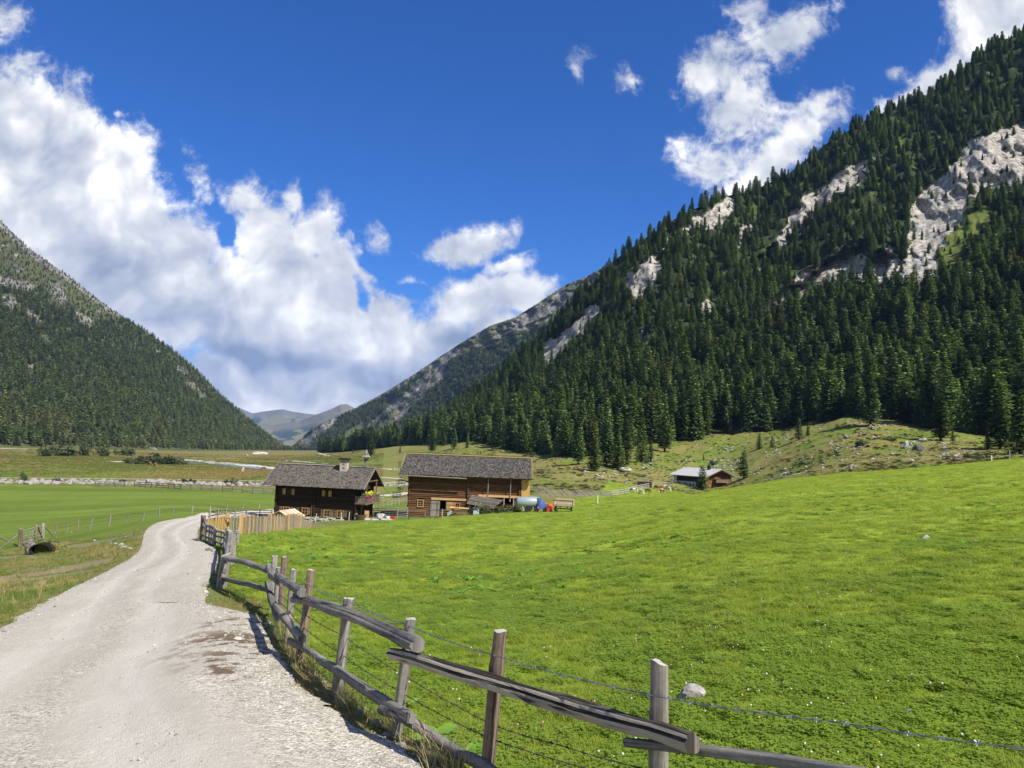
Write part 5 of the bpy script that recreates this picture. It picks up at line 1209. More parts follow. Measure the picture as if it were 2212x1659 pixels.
# ------------------------------------------------------------------ chalet
def build_chalet():
    Y0 = 256.0; c = at(1521, 1061, Y0); al = math.radians(55); L, W = 13.0, 13.0
    u = Vector((math.cos(al), -math.sin(al), 0)); rp = V3(c) - u * L
    r = thing('chalet', 'chalet with pale flat roof, grey stone wall and reddish balconied gable', 'chalet', rp, -al)
    he, zr, ov = 4.9, 7.3, 1.3; yc = W / 2
    m = MB(); m.rnd = .5
    for (a, b) in (((0, 0), (L * .75, 0)),): m.box((L * .37, .15, 1.2), (L * .75, .3, 3.2))
    m.box((.15, W / 2, 1.2), (.3, W - .4, 3.2)); m.build('stone_wall', simple('grey_rubble_wall', (.50, .49, .47), .95, 0, .45, 1.6, .4), r)
    w = MB(); log_wall(w, (0, 0), (L * .75, 0), 2.85, he, (0, -1), (), .3, .1); log_wall(w, (L * .75, 0), (L, 0), -.6, he, (0, -1), (), .3, .2)
    log_wall(w, (0, 0), (0, W), 2.85, he, (-1, 0), (), .3); log_wall(w, (0, W), (L, W), -.5, he, (0, 1), (), .3); w.build('upper_wall', M_log_dark, r, True)
    w = MB(); log_wall(w, (L, 0), (L, W), -.6, he, (1, 0), [(1.5, 2.5, .6, 1.6), (4.5, 5.6, .6, 1.6), (4.2, 5.2, 3.4, 4.6), (7.2, 8.2, 3.4, 4.6)], .3)
    for k in range(9):
        z = he + .1 + k * .3; h = yc * (1 - (z - he) / (zr - he + .1))
        for x in (0, L):
            if h > .3: w.rnd = random.random(); w.tube([(x, yc - h, z), (x, yc + h, z)], .16, 7, .05, k)
    w.build('gable_wall', M_red_log, r, True)
    rf = MB(); x0, x1 = -1.6, L + 1.9
    for sy in (0, 1):
        n = 30
        for k in range(n):
            xa = x0 + (x1 - x0) * k / n; xb = x0 + (x1 - x0) * (k + 1) / n - .01; rf.rnd = random.random(); y0 = -ov if sy == 0 else W + ov
            rf.beam(((xa + xb) / 2, y0, he - .25), ((xa + xb) / 2, yc, zr), xb - xa, .10, (0, 0, 1))
    ro = rf.build('roof', M_tin, r)
    b = MB()
    for sy in (-1, 1): b.beam((x1 + .03, yc + sy * (yc + ov), he - .32), (x1 + .03, yc, zr - .06), .06, .3)
    b.build('barge_board', M_plank_grey, ro)
    m = MB(); m.box((10.2, yc - 1.0, 7.5), (.9, .8, 1.5)); ch = m.build('chimney', M_dark, ro); m = MB(); m.box((10.2, yc - 1.0, 8.5), (1.1, 1.0, .12)); m.tube([(9.75, yc - 1, 8.56), (10.2, yc - 1, 8.9), (10.65, yc - 1, 8.56)], .08, 6, 0, 0, True, 5.0); m.build('chimney_cap', simple('blue_grey_tin', (.25, .34, .38), .4, .5), ch)
    for (x, z, hh) in ((2.0, 1.9, .6), (7.0, 1.8, .7), (8.4, 1.8, .7)): window(r, x, z, .55, hh, -.03, M_dark, (1, 1), .05)
    d = MB(); d.box((4.8, -.06, 1.1), (1.0, .1, 2.4)); d.build('door', M_dark, r)
    d = MB(); d.box((4.8, -.13, 1.55), (.35, .03, .9)); d.build('door_pane', M_white, r)
    b = MB(); b.rnd = .7; b.box((L + .9, 7.4, 2.95), (1.7, 7.2, .15))
    for k in range(34): b.rnd = random.random(); b.box((L + 1.72, 3.9 + k * .212, 3.5), (.05, .2, .95))
    b.box((L + 1.75, 7.4, 4.0), (.14, 7.3, .12)); b.box((L + .9, 3.85, 3.5), (1.7, .06, .95)); b.build('balcony', M_plank_brown, r)
    for (y, z) in ((2.0, 1.1), (5.0, 1.1), (4.7, 4.0), (7.7, 4.0)):
        f = MB()
        for (cy, cz, sy, sz) in ((y, z + .55, 1.0, .09), (y, z - .55, 1.0, .09), (y - .48, z, .09, 1.0), (y + .48, z, .09, 1.0), (y, z, .05, 1.0)): f.box((L + .19, cy, cz), (.08, sy, sz))
        wo = f.build('window', M_plank_tan, r); g = MB(); g.box((L + .12, y, z), (.04, .9, 1.0)); g.build('pane', M_glass, wo)
    b = MB(); b.rnd = .9
    for k in range(3): b.box((L + 1.2 + .5 * k, 3.4, -.1 - .15 * k), (.8, 5.5, .14))
    b.build('terrace', M_block, r)
    return r
build_chalet()

# ------------------------------------------------------------------ small things round the farm
def lumpy(name, mat, size, seed, sub=3, rough=.28, flat=.0):
    bm = bmesh.new(); bmesh.ops.create_icosphere(bm, subdivisions=sub, radius=1.0)
    rg = random.Random(seed); cuts = [(Vector((rg.gauss(0, 1), rg.gauss(0, 1), rg.gauss(0, .8))).normalized(), rg.uniform(.55, .9)) for _ in range(9)]
    for v in bm.verts:
        p = v.co.copy()
        for n, d in cuts:
            e = p.dot(n)
            if e > d: p -= n * (e - d) * .9
        f = 1 + rough * float(fbm(np.array(p.x * 1.4 + seed * 3.1), np.array(p.y * 1.4 + p.z * 1.9), 3, seed))
        v.co = Vector((p.x * size[0] * f, p.y * size[1] * f, p.z * size[2] * f))
    me = bpy.data.meshes.new(name); bm.to_mesh(me); bm.free(); me.materials.append(mat); return me
def boulder(loc, size, seed, label, name='boulder', group=None, mat=None, rot=None):
    me = lumpy(name, mat or M_stone, size, seed); o = bpy.data.objects.new(name, me); COL.objects.link(o); o.location = V3(loc); o.rotation_euler = (0, 0, random.uniform(0, 6) if rot is None else rot)
    return tag(o, label, 'boulder', group)
def farm_things():
    # house front: dry stone bed, electric posts, milk can, trough ...
    t = thing('stone_bed', 'low dry stone bed with herbs along the farmhouse front', 'stone bed', hloc(7.2, -1.6))
    m = MB()
    for k in range(150):
        x = random.uniform(-2.9, 2.9); z = random.uniform(-.15, .55); m.rnd = random.random(); m.box((x, random.uniform(-.3, .05), z), (random.uniform(.2, .55), .4, random.uniform(.07, .16)), Matrix.Rotation(random.uniform(-.12, .12), 3, 'Y'), .02)
    m.build('stones', M_block, t); m = MB()
    for k in range(160): m.rnd = random.random(); p = Vector((random.uniform(-2.6, 2.6), random.uniform(-.2, .4), .6)); e = Vector((random.gauss(0, 1), random.gauss(0, 1), 1)).normalized() * random.uniform(.08, .2); s = e.orthogonal().normalized() * .04; m.face([p - s, p + s, p + e])
    m.build('herbs', M_clover, t)
    for k, (dx, dtop, db, lb) in enumerate(((681, 1105, 1126, 'left white plastic post before the stone bed'), (738, 1103, 1125, 'leaning white plastic post at the right end of the stone bed'), (753.5, 1101, 1119, 'white plastic post with blue edge beside the milk can'))):
        p = GY(dx, 100.5); o = MB(); h = 1.15; ln = (.12, -.1, .04)[k]; o.beam((0, 0, -.1), (ln, 0, h), .06, .05); e = o.build('electric_fence_post', M_white, loc=V3(p)); tag(e, lb, 'fence post', 'white electric fence posts before the farmhouse')
    c = thing('milk_can', 'shiny pale milk can at the farmhouse corner', 'milk can', hloc(11.6, -1.0)); m = MB(); m.tube([(0, 0, 0), (0, 0, .05), (0, 0, .6), (0, 0, .75), (0, 0, .85), (0, 0, .9)], [.22, .25, .25, .15, .14, .17], 16)
    m.build('body', simple('milk_can_metal', (.62, .65, .66), .35, .4, .1), c, True); m = MB(); m.tube([(-.3, 0, .5), (-.3, 0, .62), (-.22, 0, .62)], .02, 6); m.tube([(.3, 0, .5), (.3, 0, .62), (.22, 0, .62)], .02, 6); m.build('handle', M_dark, c)
    c = thing('water_trough', 'dark wooden tub trough in front of the house door', 'trough', hloc(12.5, -2.0)); m = MB(); m.tube([(0, 0, .0), (0, 0, .1), (0, 0, .62), (0, 0, .7)], [.5, .55, .82, .86], 18, .03, 2, True, .7); m.build('tub', M_plank_brown, c); m = MB(); m.tube([(0, 0, .66), (0, 0, .71)], [.78, .78], 18, 0, 0, True, .7); m.build('water', M_glass, c)
    m = MB(); m.rnd = .8; m.box((0, 0, .75), (.58, .08, .95)); m.box((0, -.05, 1.0), (.5, .03, .4)); o = m.build('standing_board', M_plank_tan, loc=hloc(13.0, -.9)); tag(o, 'light wooden board leaning behind the tub trough', 'board')
    boulder(hloc(15.0, -1.2) + Vector((0, 0, .35)), (.85, .6, .62), 5, 'rounded grey boulder right of the house door', mat=M_stone)
    for x, col, lb in ((16.0, (.75, .74, .70), 'white bucket beside the boulder by the house'), (16.75, (.62, .04, .03), 'red bucket next to the white bucket by the house')):
        b = thing('bucket', lb, 'bucket', hloc(x, -1.4)); m = MB(); m.tube([(0, 0, 0), (0, 0, .45)], [.22, .30], 14); m.build('pail', simple('bucket_plastic', col, .5, 0, .08), b, True); m = MB(); m.tube([(-.3, 0, .44), (-.18, 0, .66), (.18, 0, .66), (.3, 0, .44)], .012, 6); m.build('handle', M_dark, b)
    m = MB()
    for k in range(26): m.rnd = random.random(); m.box((random.uniform(-1.7, 1.7), random.uniform(-.5, .5), random.uniform(-.1, .1)), (random.uniform(.4, .8), random.uniform(.4, .7), .16), Matrix.Rotation(random.random(), 3, 'Z'), .04)
    o = m.build('stone_terrace', M_block, loc=hloc(15.2, -2.3)); tag(o, 'flat pale stone paving in front of the boulder', 'paving')
    # barn front
    s = thing('wood_shed', 'grey slatted lean-to shed with sloping board roof against the barn', 'shed', bloc(9.6, -1.3, 0))
    m = MB()
    for k in range(17): m.rnd = random.random(); m.box((-.9 + k * .17, -1.3, 1.1 + .04 * math.sin(k * 2)), (.10, .05, 1.9 - .02 * k + random.uniform(-.15, .15)))
    for x in (-1.0, 1.9): m.rnd = .4; m.box((x, -1.25, 1.4), (.14, .14, 2.8 if x < 0 else 2.2)); m.box((x, .6, 1.5), (.14, .14, 2.9 if x < 0 else 2.3))
    m.build('slats', M_plank_grey, s); m = MB()
    for k in range(11): m.rnd = random.random(); m.beam((-1.3 + k * .05, -1.75 + k * .25, 2.75 + .085 * k + .02 * (k % 2)), (2.5 + k * .12, -1.75 + k * .25, 2.2 + .085 * k + .02 * (k % 2)), .24, .05)
    m.beam((-1.3, -1.9, 2.68), (2.5, -1.9, 2.13), .06, .2); m.build('roof', M_plank_grey, s); m = MB(); m.box((.3, .4, .9), (2.3, .6, 1.6)); m.build('stacked_firewood', M_plank_brown, s)
    for (x, lb, a) in ((9.35, 'wheelbarrow stood upright with pale blue tray and handles up, at the lean-to shed', 1.25), (5.9, 'tipped dark wheelbarrow with a red frame lying by the barn hatch', .5)):
        w = thing('wheelbarrow', lb, 'wheelbarrow', bloc(x, -3.2), 0)
        colr = (.45, .56, .62) if a > 1 else (.10, .13, .15)
        m = MB()
        if a > 1:
            m.box((.25, 0, .65), (.75, .35, .95), None, .05, .9); m.build('tray', simple('barrow_tray', colr, .5, 0, .15), w)
            m = MB(); m.tube([(.05, .1, .9), (.12, .05, 1.35), (.2, 0, 1.85)], .028, 6); m.tube([(.5, .1, .9), (.7, .05, 1.35), (.85, 0, 1.8)], .028, 6); m.build('handles', simple('pale_blue_tube', (.55, .66, .70), .5), w)
        else:
            m.box((.1, 0, .5), (.8, .5, .4), Matrix.Rotation(-.5, 3, 'Y'), .05, .8); m.build('tray', simple('barrow_tray', (.30, .36, .40), .5, 0, .15), w); m = MB()
            m.beam((.2, -.2, .5), (1.2, -.2, 1.0), .07, .07); m.beam((.2, .2, .5), (1.2, .2, 1.0), .07, .07); m.build('handles', M_plank_brown, w)
            m = MB(); m.tube([(.9, -.25, 1.1), (1.1, -.25, 1.35), (1.35, -.25, 1.35), (1.3, -.25, 1.0)], .035, 6); m.tube([(.75, -.25, 1.9), (.95, -.25, 1.2)], .03, 6); m.build('frame', simple('red_tube', (.55, .05, .03), .5), w)
        m = MB(); m.tube([(-.25, -.05, .2), (-.25, .05, .2)], [.19, .19], 16); m.build('wheel', simple('rubber', (.03, .03, .03), .8), w)
    t = thing('timber_bin', 'low box of old brown boards with a pale beam on top, before the barn', 'bin', bloc(7.3, -2.6)); m = MB(); m.rnd = .5
    for k in range(3): m.rnd = random.random(); m.box((0, -.5, .2 + k * .3), (2.2, .06, .28)); m.box((-1.1, 0, .2 + k * .3), (.06, 1, .28)); m.box((1.1, 0, .2 + k * .3), (.06, 1, .28))
    m.build('boards', M_plank_brown, t); m = MB(); m.rnd = .95; m.tube([(-1.3, -.3, 1.15), (1.3, -.3, 1.1)], .13, 8); m.build('beam', M_plank_tan, t)
    b = thing('block_wall', 'low wall of pale concrete blocks before the barn gallery', 'wall', bloc(14.2, -2.6, .6)); m = MB()
    for j in range(6):
        for k in range(6):
            m.rnd = random.random(); m.box((-1.25 + k * .5 + (j % 2) * .2, 0, .15 + j * .25), (.48, .25, .235), None, .012)
    m.build('blocks', M_block, b)
    w = thing('wood_pile', 'untidy pile of split firewood and pale roots right of the lean-to', 'wood pile', bloc(12.2, -3.0, .35)); m = MB()
    for k in range(120):
        p = Vector((random.gauss(0, .75), random.gauss(0, .35), abs(random.gauss(0, .55)))); d = Vector((random.gauss(0, 1), random.gauss(0, .6), random.gauss(0, .35))).normalized() * random.uniform(.2, .6); m.rnd = random.random(); m.tube([p - d, p + d], random.uniform(.03, .08), 6, .2, k)
    m.build('logs', M_plank_grey, w)
    # slurry tank
    g = GY(1140, 103.5); k = thing('slurry_tank', 'pale blue-grey slurry tank trailer with faded red lettering beside the barn', 'slurry tank', g, math.radians(6))
    m = MB(); m.tube([(-1.62, 0, 1.28), (-1.56, 0, 1.28), (-1.4, 0, 1.28), (1.4, 0, 1.36), (1.56, 0, 1.36), (1.62, 0, 1.36)], [.35, .6, .74, .74, .6, .35], 26); m.build('tank', simple('tank_paint', (.27, .33, .345), .45, .1, .12, 2), k, True)
    m = MB(); m.beam((-1.1, -.25, .5), (-.5, -.25, .95), .3, .06); m.box((0, 0, .5), (2.2, .5, .16)); m.beam((.5, -.45, .9), (.9, -.4, .1), .16, .05); m.beam((-.9, -.5, .95), (-.55, -.4, .25), .2, .05); m.build('chassis', M_white, k)
    m = MB()
    for y in (-.55, .55): m.tube([(.0, y - .12, .42), (.0, y + .12, .42)], [.42, .42], 20)
    m.build('wheel', simple('tyre', (.025, .025, .025), .85), k); m = MB(); m.tube([(-1.65, -.3, .4), (-1.8, -.3, 1.0), (-1.72, -.3, 1.5)], .06, 8); m.build('hose', simple('brown_hose', (.18, .09, .06), .7), k)
    fc = bpy.data.curves.new('lettering', 'FONT'); fc.body = 'Pöttinger'; fc.size = .42; fc.extrude = .004; fc.align_x = 'CENTER'; fo = bpy.data.objects.new('lettering_curve', fc); COL.objects.link(fo); fo.parent = k; fo.location = (.15, -.715, 1.38); fo.rotation_euler = (math.radians(76), math.radians(-1.5), 0); fc.materials.append(simple('faded_red_paint', (.58, .22, .18), .7)); dg = bpy.context.evaluated_depsgraph_get(); fm = bpy.data.meshes.new_from_object(fo.evaluated_get(dg)); f2 = bpy.data.objects.new('lettering', fm); f2.parent = k; f2.location = fo.location; f2.rotation_euler = fo.rotation_euler; bpy.data.objects.remove(fo); COL.objects.link(f2)
    # machine under a blue tarpaulin
    g = GY(1167, 103); k = thing('covered_machine', 'farm machine under a blue tarpaulin right of the slurry tank', 'machine', g, 0)
    m = MB(); n = 14; apex = Vector((-.45, 0, 1.95)); ring = []
    for i in range(n):
        a = 2 * math.pi * i / n; rr = 1.0 + .16 * math.sin(3 * a + 1) + .09 * math.sin(7 * a); ring.append(Vector((.15 + .85 * rr * math.cos(a), .55 * rr * math.sin(a), .42 + .18 * math.sin(5 * a))))
    mids = [apex.lerp(q, .4) + Vector((.12, 0, .22 + .06 * math.sin(i * 2.3))) for i, q in enumerate(ring)]; mid2 = [apex.lerp(q, .75) + Vector((.06, 0, .16 + .06 * math.sin(i * 3.1))) for i, q in enumerate(ring)]
    for i in range(n):
        j = (i + 1) % n; m.face([mids[i], mids[j], apex]); m.face([mid2[i], mid2[j], mids[j], mids[i]]); m.face([ring[i], ring[j], mid2[j], mid2[i]])
    m.build('tarpaulin', simple('blue_tarpaulin', (.03, .075, .25), .45, 0, .2, 3), k); m = MB()
    for x in (-.5, .6): m.tube([(x, -.5, .33), (x, -.35, .33)], [.33, .33], 16)
    m.build('wheel', simple('tyre', (.025, .025, .025), .85), k); m = MB(); m.box((.0, 0, .5), (1.1, .5, .3)); m.box((-.3, -.55, .6), (.2, .08, .3)); m.build('frame', simple('pale_red', (.5, .14, .12), .5), k)
    # tipping trailer
    g = GY(1216, 101.5); k = thing('farm_trailer', 'wooden sided farm trailer on two wheels standing on the meadow', 'trailer', g, math.radians(-8)); bw, bl = 2.5, 3.4
    m = MB()
    for j in range(3):
        z = .86 + j * .27
        for y in (0, bl): m.rnd = random.random(); m.box((0, y, z), (bw, .05, .22))
        for x in (-bw / 2, bw / 2): m.rnd = random.random(); m.box((x, bl / 2, z), (.05, bl - .06, .22))
    m.build('side_boards', wood('trailer_boards', (.36, .30, .20), (.62, .54, .38), 9, .8, .3, .2), k)
    m = MB(); m.rnd = .4; m.box((0, bl / 2, .72), (bw, bl, .06)); m.box((0, -.04, 1.5), (bw + .04, .04, .10))
    for x in (-bw / 2, bw / 2):
        for y in (0, bl): m.box((x, y, 1.15), (.09, .09, .95))
    m.build('bed', M_plank_brown, k); m = MB(); m.box((0, .2, .38), (1.9, .1, .1)); m.box((-.45, 1.6, .55), (.1, 3.6, .14)); m.box((.45, 1.6, .55), (.1, 3.6, .14)); m.box((0, 1.0, .36), (2.1, .12, .12)); m.build('chassis', simple('rusty_steel', (.24, .15, .11), .8, .2, .35), k)
    for x in (-1.05, 1.05): m = MB(); m.tube([(x - .12, .9, .4), (x + .12, .9, .4)], [.4, .4], 20); wo = m.build('wheel', simple('tyre', (.03, .03, .03), .85), k); m = MB(); m.tube([(x - .13, .9, .4), (x + .13, .9, .4)], [.2, .2], 14); m.build('rim', M_plaster, wo)
    m = MB(); m.beam((-bw / 2 - .1, -.05, .3), (-bw / 2 - .02, 0, 1.45), .12, .08); m.build('stand', simple('orange_paint', (.62, .16, .05), .5), k)
    g = GY(1190, 101); k = thing('tiller', 'small bright red garden machine left of the trailer', 'garden machine', g, 0)
    m = MB(); m.tube([(-.45, 0, .3), (-.40, 0, .85), (.0, 0, .75), (.12, 0, .4)], [.18, .28, .26, .2], 12); m.box((-.35, 0, .25), (.4, .5, .4)); m.build('hood', simple('bright_red_paint', (.52, .045, .03), .4), k, True); m = MB(); m.tube([(.1, 0, .5), (.6, 0, .45)], .06, 8); m.tube([(.6, 0, .4), (.75, -.1, .9), (.78, -.1, 1.35)], .025, 6); m.build('handle', M_dark, k)
    m = MB(); m.tube([(.0, -.25, .2), (.0, .25, .2)], [.2, .2], 14); m.tube([(.75, -.3, .18), (.75, .3, .18)], [.18, .18], 14); m.build('wheel', simple('tyre', (.03, .03, .03), .85), k)
    # cable sagging between house and barn
    a = hloc(HL + 1.3, HW + 1.0, 4.0); b = bloc(0, -.2, 3.6); m = MB(); m.tube([a.lerp(b, t / 12) - Vector((0, 0, 4 * 1.1 * (t / 12) * (1 - t / 12))) for t in range(13)], .022, 5); o = m.build('cable', M_dark); tag(o, 'thin dark cable sagging between the farmhouse and the barn', 'cable')
    # garden hut
    g = GY(606, 63); k = thing('garden_hut', 'little garden hut with pale board roof behind the picket fence', 'hut', g, math.radians(-14)); m = MB()
    for x in (-.72, .72):
        for y in (0, 1.7): m.box((x, y, .6), (.1, .1, 1.3))
    for q in range(5): m.rnd = random.random(); m.box((0, 1.7, .15 + q * .26), (1.44, .04, .25)); m.box((.72, .85, .15 + q * .26), (.04, 1.6, .25))
    m.build('frame', M_plank_tan, k); m = MB()
    for q in range(9):
        for sgn in (-1, 1): m.rnd = random.random(); m.beam((sgn * 1.02, -.3 + q * .27, 1.08), (0, -.3 + q * .27, 1.62), .26, .035)
    m.build('roof', wood('pale_board', (.50, .38, .24), (.74, .60, .42), 8, .7, .2, .1), k)
farm_things()
# ------------------------------------------------------------------ fences
M_post = wood('grey_post_wood', (.17, .155, .135), (.46, .43, .38), 16, .9, .8, .4, .05, .008)
M_post_br = wood('brown_post_wood', (.10, .072, .055), (.33, .25, .19), 14, .9, .8, .4, .05, .008)
M_rail = wood('grey_rail_wood', (.085, .080, .075), (.30, .285, .26), 14, .9, .9, .35, .05, .010)
def rot_mat():
    t = NT('rotten_black_rail_wood'); uv = t.coord('UV', (1, .05, 1)); g = t.noise(uv, 26, 6, .65, .5); g2 = t.noise(t.coord('UV', (1, .16, 1)), 7, 5, .6)
    sp = t.node('ShaderNodeSeparateXYZ'); t.L.new(t.node('ShaderNodeNewGeometry').outputs['True Normal'], sp.inputs[0])
    k = t.math('ADD', t.math('MULTIPLY', sp.outputs[2], .42), t.math('ADD', t.math('MULTIPLY', g, .75), t.math('MULTIPLY_ADD', g2, .7, -.28)))
    c = t.ramp(k, [(.36, (.40, .37, .31)), (.50, (.24, .215, .18)), (.58, (.045, .040, .034)), (.80, (.014, .012, .011)), (.95, (.12, .11, .09))]); t.set('Base Color', c); t.set('Roughness', .95); t.bump(g, 1.0, .018); return t.m
M_rail_rot = rot_mat()
M_wire = simple('galvanised_wire', (.34, .36, .38), .35, .8, .15, 20)
M_rust = simple('rusty_wire', (.085, .065, .055), .8, .2, .3, 20)
M_endgrain = simple('pale_end_grain', (.38, .36, .33), .95, 0, .3, 30)
def post_mesh(h, r, seed, lean=(0, 0), split=.35, sink=.35, cut=.0, knob=0.0):
    m = MB(); rg = random.Random(seed); n = 14; L = []; k = 16; prof = [1 + rg.uniform(-split, split) * .45 for _ in range(n)]
    prof = [(prof[i] + prof[i - 1]) / 2 for i in range(n)]
    for _ in range(3): prof[rg.randrange(n)] *= .80
    m.rnd = rg.uniform(.35, .8); verts = []; uvs = []; o = rg.random() * 5
    for q in range(k + 1):
        t = q / k; z = -sink + (h + sink) * t; fx = lean[0] * max(z, 0) / h; fy = lean[1] * max(z, 0) / h
        for a in range(n + 1):
            an = 2 * math.pi * (a % n) / n; rr = r * prof[a % n] * (1 + .07 * float(vnoise(np.array(z * 5 + seed), np.array((a % n) * .7), seed) * 2 - 1)) * (1.04 - .10 * t)
            if knob: rr *= 1 + knob * math.exp(-((t - .82) / .06) ** 2) * (1.0 + .6 * math.sin(an * 2 + seed))
            zz = z + ((cut * r * math.cos(an + seed) * 1.2 + .006 * math.sin(a % n * 1.4 + seed)) if q == k else 0)
            verts.append((fx + rr * math.cos(an), fy + rr * math.sin(an), zz)); uvs.append((an * r + o, z + o))
    faces = [(q * (n + 1) + a, q * (n + 1) + a + 1, (q + 1) * (n + 1) + a + 1, (q + 1) * (n + 1) + a) for q in range(k) for a in range(n)]
    m.mesh(verts, faces, uvs); return m, [verts[k * (n + 1) + a] for a in range(n)]
def add_post(root, rl, dxb, dyb, dxt, dyt, r, mat, seed, **kw):
    b = G(dxb, dyb); t = at(dxt, dyt, b[1]); h = t[2] - b[2]; r = r * .92
    m, cap = post_mesh(h, r, seed, (t[0] - b[0], 0), **kw); loc = V3(b) - rl
    o = m.build('post', mat, root, True, loc)
    c = MB(); c.rnd = .8; c.face([(x, y, z + .001) for x, y, z in cap], [(x, y) for x, y, z in cap]); c.build('cut_top', M_endgrain, o); return b, t
def rail(root, rl, pts, r, mat, seed=0, n=12, off=-.10, name='rail', rough=.16):
    """pts: (picture x, picture y, distance)"""
    P = [V3(at(a, b, Y + off)) - rl for a, b, Y in pts]; Q = []
    for i in range(len(P) - 1):
        k = max(3, int((P[i + 1] - P[i]).length / .12)); Q += [P[i].lerp(P[i + 1], j / k) for j in range(k)]
    Q.append(P[-1]); rg = random.Random(seed); m = len(Q)
    Q = [q + Vector((0, 0, .012 * float(vnoise(np.array(i * .25), np.array(seed + .5), seed) * 2 - 1))) for i, q in enumerate(Q)]
    rr = [.9 * ((r[0] + (r[1] - r[0]) * i / (m - 1)) if isinstance(r, tuple) else r) for i in range(m)]
    prof = [1 + rg.uniform(-.17, .12) for _ in range(n)]
    if n > 11:
        for _ in range(2): prof[rg.randrange(n)] *= .72
    mb = MB(); mb.rnd = rg.uniform(.35, .7); mb.tube(Q, rr, n, rough, seed, prof=prof); return mb.build(name, mat, root, True)
def wire(root, rl, pts, mat, seed=0, barb=.11, r=.0022, off=.04):
    P = [V3(at(a, b, Y + off)) - rl for a, b, Y in pts]; Q = []
    for i in range(len(P) - 1):
        L = (P[i + 1] - P[i]).length; k = max(2, int(L / .035)); Q += [P[i].lerp(P[i + 1], j / k) - Vector((0, 0, .02 * L * .5 * 4 * (j / k) * (1 - j / k))) for j in range(k)]
    Q.append(P[-1]); m = MB(); rg = random.Random(seed)
    for s in (0, math.pi):
        R = []
        for i, q in enumerate(Q): R.append(q + Vector((math.cos(i * 1.1 + s), 0, math.sin(i * 1.1 + s))) * .0028)
        m.tube(R, r, 4)
    acc = 0
    for i in range(1, len(Q)):
        acc += (Q[i] - Q[i - 1]).length
        if acc > barb:
            acc = 0
            for q in range(3):
                d = Vector((rg.gauss(0, 1), rg.gauss(0, 1), rg.gauss(0, 1))).normalized() * .017; m.tube([Q[i] - d, Q[i] + d], .0020, 3)
            d = (Q[i] - Q[i - 1]).normalized() * .014; m.tube([Q[i] - d, Q[i] + d], .0058, 5)
    return m.build('barbed_wire', mat, root)
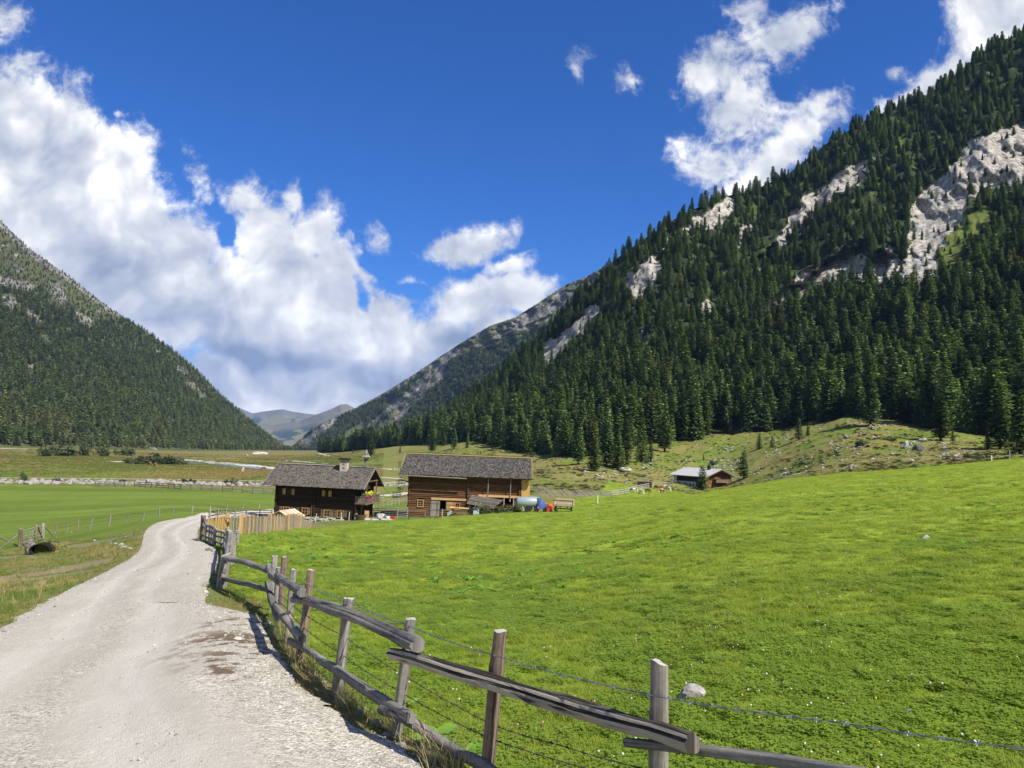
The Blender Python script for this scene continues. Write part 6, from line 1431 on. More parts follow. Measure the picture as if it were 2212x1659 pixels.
def near_fence():
    rl = V3(G(745, 1500)); r = thing('rail_fence', 'weathered grey log rail fence with barbed wire beside the gravel road', 'fence', rl)
    S = [(1422, 1800, 1425, 1431, .068, M_post, 3, dict(split=.7, cut=.25)), (1052, 1690, 1083, 1363, .058, M_post_br, 4, dict(split=.35, knob=.28)), (855, 1590, 887, 1337, .055, M_post, 5, dict(split=.55)), (727, 1502, 753, 1293, .055, M_post, 6, dict(split=.55)),
         (647, 1432, 672, 1231, .053, M_post_br, 7, dict(split=.3)), (620, 1390, 634, 1230, .048, M_post, 8, dict(split=.4)), (603, 1358, 615, 1203, .050, M_post_br, 9, dict(split=.3)), (593, 1335, 602, 1226, .050, M_post, 10, dict(split=.5)), (588, 1320, 594, 1201, .052, M_post, 11, dict(split=.4)),
         (479, 1270, 489, 1198, .10, M_post, 12, dict(split=.6, cut=.3))]
    B = [add_post(r, rl, a, b, c, d, w, mt, sd, **kw)[0] for a, b, c, d, w, mt, sd, kw in S]
    Y = {k: b[1] for k, b in zip(('p5', 'p4', 'p3', 'p2', 'p1', 'p0', 'a', 'b', 'c', 'n'), B)}
    rail(r, rl, [(486, 1206, Y['n']), (530, 1215, (Y['n'] + Y['c']) / 2), (579, 1232, Y['c'])], (.062, .055), M_rail, 1)
    rail(r, rl, [(482, 1250, Y['n']), (530, 1260, (Y['n'] + Y['c']) / 2), (579, 1273, Y['c'])], (.05, .052), M_rail, 2)
    rail(r, rl, [(580, 1224, Y['c']), (586, 1245, Y['b'] + .2), (602, 1258, Y['a'])], .065, M_rail, 3); rail(r, rl, [(600, 1242, Y['a'] + .2), (625, 1259, Y['p0']), (655, 1279, Y['p1'] - .1)], (.055, .068), M_rail, 4)
    rail(r, rl, [(636, 1292, Y['p1'] + .3), (668, 1297, Y['p1']), (748, 1324, Y['p2']), (851, 1367, Y['p3'] + .3), (904, 1395, Y['p3'] - .4)], (.060, .066), M_rail, 5, 16)
    rail(r, rl, [(846, 1410, Y['p3'] + .1), (900, 1421, Y['p3'] - .3), (1065, 1474, Y['p4']), (1260, 1533, (Y['p4'] + Y['p5']) / 2), (1410, 1573, Y['p5']), (1497, 1603, Y['p5'] - .3)], (.058, .066), M_rail_rot, 6, 18, rough=.30)
    rail(r, rl, [(1351, 1604, Y['p5'] + .1), (1500, 1620, Y['p5'] - .2), (1660, 1640, Y['p5'] - .5), (1850, 1668, Y['p5'] - .9), (2150, 1720, Y['p5'] - 1.3)], (.033, .040), M_rail, 7)
    rail(r, rl, [(578, 1262, Y['c']), (586, 1296, Y['b']), (600, 1332, Y['a'] - .3)], .060, M_rail, 8); rail(r, rl, [(594, 1308, Y['a'] + .2), (620, 1340, Y['p0']), (655, 1384, Y['p1'] - .2)], (.055, .068), M_rail, 9)
    rail(r, rl, [(626, 1384, Y['p1'] + .2), (668, 1408, Y['p1'] - .1), (735, 1452, Y['p2']), (800, 1495, (Y['p2'] + Y['p3']) / 2), (888, 1549, Y['p3'] - .2)], (.048, .058), M_rail, 10, 14)
    rail(r, rl, [(823, 1531, Y['p3'] + .2), (870, 1552, Y['p3'] - .1), (960, 1608, Y['p4'] + .7), (1046, 1658, Y['p4']), (1230, 1790, Y['p5'] + .2)], (.042, .05), M_rail, 11, 14)
    wire(r, rl, [(583, 1219, Y['c']), (634, 1262, Y['p0']), (660, 1260, Y['p1']), (752, 1299, Y['p2']), (886, 1353, Y['p3']), (1075, 1418, Y['p4']), (1423, 1505, Y['p5']), (1810, 1560, Y['p5'] - .7), (2260, 1622, Y['p5'] - 1.3)], M_wire, 1, off=-.07)
    wire(r, rl, [(603, 1282, Y['a']), (632, 1306, Y['p0']), (655, 1325, Y['p1']), (742, 1373, Y['p2']), (868, 1456, Y['p3']), (1065, 1566, Y['p4']), (1207, 1609, (Y['p4'] + Y['p5']) / 2), (1421, 1668, Y['p5'])], M_rust, 2)
    wire(r, rl, [(600, 1296, Y['a']), (623, 1316, Y['p0']), (652, 1352, Y['p1']), (735, 1411, Y['p2']), (864, 1494, Y['p3']), (1055, 1594, Y['p4']), (1421, 1700, Y['p5'])], M_rust, 3)
    wire(r, rl, [(612, 1370, Y['p0']), (650, 1410, Y['p1']), (730, 1486, Y['p2']), (858, 1578, Y['p3']), (1050, 1680, Y['p4'])], M_rust, 4)
    return Y
FY = near_fence()
def log_fence():
    rl = V3(G(497, 1222)); r = thing('rail_fence', 'older grey log rail fence running from the picket garden to the bend', 'fence', rl)
    S = [(497, 1224, 496, 1146, .10, 20), (504, 1210, 505, 1154, .06, 21), (491, 1200, 491.6, 1139, .06, 22), (512, 1184, 512.5, 1146, .07, 23), (485, 1185, 485.5, 1147, .055, 24), (479, 1183, 481, 1146, .06, 25), (466, 1178, 468, 1142, .05, 26), (461, 1177, 465, 1138, .06, 27), (457, 1173, 460, 1134, .06, 28), (452.5, 1171, 454, 1136, .055, 29), (446, 1168, 447, 1131, .06, 30), (437.5, 1165, 440, 1113, .12, 31)]
    bs = []
    for a, b, c, d, w, sd in S: bs.append((a, c, d, b, add_post(r, rl, a, b, c, d, w, M_post if sd != 31 else M_post_br, sd, split=.5)[0][1]))
    yn = {q: b[4] for q, b in enumerate(bs)}
    for (fr, sd) in ((.12, 1), (.42, 2), (.78, 3)):
        def pt(q): a, c, d, b, Y = bs[q]; return (c + (a - c) * fr, d + (b - d) * fr, Y)
        rail(r, rl, [(489 + (479 - 489) * fr, 1198 + 72 * fr + 4, G(479, 1270)[1]), pt(0)], .05, M_rail, sd); rail(r, rl, [pt(0), pt(4)], .05, M_rail, sd + 3); rail(r, rl, [pt(4), pt(6), pt(7)], .045, M_rail, sd + 6); rail(r, rl, [pt(6), pt(8), pt(10), pt(11)], .05, M_rail, sd + 9)
        if fr < .5: rail(r, rl, [pt(4), pt(3)], .045, M_rail, sd + 20)
    # rear fence along the bend of the road
    rl = V3(G(531, 1112)); r = thing('rail_fence', 'dark log rail fence between the garden and the road bend', 'fence', rl); pts = [(452, 1127), (470, 1121), (487, 1119), (508, 1117), (531.5, 1113), (561, 1112), (587, 1113)]; tp = []
    for k, (a, b) in enumerate(pts):
        B = G(a, b); h = .8 if k != 4 else 1.15; m, cap = post_mesh(h, .07 if k != 4 else .11, 40 + k); m.build('post', M_post_br if k == 4 else M_post, r, True, V3(B) - rl); tp.append(V3(B))
    for fr in (.66, .36):
        for k in range(len(tp) - 1):
            m = MB(); m.rnd = .4; a, b = tp[k] - rl + Vector((0, -.1, fr)), tp[k + 1] - rl + Vector((0, -.1, fr)); m.tube([a.lerp(b, q / 5) + Vector((0, 0, .03 * math.sin(q * 2.0 + k))) for q in range(6)], .055, 8, .15, k); m.build('rail', M_rail, r, True)
log_fence()
def picket(name_lbl, pts, step, h, mats, seed, rails=(.35, .8), postmat=None, posts=True, back=.06):
    P = [V3(G(*q)) if len(q) == 2 else V3(q) for q in pts]; rl = P[0].copy(); h = h * PICK_Y / F; r = thing('picket_fence', name_lbl, 'fence', rl); rg = random.Random(seed); segs = list(zip(P[:-1], P[1:]))
    n = 0
    for (a, b) in segs:
        L = (b - a).length; d = (b - a).normalized(); k = int(L / step)
        nr = Vector((d.y, -d.x, 0)).normalized()
        for i in range(k):
            q = a.lerp(b, (i + rg.uniform(.2, .8)) / k); q.z = float(H(q.x, q.y)); w = rg.uniform(.03, .055); hh = h * rg.uniform(.88, 1.07); m = MB(); m.rnd = rg.uniform(.2, 1); ln = rg.uniform(-.04, .04)
            m.beam((0, 0, -.05), (d.x * ln, d.y * ln, hh - .06), w, .025, (d.y, -d.x, 0)); m.face([(-d.x * w * .5 + d.x * ln, -d.y * w * .5, hh - .06), (d.x * w * .5 + d.x * ln, d.y * w * .5, hh - .06), (d.x * ln, 0, hh)]); n += 1
            m.build('picket', mats[0] if rg.random() < mats[2] else mats[1], r, False, q - rl + nr * .03)
        for fr in rails: m = MB(); m.rnd = .8; m.beam(a - rl + Vector((0, 0, h * fr)) - nr * back, b - rl + Vector((0, 0, h * fr)) - nr * back, .09, .05); m.build('rail', M_plank_tan if fr < .6 else M_plank_brown, r)
    if posts:
        for p in P[1:] if posts == 1 else P:
            m = MB(); m.rnd = .8; m.box((0, 0, h * .47), (.10, .10, h * 1.04)); m.build('post', postmat or M_plank_tan, r, False, p - rl)
    return n
PICK_Y = G(490, 1157)[1]
n1 = picket('bright new picket fence at the road end of the garden', [(438, 1164), (490, 1156)], .12, 46, (M_plank_tan, M_plank_gold, .7), 1)
n2 = picket('grey and tan picket fence along the garden front, left of the tall light post', [(490, 1157), (515, 1156), (583, 1149)], .11, 45, (M_plank_grey, M_plank_tan, .62), 2); n3 = picket('close-set picket fence right of the tall light post, ending before the house', [(583, 1149), (621, 1146), (648, 1143), (671, 1139)], .105, 43, (M_plank_grey, M_plank_tan, .7), 3)
def wire_fence_left():
    rl = V3(G(432, 1128)); r = thing('wire_fence', 'line of thin leaning posts with wire along the lower field', 'fence', rl)
    S = [(445, 940, 450, 825), (528, 905, 537, 812), (617, 890, 623, 790), (710, 878, 735, 788), (862, 850, 878, 765), (1005, 820, 1018, 752), (1132, 805, 1143, 740), (1258, 780, 1263, 712), (1370, 755, 1384, 703), (1517, 750, 1527, 693), (1660, 740, 1667, 687), (1797, 730, 1803, 685), (1918, 722, 1930, 678), (2050, 718, 2055, 672)]
    pr = None
    for k, (a, b, c, d) in enumerate(S):
        a, b, c, d = .2728 * a, 905.2 + .2728 * b, .2728 * c, 905.2 + .2728 * d; p, t = add_post(r, rl, a, b, c, d, .065, M_post_br if k in (0, 2) else M_post, 60 + k, split=.3)
        if pr is not None:
            m = MB()
            for f in (.95, .6, .3): m.tube([V3(pr[0] + (pr[1] - pr[0]) * f) - rl, V3(p + (t - p) * f) - rl], .006, 4)
            m.build('wire', M_rust, r)
        pr = (p, t)
wire_fence_left()
def gate():
    q = lambda x, y: (.0992 * x, 1108.2 + .0992 * y)
    rl = V3(G(*q(440, 730))); r = thing('field_gate', 'braced wooden wire gate with thick reddish posts in the lower field', 'gate', rl); top = {}
    for k, (b, t, rr) in enumerate((((440, 730), (455, 345), .16), ((775, 615), (795, 270), .13), ((930, 570), (945, 230), .14))):
        p, tt = add_post(r, rl, *q(*b), *q(*t), rr, M_post_br if k < 2 else M_post, 80 + k, split=.5); top[k] = (p, tt)
    Y = [top[k][0][1] for k in range(3)]
    def pole(a, b, Ya, Yb, rad=.05, mt=M_rail): m = MB(); m.rnd = .6; m.tube([V3(at(*q(*a), Ya)) - rl, V3(at(*q(*b), Yb)) - rl], rad, 8, .1); m.build('brace', mt, r, True)
    pole((-40, 800), (430, 445), Y[0] - 1.5, Y[0]); pole((-20, 520), (400, 725), Y[0] + 2, Y[0]); pole((505, 665), (800, 310), Y[0] + .3, Y[1]); pole((820, 290), (915, 540), Y[1], Y[2]); pole((975, 290), (1185, 540), Y[2], Y[2] + 1)
    for (ya, yb, yc) in ((380, 310, 285), (440, 385, 345), (510, 450, 400), (560, 515, 480), (650, 590, 550)):
        m = MB(); m.rnd = .7; m.tube([V3(at(*q(510, ya), Y[0])) - rl, V3(at(*q(775, yb), Y[1])) - rl, V3(at(*q(930, yc), Y[2])) - rl], .028, 6, .05); m.build('gate_bar', M_post, r, True)
    b = G(65, 1198); boulder(V3(b) + Vector((0, 0, .25)), (.45, .35, .62), 15, 'pale grey standing boulder beside the dark culvert mouth')
    g = V3(G(87, 1197)); c = thing('culvert', 'dark round culvert mouth in the grassy bank below the gate', 'culvert', g, math.radians(8)); m = MB()
    n = 20; rin, ro, cz = .36, .43, .22
    for i in range(n):
        a, b2 = 2 * math.pi * i / n, 2 * math.pi * (i + 1) / n
        f = lambda R, an, y: (R * math.cos(an) * 1.35, y, cz + R * .85 * math.sin(an))
        m.face([f(ro, a, -.1), f(ro, b2, -.1), f(rin, b2, -.1), f(rin, a, -.1)]); m.face([f(rin, b2, -.1), f(rin, b2, 1.5), f(rin, a, 1.5), f(rin, a, -.1)]); m.face([f(ro, a, -.1), f(ro, a, .5), f(ro, b2, .5), f(ro, b2, -.1)])
    m.face([(rin * math.cos(2 * math.pi * i / n) * 1.35, 1.45, cz + rin * .85 * math.sin(2 * math.pi * i / n)) for i in range(n)]); m.build('pipe', simple('pipe_black', (.012, .011, .010), .95), c)  # whole pipe and its end disc in one near-black colour
    me = lumpy('earth_bank', simple('turf_bank', (.17, .18, .05), .95, 0, .5, 4, .6), (1.25, .85, .52), 77, 4, .2); o = bpy.data.objects.new('earth_bank', me); COL.objects.link(o); o.parent = c; o.location = (.1, .98, .02)
    m = MB()
    for k in range(150):
        an = random.uniform(-.15, 3.3); R = random.uniform(.40, .75); p = Vector((math.cos(an) * R * 1.4, random.uniform(-.1, .5), cz + .02 + R * .8 * math.sin(an))); m.rnd = random.random(); e = Vector((random.gauss(0, .3), random.gauss(-.25, .2), .35)).normalized() * random.uniform(.08, .22); q = Vector((.025, .01, 0)); m.face([p - q, p + q, p + e])
    m.build('sod', M_dry, c)
gate()
def run_fence(lbl, pts, h, nrail, step, pm, rm, rr=.05, board=False, name='rail_fence', pr=.06, top=.92):
    """post and rail fence over ground points"""
    P = [V3(G(*q)) if len(q) == 2 else V3(GY(q[0], q[2])) for q in pts]; rl = P[0].copy(); r = thing(name, lbl, 'fence', rl); S = []
    for a, b in zip(P[:-1], P[1:]):
        L = (b - a).length; n = max(1, int(round(L / step)))
        for i in range(n): q = a.lerp(b, i / n); q.z = float(H(q.x, q.y)); S.append(q)
    S.append(P[-1])
    for k, q in enumerate(S): m = MB(); m.rnd = random.random(); m.box((0, 0, h * .5 - .1), (pr * 2, pr * 2, h + .2), None, .01); m.build('post', pm, r, False, q - rl)
    for j in range(nrail):
        z = h * (top - (top - .22) * j / max(1, nrail - 1))
        for a, b in zip(S[:-1], S[1:]):
            m = MB(); m.rnd = random.random(); u = a - rl + Vector((0, -pr - .03, z + random.uniform(-.03, .03))); v = b - rl + Vector((0, -pr - .03, z + random.uniform(-.03, .03)))
            if board: m.beam(u, v, .17, .035, (0, 1, 0))
            else: m.tube([u, u.lerp(v, .5) + Vector((0, 0, random.uniform(-.03, .03))), v], rr, 6, .08, j)
            m.build('rail', rm, r)
run_fence('long pale three-rail fence along the foot of the stone embankment', [(205, 1051), (290, 1052), (390, 1058), (480, 1062), (590, 1067.5)], 1.3, 3, 2.75, M_post_br, M_post, board=True, pr=.09)
run_fence('dark pole fence closing the gap between farmhouse and barn', [(806, 1120), (832, 1121), (858, 1120.5), (880, 1119)], 1.5, 5, 1.7, M_post, M_rail, .045)
run_fence('thin grey rail fence behind the yard, rising to the right', [(806, 1100), (838, 1094), (862, 1090), (890, 1085)], 1.2, 2, 2.0, M_post, M_post, .04)
run_fence('short grey board fence beside the pale yard track', [(812, 1079), (828, 1078)], 1.4, 3, 1.2, M_post, M_post, board=True); run_fence('broken grey board hurdle leaning by the yard track', [(848, 1078), (866, 1080)], 1.5, 4, 1.5, M_post, M_post, board=True)
run_fence('low pole fence with a trough before the left end of the barn', [(882, 1121.5), (918, 1121), (955, 1121)], 1.15, 2, 3, M_post, M_post, .055)
run_fence('pale three-board fence curving up towards the chalet behind the cows', [(1322, 0, 168), (1338, 0, 176), (1368, 0, 205), (1390, 0, 222), (1413, 0, 244)], 1.35, 3, 3.4, M_post, simple('pale_grey_board', (.42, .41, .385), .8), board=True, pr=.07)
run_fence('low rail fence from the dark ramp to the chalet', [(1413, 0, 246), (1435, 0, 252), (1452, 0, 258)], 1.3, 2, 3.5, M_post, M_post, .06); run_fence('tall pole pen at the left corner of the chalet', [(1447, 0, 258), (1466, 0, 266)], 2.6, 6, 3.2, M_post, M_rail, .06)
run_fence('small weathered rail fence above the meadow edge right of the chalet', [(1644, 0, 176), (1684, 0, 178), (1740, 0, 180)], 1.5, 2, 4, M_post, M_post, .07)
def slant_fence(lbl, pts, h, step):
    P = [V3(GY(q[0], q[1])) for q in pts]; rl = P[0].copy(); r = thing('slanted_fence', lbl, 'fence', rl); k = 0; m = MB(); L = []
    tot = sum((b - a).length for a, b in zip(P[:-1], P[1:])); n = min(98, int(tot / step))
    for i in range(n):
        s = tot * i / n; q = P[-1]
        for a, b in zip(P[:-1], P[1:]):
            l = (b - a).length
            if s <= l: q = a.lerp(b, s / l); break
            s -= l
        q.z = float(H(q.x, q.y)); m = MB(); m.rnd = random.random(); m.beam((.75, 0, -.05), (-.75, random.uniform(-.1, .1), h * random.uniform(.9, 1.08)), .13, .06, (0, 1, 0)); m.build('slat', M_post, r, False, q - rl); L.append(q)
    for q in L[::6]: m = MB(); m.rnd = .5; m.tube([(0, .12, -.1), (.06, .12, h * .95)], .05, 6); m.build('stake', M_post, r, False, q - rl)
slant_fence('grey fence of slanting split slats across the green field', [(1166, 152), (1210, 156), (1262, 160), (1322, 168)], 1.15, .5); slant_fence('shorter rear fence of slanting slats right behind the barn', [(1138, 182), (1170, 180), (1200, 178)], 1.1, .55)
def ramp():
    p = V3(GY(1392, 235)); r = thing('timber_ramp', 'dark timber ramp with a pale rail left of the cows', 'ramp', p, math.radians(-6)); m = MB(); m.box((0, 0, .7), (4.2, 2.6, 1.7), None, .05); m.build('deck_wall', M_dark, r)
    m = MB()
    for x in (-2, -.7, .7, 2): m.box((x, -1.2, 2.0), (.14, .14, 1.0))
    m.box((0, -1.25, 2.35), (4.4, .08, .2)); m.box((0, -1.25, 1.85), (4.4, .08, .16)); m.build('railing', M_post, r)
ramp()
for (dx, Y, h, lb) in ((1291, 125, 1.25, 'single white post in the mown field right of the trailer'), (2142, 128, 1.0, 'thin white marker post on the far right meadow edge'), (2181, 127, 1.6, 'taller grey marker post on the far right meadow edge')):
    p = GY(dx, Y); m = MB(); m.box((0, 0, h / 2), (.13, .13, h), None, .01); tag(m.build('marker_post', M_white if 'white' in lb else M_post, loc=V3(p)), lb, 'post')

# ------------------------------------------------------------------ tracks, river, gravel
def strip(name, pts, w, mat, lift, label, nw=5, rough=.25):
    P = np.array([G(*q) if len(q) == 2 else GY(q[0], q[2]) for q in pts]); n = len(P); t = np.linspace(0, n - 1, n * 14); C = catmull(P[:, :2], t); d = np.gradient(C, axis=0); d /= np.linalg.norm(d, axis=1)[:, None] + 1e-9; nr = np.stack([d[:, 1], -d[:, 0]], 1)
    ww = np.interp(t, np.arange(n), w if isinstance(w, (list, tuple)) else [w] * n) * (1 + rough * fbm(t * 1.7, t * 0 + 2, 3, 5)); s = np.linspace(-.5, .5, nw)
    X = C[:, 0][:, None] + nr[:, 0][:, None] * ww[:, None] * s; Y = C[:, 1][:, None] + nr[:, 1][:, None] * ww[:, None] * s; Z = H(X, Y) + lift - .04 * (np.abs(s) > .45)
    o, q = grid_mesh(name, np.stack([X, Y, Z], -1), nw, len(t), mat, kind='structure'); o['label'] = label; return o
M_track = NT('pale_track'); _g = M_track.coord('Geo'); M_track.set('Base Color', M_track.ramp(M_track.noise(_g, .8, 5), [(.3, (.36, .34, .29)), (.7, (.52, .50, .45))])); M_track.set('Roughness', .95); M_track = M_track.m
M_gbank = NT('white_gravel'); _g = M_gbank.coord('Geo'); M_gbank.set('Base Color', M_gbank.ramp(M_gbank.noise(_g, .9, 6, .7), [(.3, (.38, .37, .34)), (.5, (.56, .55, .52)), (.7, (.66, .65, .62))])); M_gbank.set('Roughness', .95); M_gbank = M_gbank.m
M_emb_base = NT('embankment_rubble'); _g = M_emb_base.coord('Geo'); _v = M_emb_base.voro(_g, 1.1); M_emb_base.set('Base Color', M_emb_base.ramp(M_emb_base.math('ADD', M_emb_base.noise(_g, .8, 6, .7), M_emb_base.math('MULTIPLY_ADD', _v, -.5, .2)), [(.3, (.09, .10, .05)), (.5, (.26, .25, .22)), (.7, (.44, .43, .40))])); M_emb_base.set('Roughness', .95); M_emb_base = M_emb_base.m
M_water = NT('river_water'); M_water.set('Base Color', (.10, .15, .16)); M_water.set('Roughness', .18); _w = M_water.noise(M_water.coord('Geo', (1, .4, 1)), .8, 4); M_water.bump(_w, .4, .15); M_water = M_water.m
strip('path', [(735, 1005.5), (760, 1007), (790, 1009.5), (825, 1012.5), (862, 1015.6)], 3.4, M_track, .10, 'pale farm track across the valley pasture'); strip('path', [(617, 994), (660, 998), (707, 1002)], 4.0, M_track, .14, 'pale farm track far out in the valley'); strip('path', [(685, 978), (700, 982), (712, 986)], 4.0, M_track, .14, 'pale track at the foot of the wood')
strip('path', [(818, 1072), (842, 1070), (868, 1067), (890, 1064)], 3.6, M_track, .08, 'pale yard track behind the farm'); strip('path', [(822, 1031.6), (845, 1033), (868, 1035)], 3.2, M_track, .1, 'short pale track behind the farm gap'); strip('path', [(822, 1043.5), (852, 1042.3), (890, 1040)], 3.0, M_track, .1, 'pale track on the embankment behind the farm gap')
strip('path', [(0, 1032.5), (150, 1033.8), (300, 1035.3), (440, 1037.2), (570, 1039.5)], 2.2, M_track, .10, 'pale footpath along the top of the stone embankment')
strip('gravel_bank', [(378, 991.5), (410, 994), (470, 999.5), (540, 1006), (600, 1012.5), (650, 1018)], [6, 15, 17, 15, 13, 12], M_gbank, .16, 'white gravel bank of the river'); strip('river', [(366, 994), (392, 997.5), (470, 1004), (540, 1010), (600, 1016), (650, 1021.5)], [10, 12, 10, 9, 8, 8], M_water, .22, 'blue-grey valley river')
strip('gravel_bank', [(240, 997.6), (258, 997.8), (276, 998.4)], [5, 9, 5], M_gbank, .2, 'small white gravel patch by the willow bushes'); strip('gravel_bank', [(-30, 968.5), (20, 969.6), (58, 970.6)], [14, 20, 8], M_gbank, .25, 'white gravel bar at the left end of the valley')
strip('embankment', [(-20, 1042), (150, 1043), (300, 1044.5), (430, 1046.5), (590, 1050)], [9, 9, 8, 7, 6], M_emb_base, .12, 'stony bank of the flood embankment along the field', 9, .15)
g = G(563, 981)
me = lumpy('gravel_heap', M_gbank, (11, 7, 3.2), 3, 4, .15); o = bpy.data.objects.new('gravel_heap', me); COL.objects.link(o); o.location = V3(g); tag(o, 'rounded white gravel heap at the far end of the valley floor', 'gravel heap')
# ------------------------------------------------------------------ stones
STN = [lumpy('boulder', M_stone, (1, 1, 1), 100 + k, 2, .35) for k in range(8)]
def stone_obj(p, s, label, group, fl=.7, nm='boulder', mesh=None):
    o = bpy.data.objects.new(nm, random.choice(mesh or STN)); COL.objects.link(o); o.location = V3(p) + Vector((0, 0, s * fl * .25)); o.scale = (s * random.uniform(.8, 1.3), s * random.uniform(.7, 1.1), s * fl * random.uniform(.7, 1.2)); o.rotation_euler = (random.uniform(-.2, .2), random.uniform(-.2, .2), random.uniform(0, 6.28)); return tag(o, label, nm.replace('_', ' '), group)
M_emb = simple('embankment_stone', (.29, .28, .26), .95, 0, .5, 1.4, .4)
STE = [lumpy('stone_block', M_emb, (1, 1, 1), 140 + k, 2, .25) for k in range(6)]
for k in range(255):
    dx = random.uniform(-8, 575); f = random.random(); dy = np.interp(dx, [0, 300, 560], [1046.5, 1048, 1051]) - f * np.interp(dx, [0, 250, 560], [8.5, 8, 4.5]); s = random.uniform(.35, .85) * (1.5 if random.random() < .12 else 1); p = G(dx, dy)
    stone_obj(p, s, 'grey block in the stone embankment along the field', 'blocks of the stone embankment', .8, 'stone_block', STE)
for k in range(26):
    dx = random.uniform(824, 884); dy = 1051 - random.random() * 5; stone_obj(G(dx, dy), random.uniform(.3, .7), 'pale block in the embankment between house and barn', 'blocks of the embankment behind the farm gap', .8, 'stone_block', STE)
PAST = [(885, 968), (1000, 954), (1035, 978), (1150, 1003), (1240, 1003), (1300, 1012), (1350, 1008), (1440, 972), (1480, 955), (1650, 936), (1850, 908), (1950, 905), (2010, 925), (2120, 960), (2150, 985), (1850, 1016), (1650, 1038), (1600, 1045), (1450, 1030), (1350, 1042), (1180, 1024), (1000, 985), (900, 978)]
P_ = []; tries = 0
while len(P_) < 1100 and tries < 40000:
    tries += 1; dx, dy = random.uniform(885, 2150), random.uniform(905, 1045)
    if not inpoly(np.array(dx), np.array(dy), PAST): continue
    run = math.exp(-((dy - (1000 - .95 * (dx - 1395))) / 9) ** 2) * (1390 < dx < 1460) + math.exp(-((dx - 1560) / 25) ** 2 - ((dy - 1000) / 16) ** 2)
    den = float(fbm(np.array(dx / 34), np.array(dy / 14), 3, 44)) + 1.2 * run
    if den < random.uniform(.0, .55): continue
    p = G(dx, dy)
    if p[1] > 900 or p[1] < 150: continue
    P_.append((p, .13 + .62 * random.random() ** 3.2 + .22 * run))
P_.sort(key=lambda q: -q[1] / q[0][1])
for p, s in P_[:262]: stone_obj(p, s, 'pale rock lying in the stony pasture below the wood', 'pale rocks strewn over the stony pasture')
Pr = P_[262:]; n = len(Pr)
scatter('rubble', [q[0] for q in Pr], RNG.uniform(0, 6.28, (n, 3)) * [.05, .05, 1], np.stack([[q[1] * random.uniform(.8, 1.3), q[1], q[1] * .7] for q in Pr]), RNG.integers(0, 4, n), [bpy.data.objects.new('s', STN[k]) for k in range(4)], 'small pale stones strewn over the stony pasture')
p = G(1353, 1019); boulder(V3(p) + Vector((0, 0, .8)), (2.4, 1.3, 1.1), 31, 'large pale boulder at the foot of the tree clump', rot=.3); p = G(1983, 972); boulder(V3(p) + Vector((0, 0, .5)), (2.6, 1.5, 1.2), 32, 'dark rock block low on the right stony slope', mat=simple('dark_rock', (.14, .135, .13), .95, 0, .5, 1.5, .4))  # the second boulder has its own darker grey
p = G(1958, 965); boulder(V3(p) + Vector((0, 0, .6)), (.9, .8, 1.1), 33, 'upright pale rock left above the dark block on the right slope'); p = G(1994, 955); boulder(V3(p) + Vector((0, 0, .5)), (1.2, .9, .9), 34, 'grey rock under the dense forward pine')
p = G(1496, 1512); boulder(V3(p) + Vector((0, 0, .03)), (.17, .14, .115), 35, 'small white stone half sunk in the meadow behind the nearest post'); p = G(1965, 1549); boulder(V3(p) + Vector((0, 0, .02)), (.045, .035, .035), 36, 'tiny pale stone in the grass right of the nearest post')
p = G(1997, 1168); boulder(V3(p) + Vector((0, 0, .02)), (.16, .12, .12), 37, 'small brown molehill-like stone on the right meadow')
M_peb = foliage_mat('pebble', [(.26, .24, .205), (.40, .37, .32), (.50, .475, .42), (.58, .56, .51)], 0, .9)
def pebbles():
    rg = np.random.default_rng(8); X = []; Y = []; S = []
    for (n, y0, y1, s0, s1) in ((46000, 3.5, 10, .006, .020), (18000, 10, 20, .012, .032), (4000, 20, 40, .02, .04)):
        y = rg.uniform(y0, y1, n); x = rg.uniform(-13, 3, n); d = road_mask(x, y); e = np.exp(-((d + .2) / .35) ** 2); cen = fbm(x * 1.1, y * .6, 3, 66)
        m = (d < .15) & (rg.random(n) < np.clip(.16 + .9 * e * (x > -5) + .5 * sm(cen, .05, .4), 0, 1)); big = rg.random(n) ** 6
        X.append(x[m]); Y.append(y[m]); S.append((s0 + (s1 - s0) * big)[m] * (1 + 1.2 * (e[m] > .6) * (rg.random(m.sum()) < .12)))
    x, y, s = map(np.concatenate, (X, Y, S)); z = H(x, y); d = -road_mask(x, y); z = z + .012 * (d > 0) - .02 * sm(d, .45, .9)
    scatter('gravel', np.stack([x, y, z], 1), rg.uniform(-.4, .4, (len(x), 3)) * [1, 1, 8], np.stack([s * rg.uniform(.8, 1.4, len(x)), s, s * .7], 1), rg.integers(0, 4, len(x)), [bpy.data.objects.new('s', lumpy('pebble', M_peb, (1, 1, 1), 200 + k, 1, .2)) for k in range(4)], 'loose pale pebbles on the gravel road')
pebbles()
# white stone patch and edge stones beside the road
for k, (dx, dy, s) in enumerate(((812, 1566, .05), (835, 1590, .045), (776, 1541, .05), (748, 1522, .045), (722, 1492, .05), (700, 1475, .04), (690, 1462, .035), (868, 1612, .04), (736, 1494, .03), (455, 1190, .16), (462, 1192, .14), (449, 1189, .12))):
    stone_obj(G(dx, dy), s, 'white stone on the right edge of the gravel road' if k < 9 else 'white stone in the pale patch below the old log fence', 'white stones along the right road edge' if k < 9 else 'white stones below the old log fence')
for k, (dx, dy, s) in enumerate(((250, 1176, .14), (263, 1180, .2), (268, 1185, .22), (240, 1175, .1), (282, 1188, .12), (205, 1168, .12), (155, 1150, .1), (120, 1152, .12), (97, 1178, .11))):
    stone_obj(G(dx, dy), s, 'small white stone lying on the grassy bank left of the road', 'small stones on the left bank')

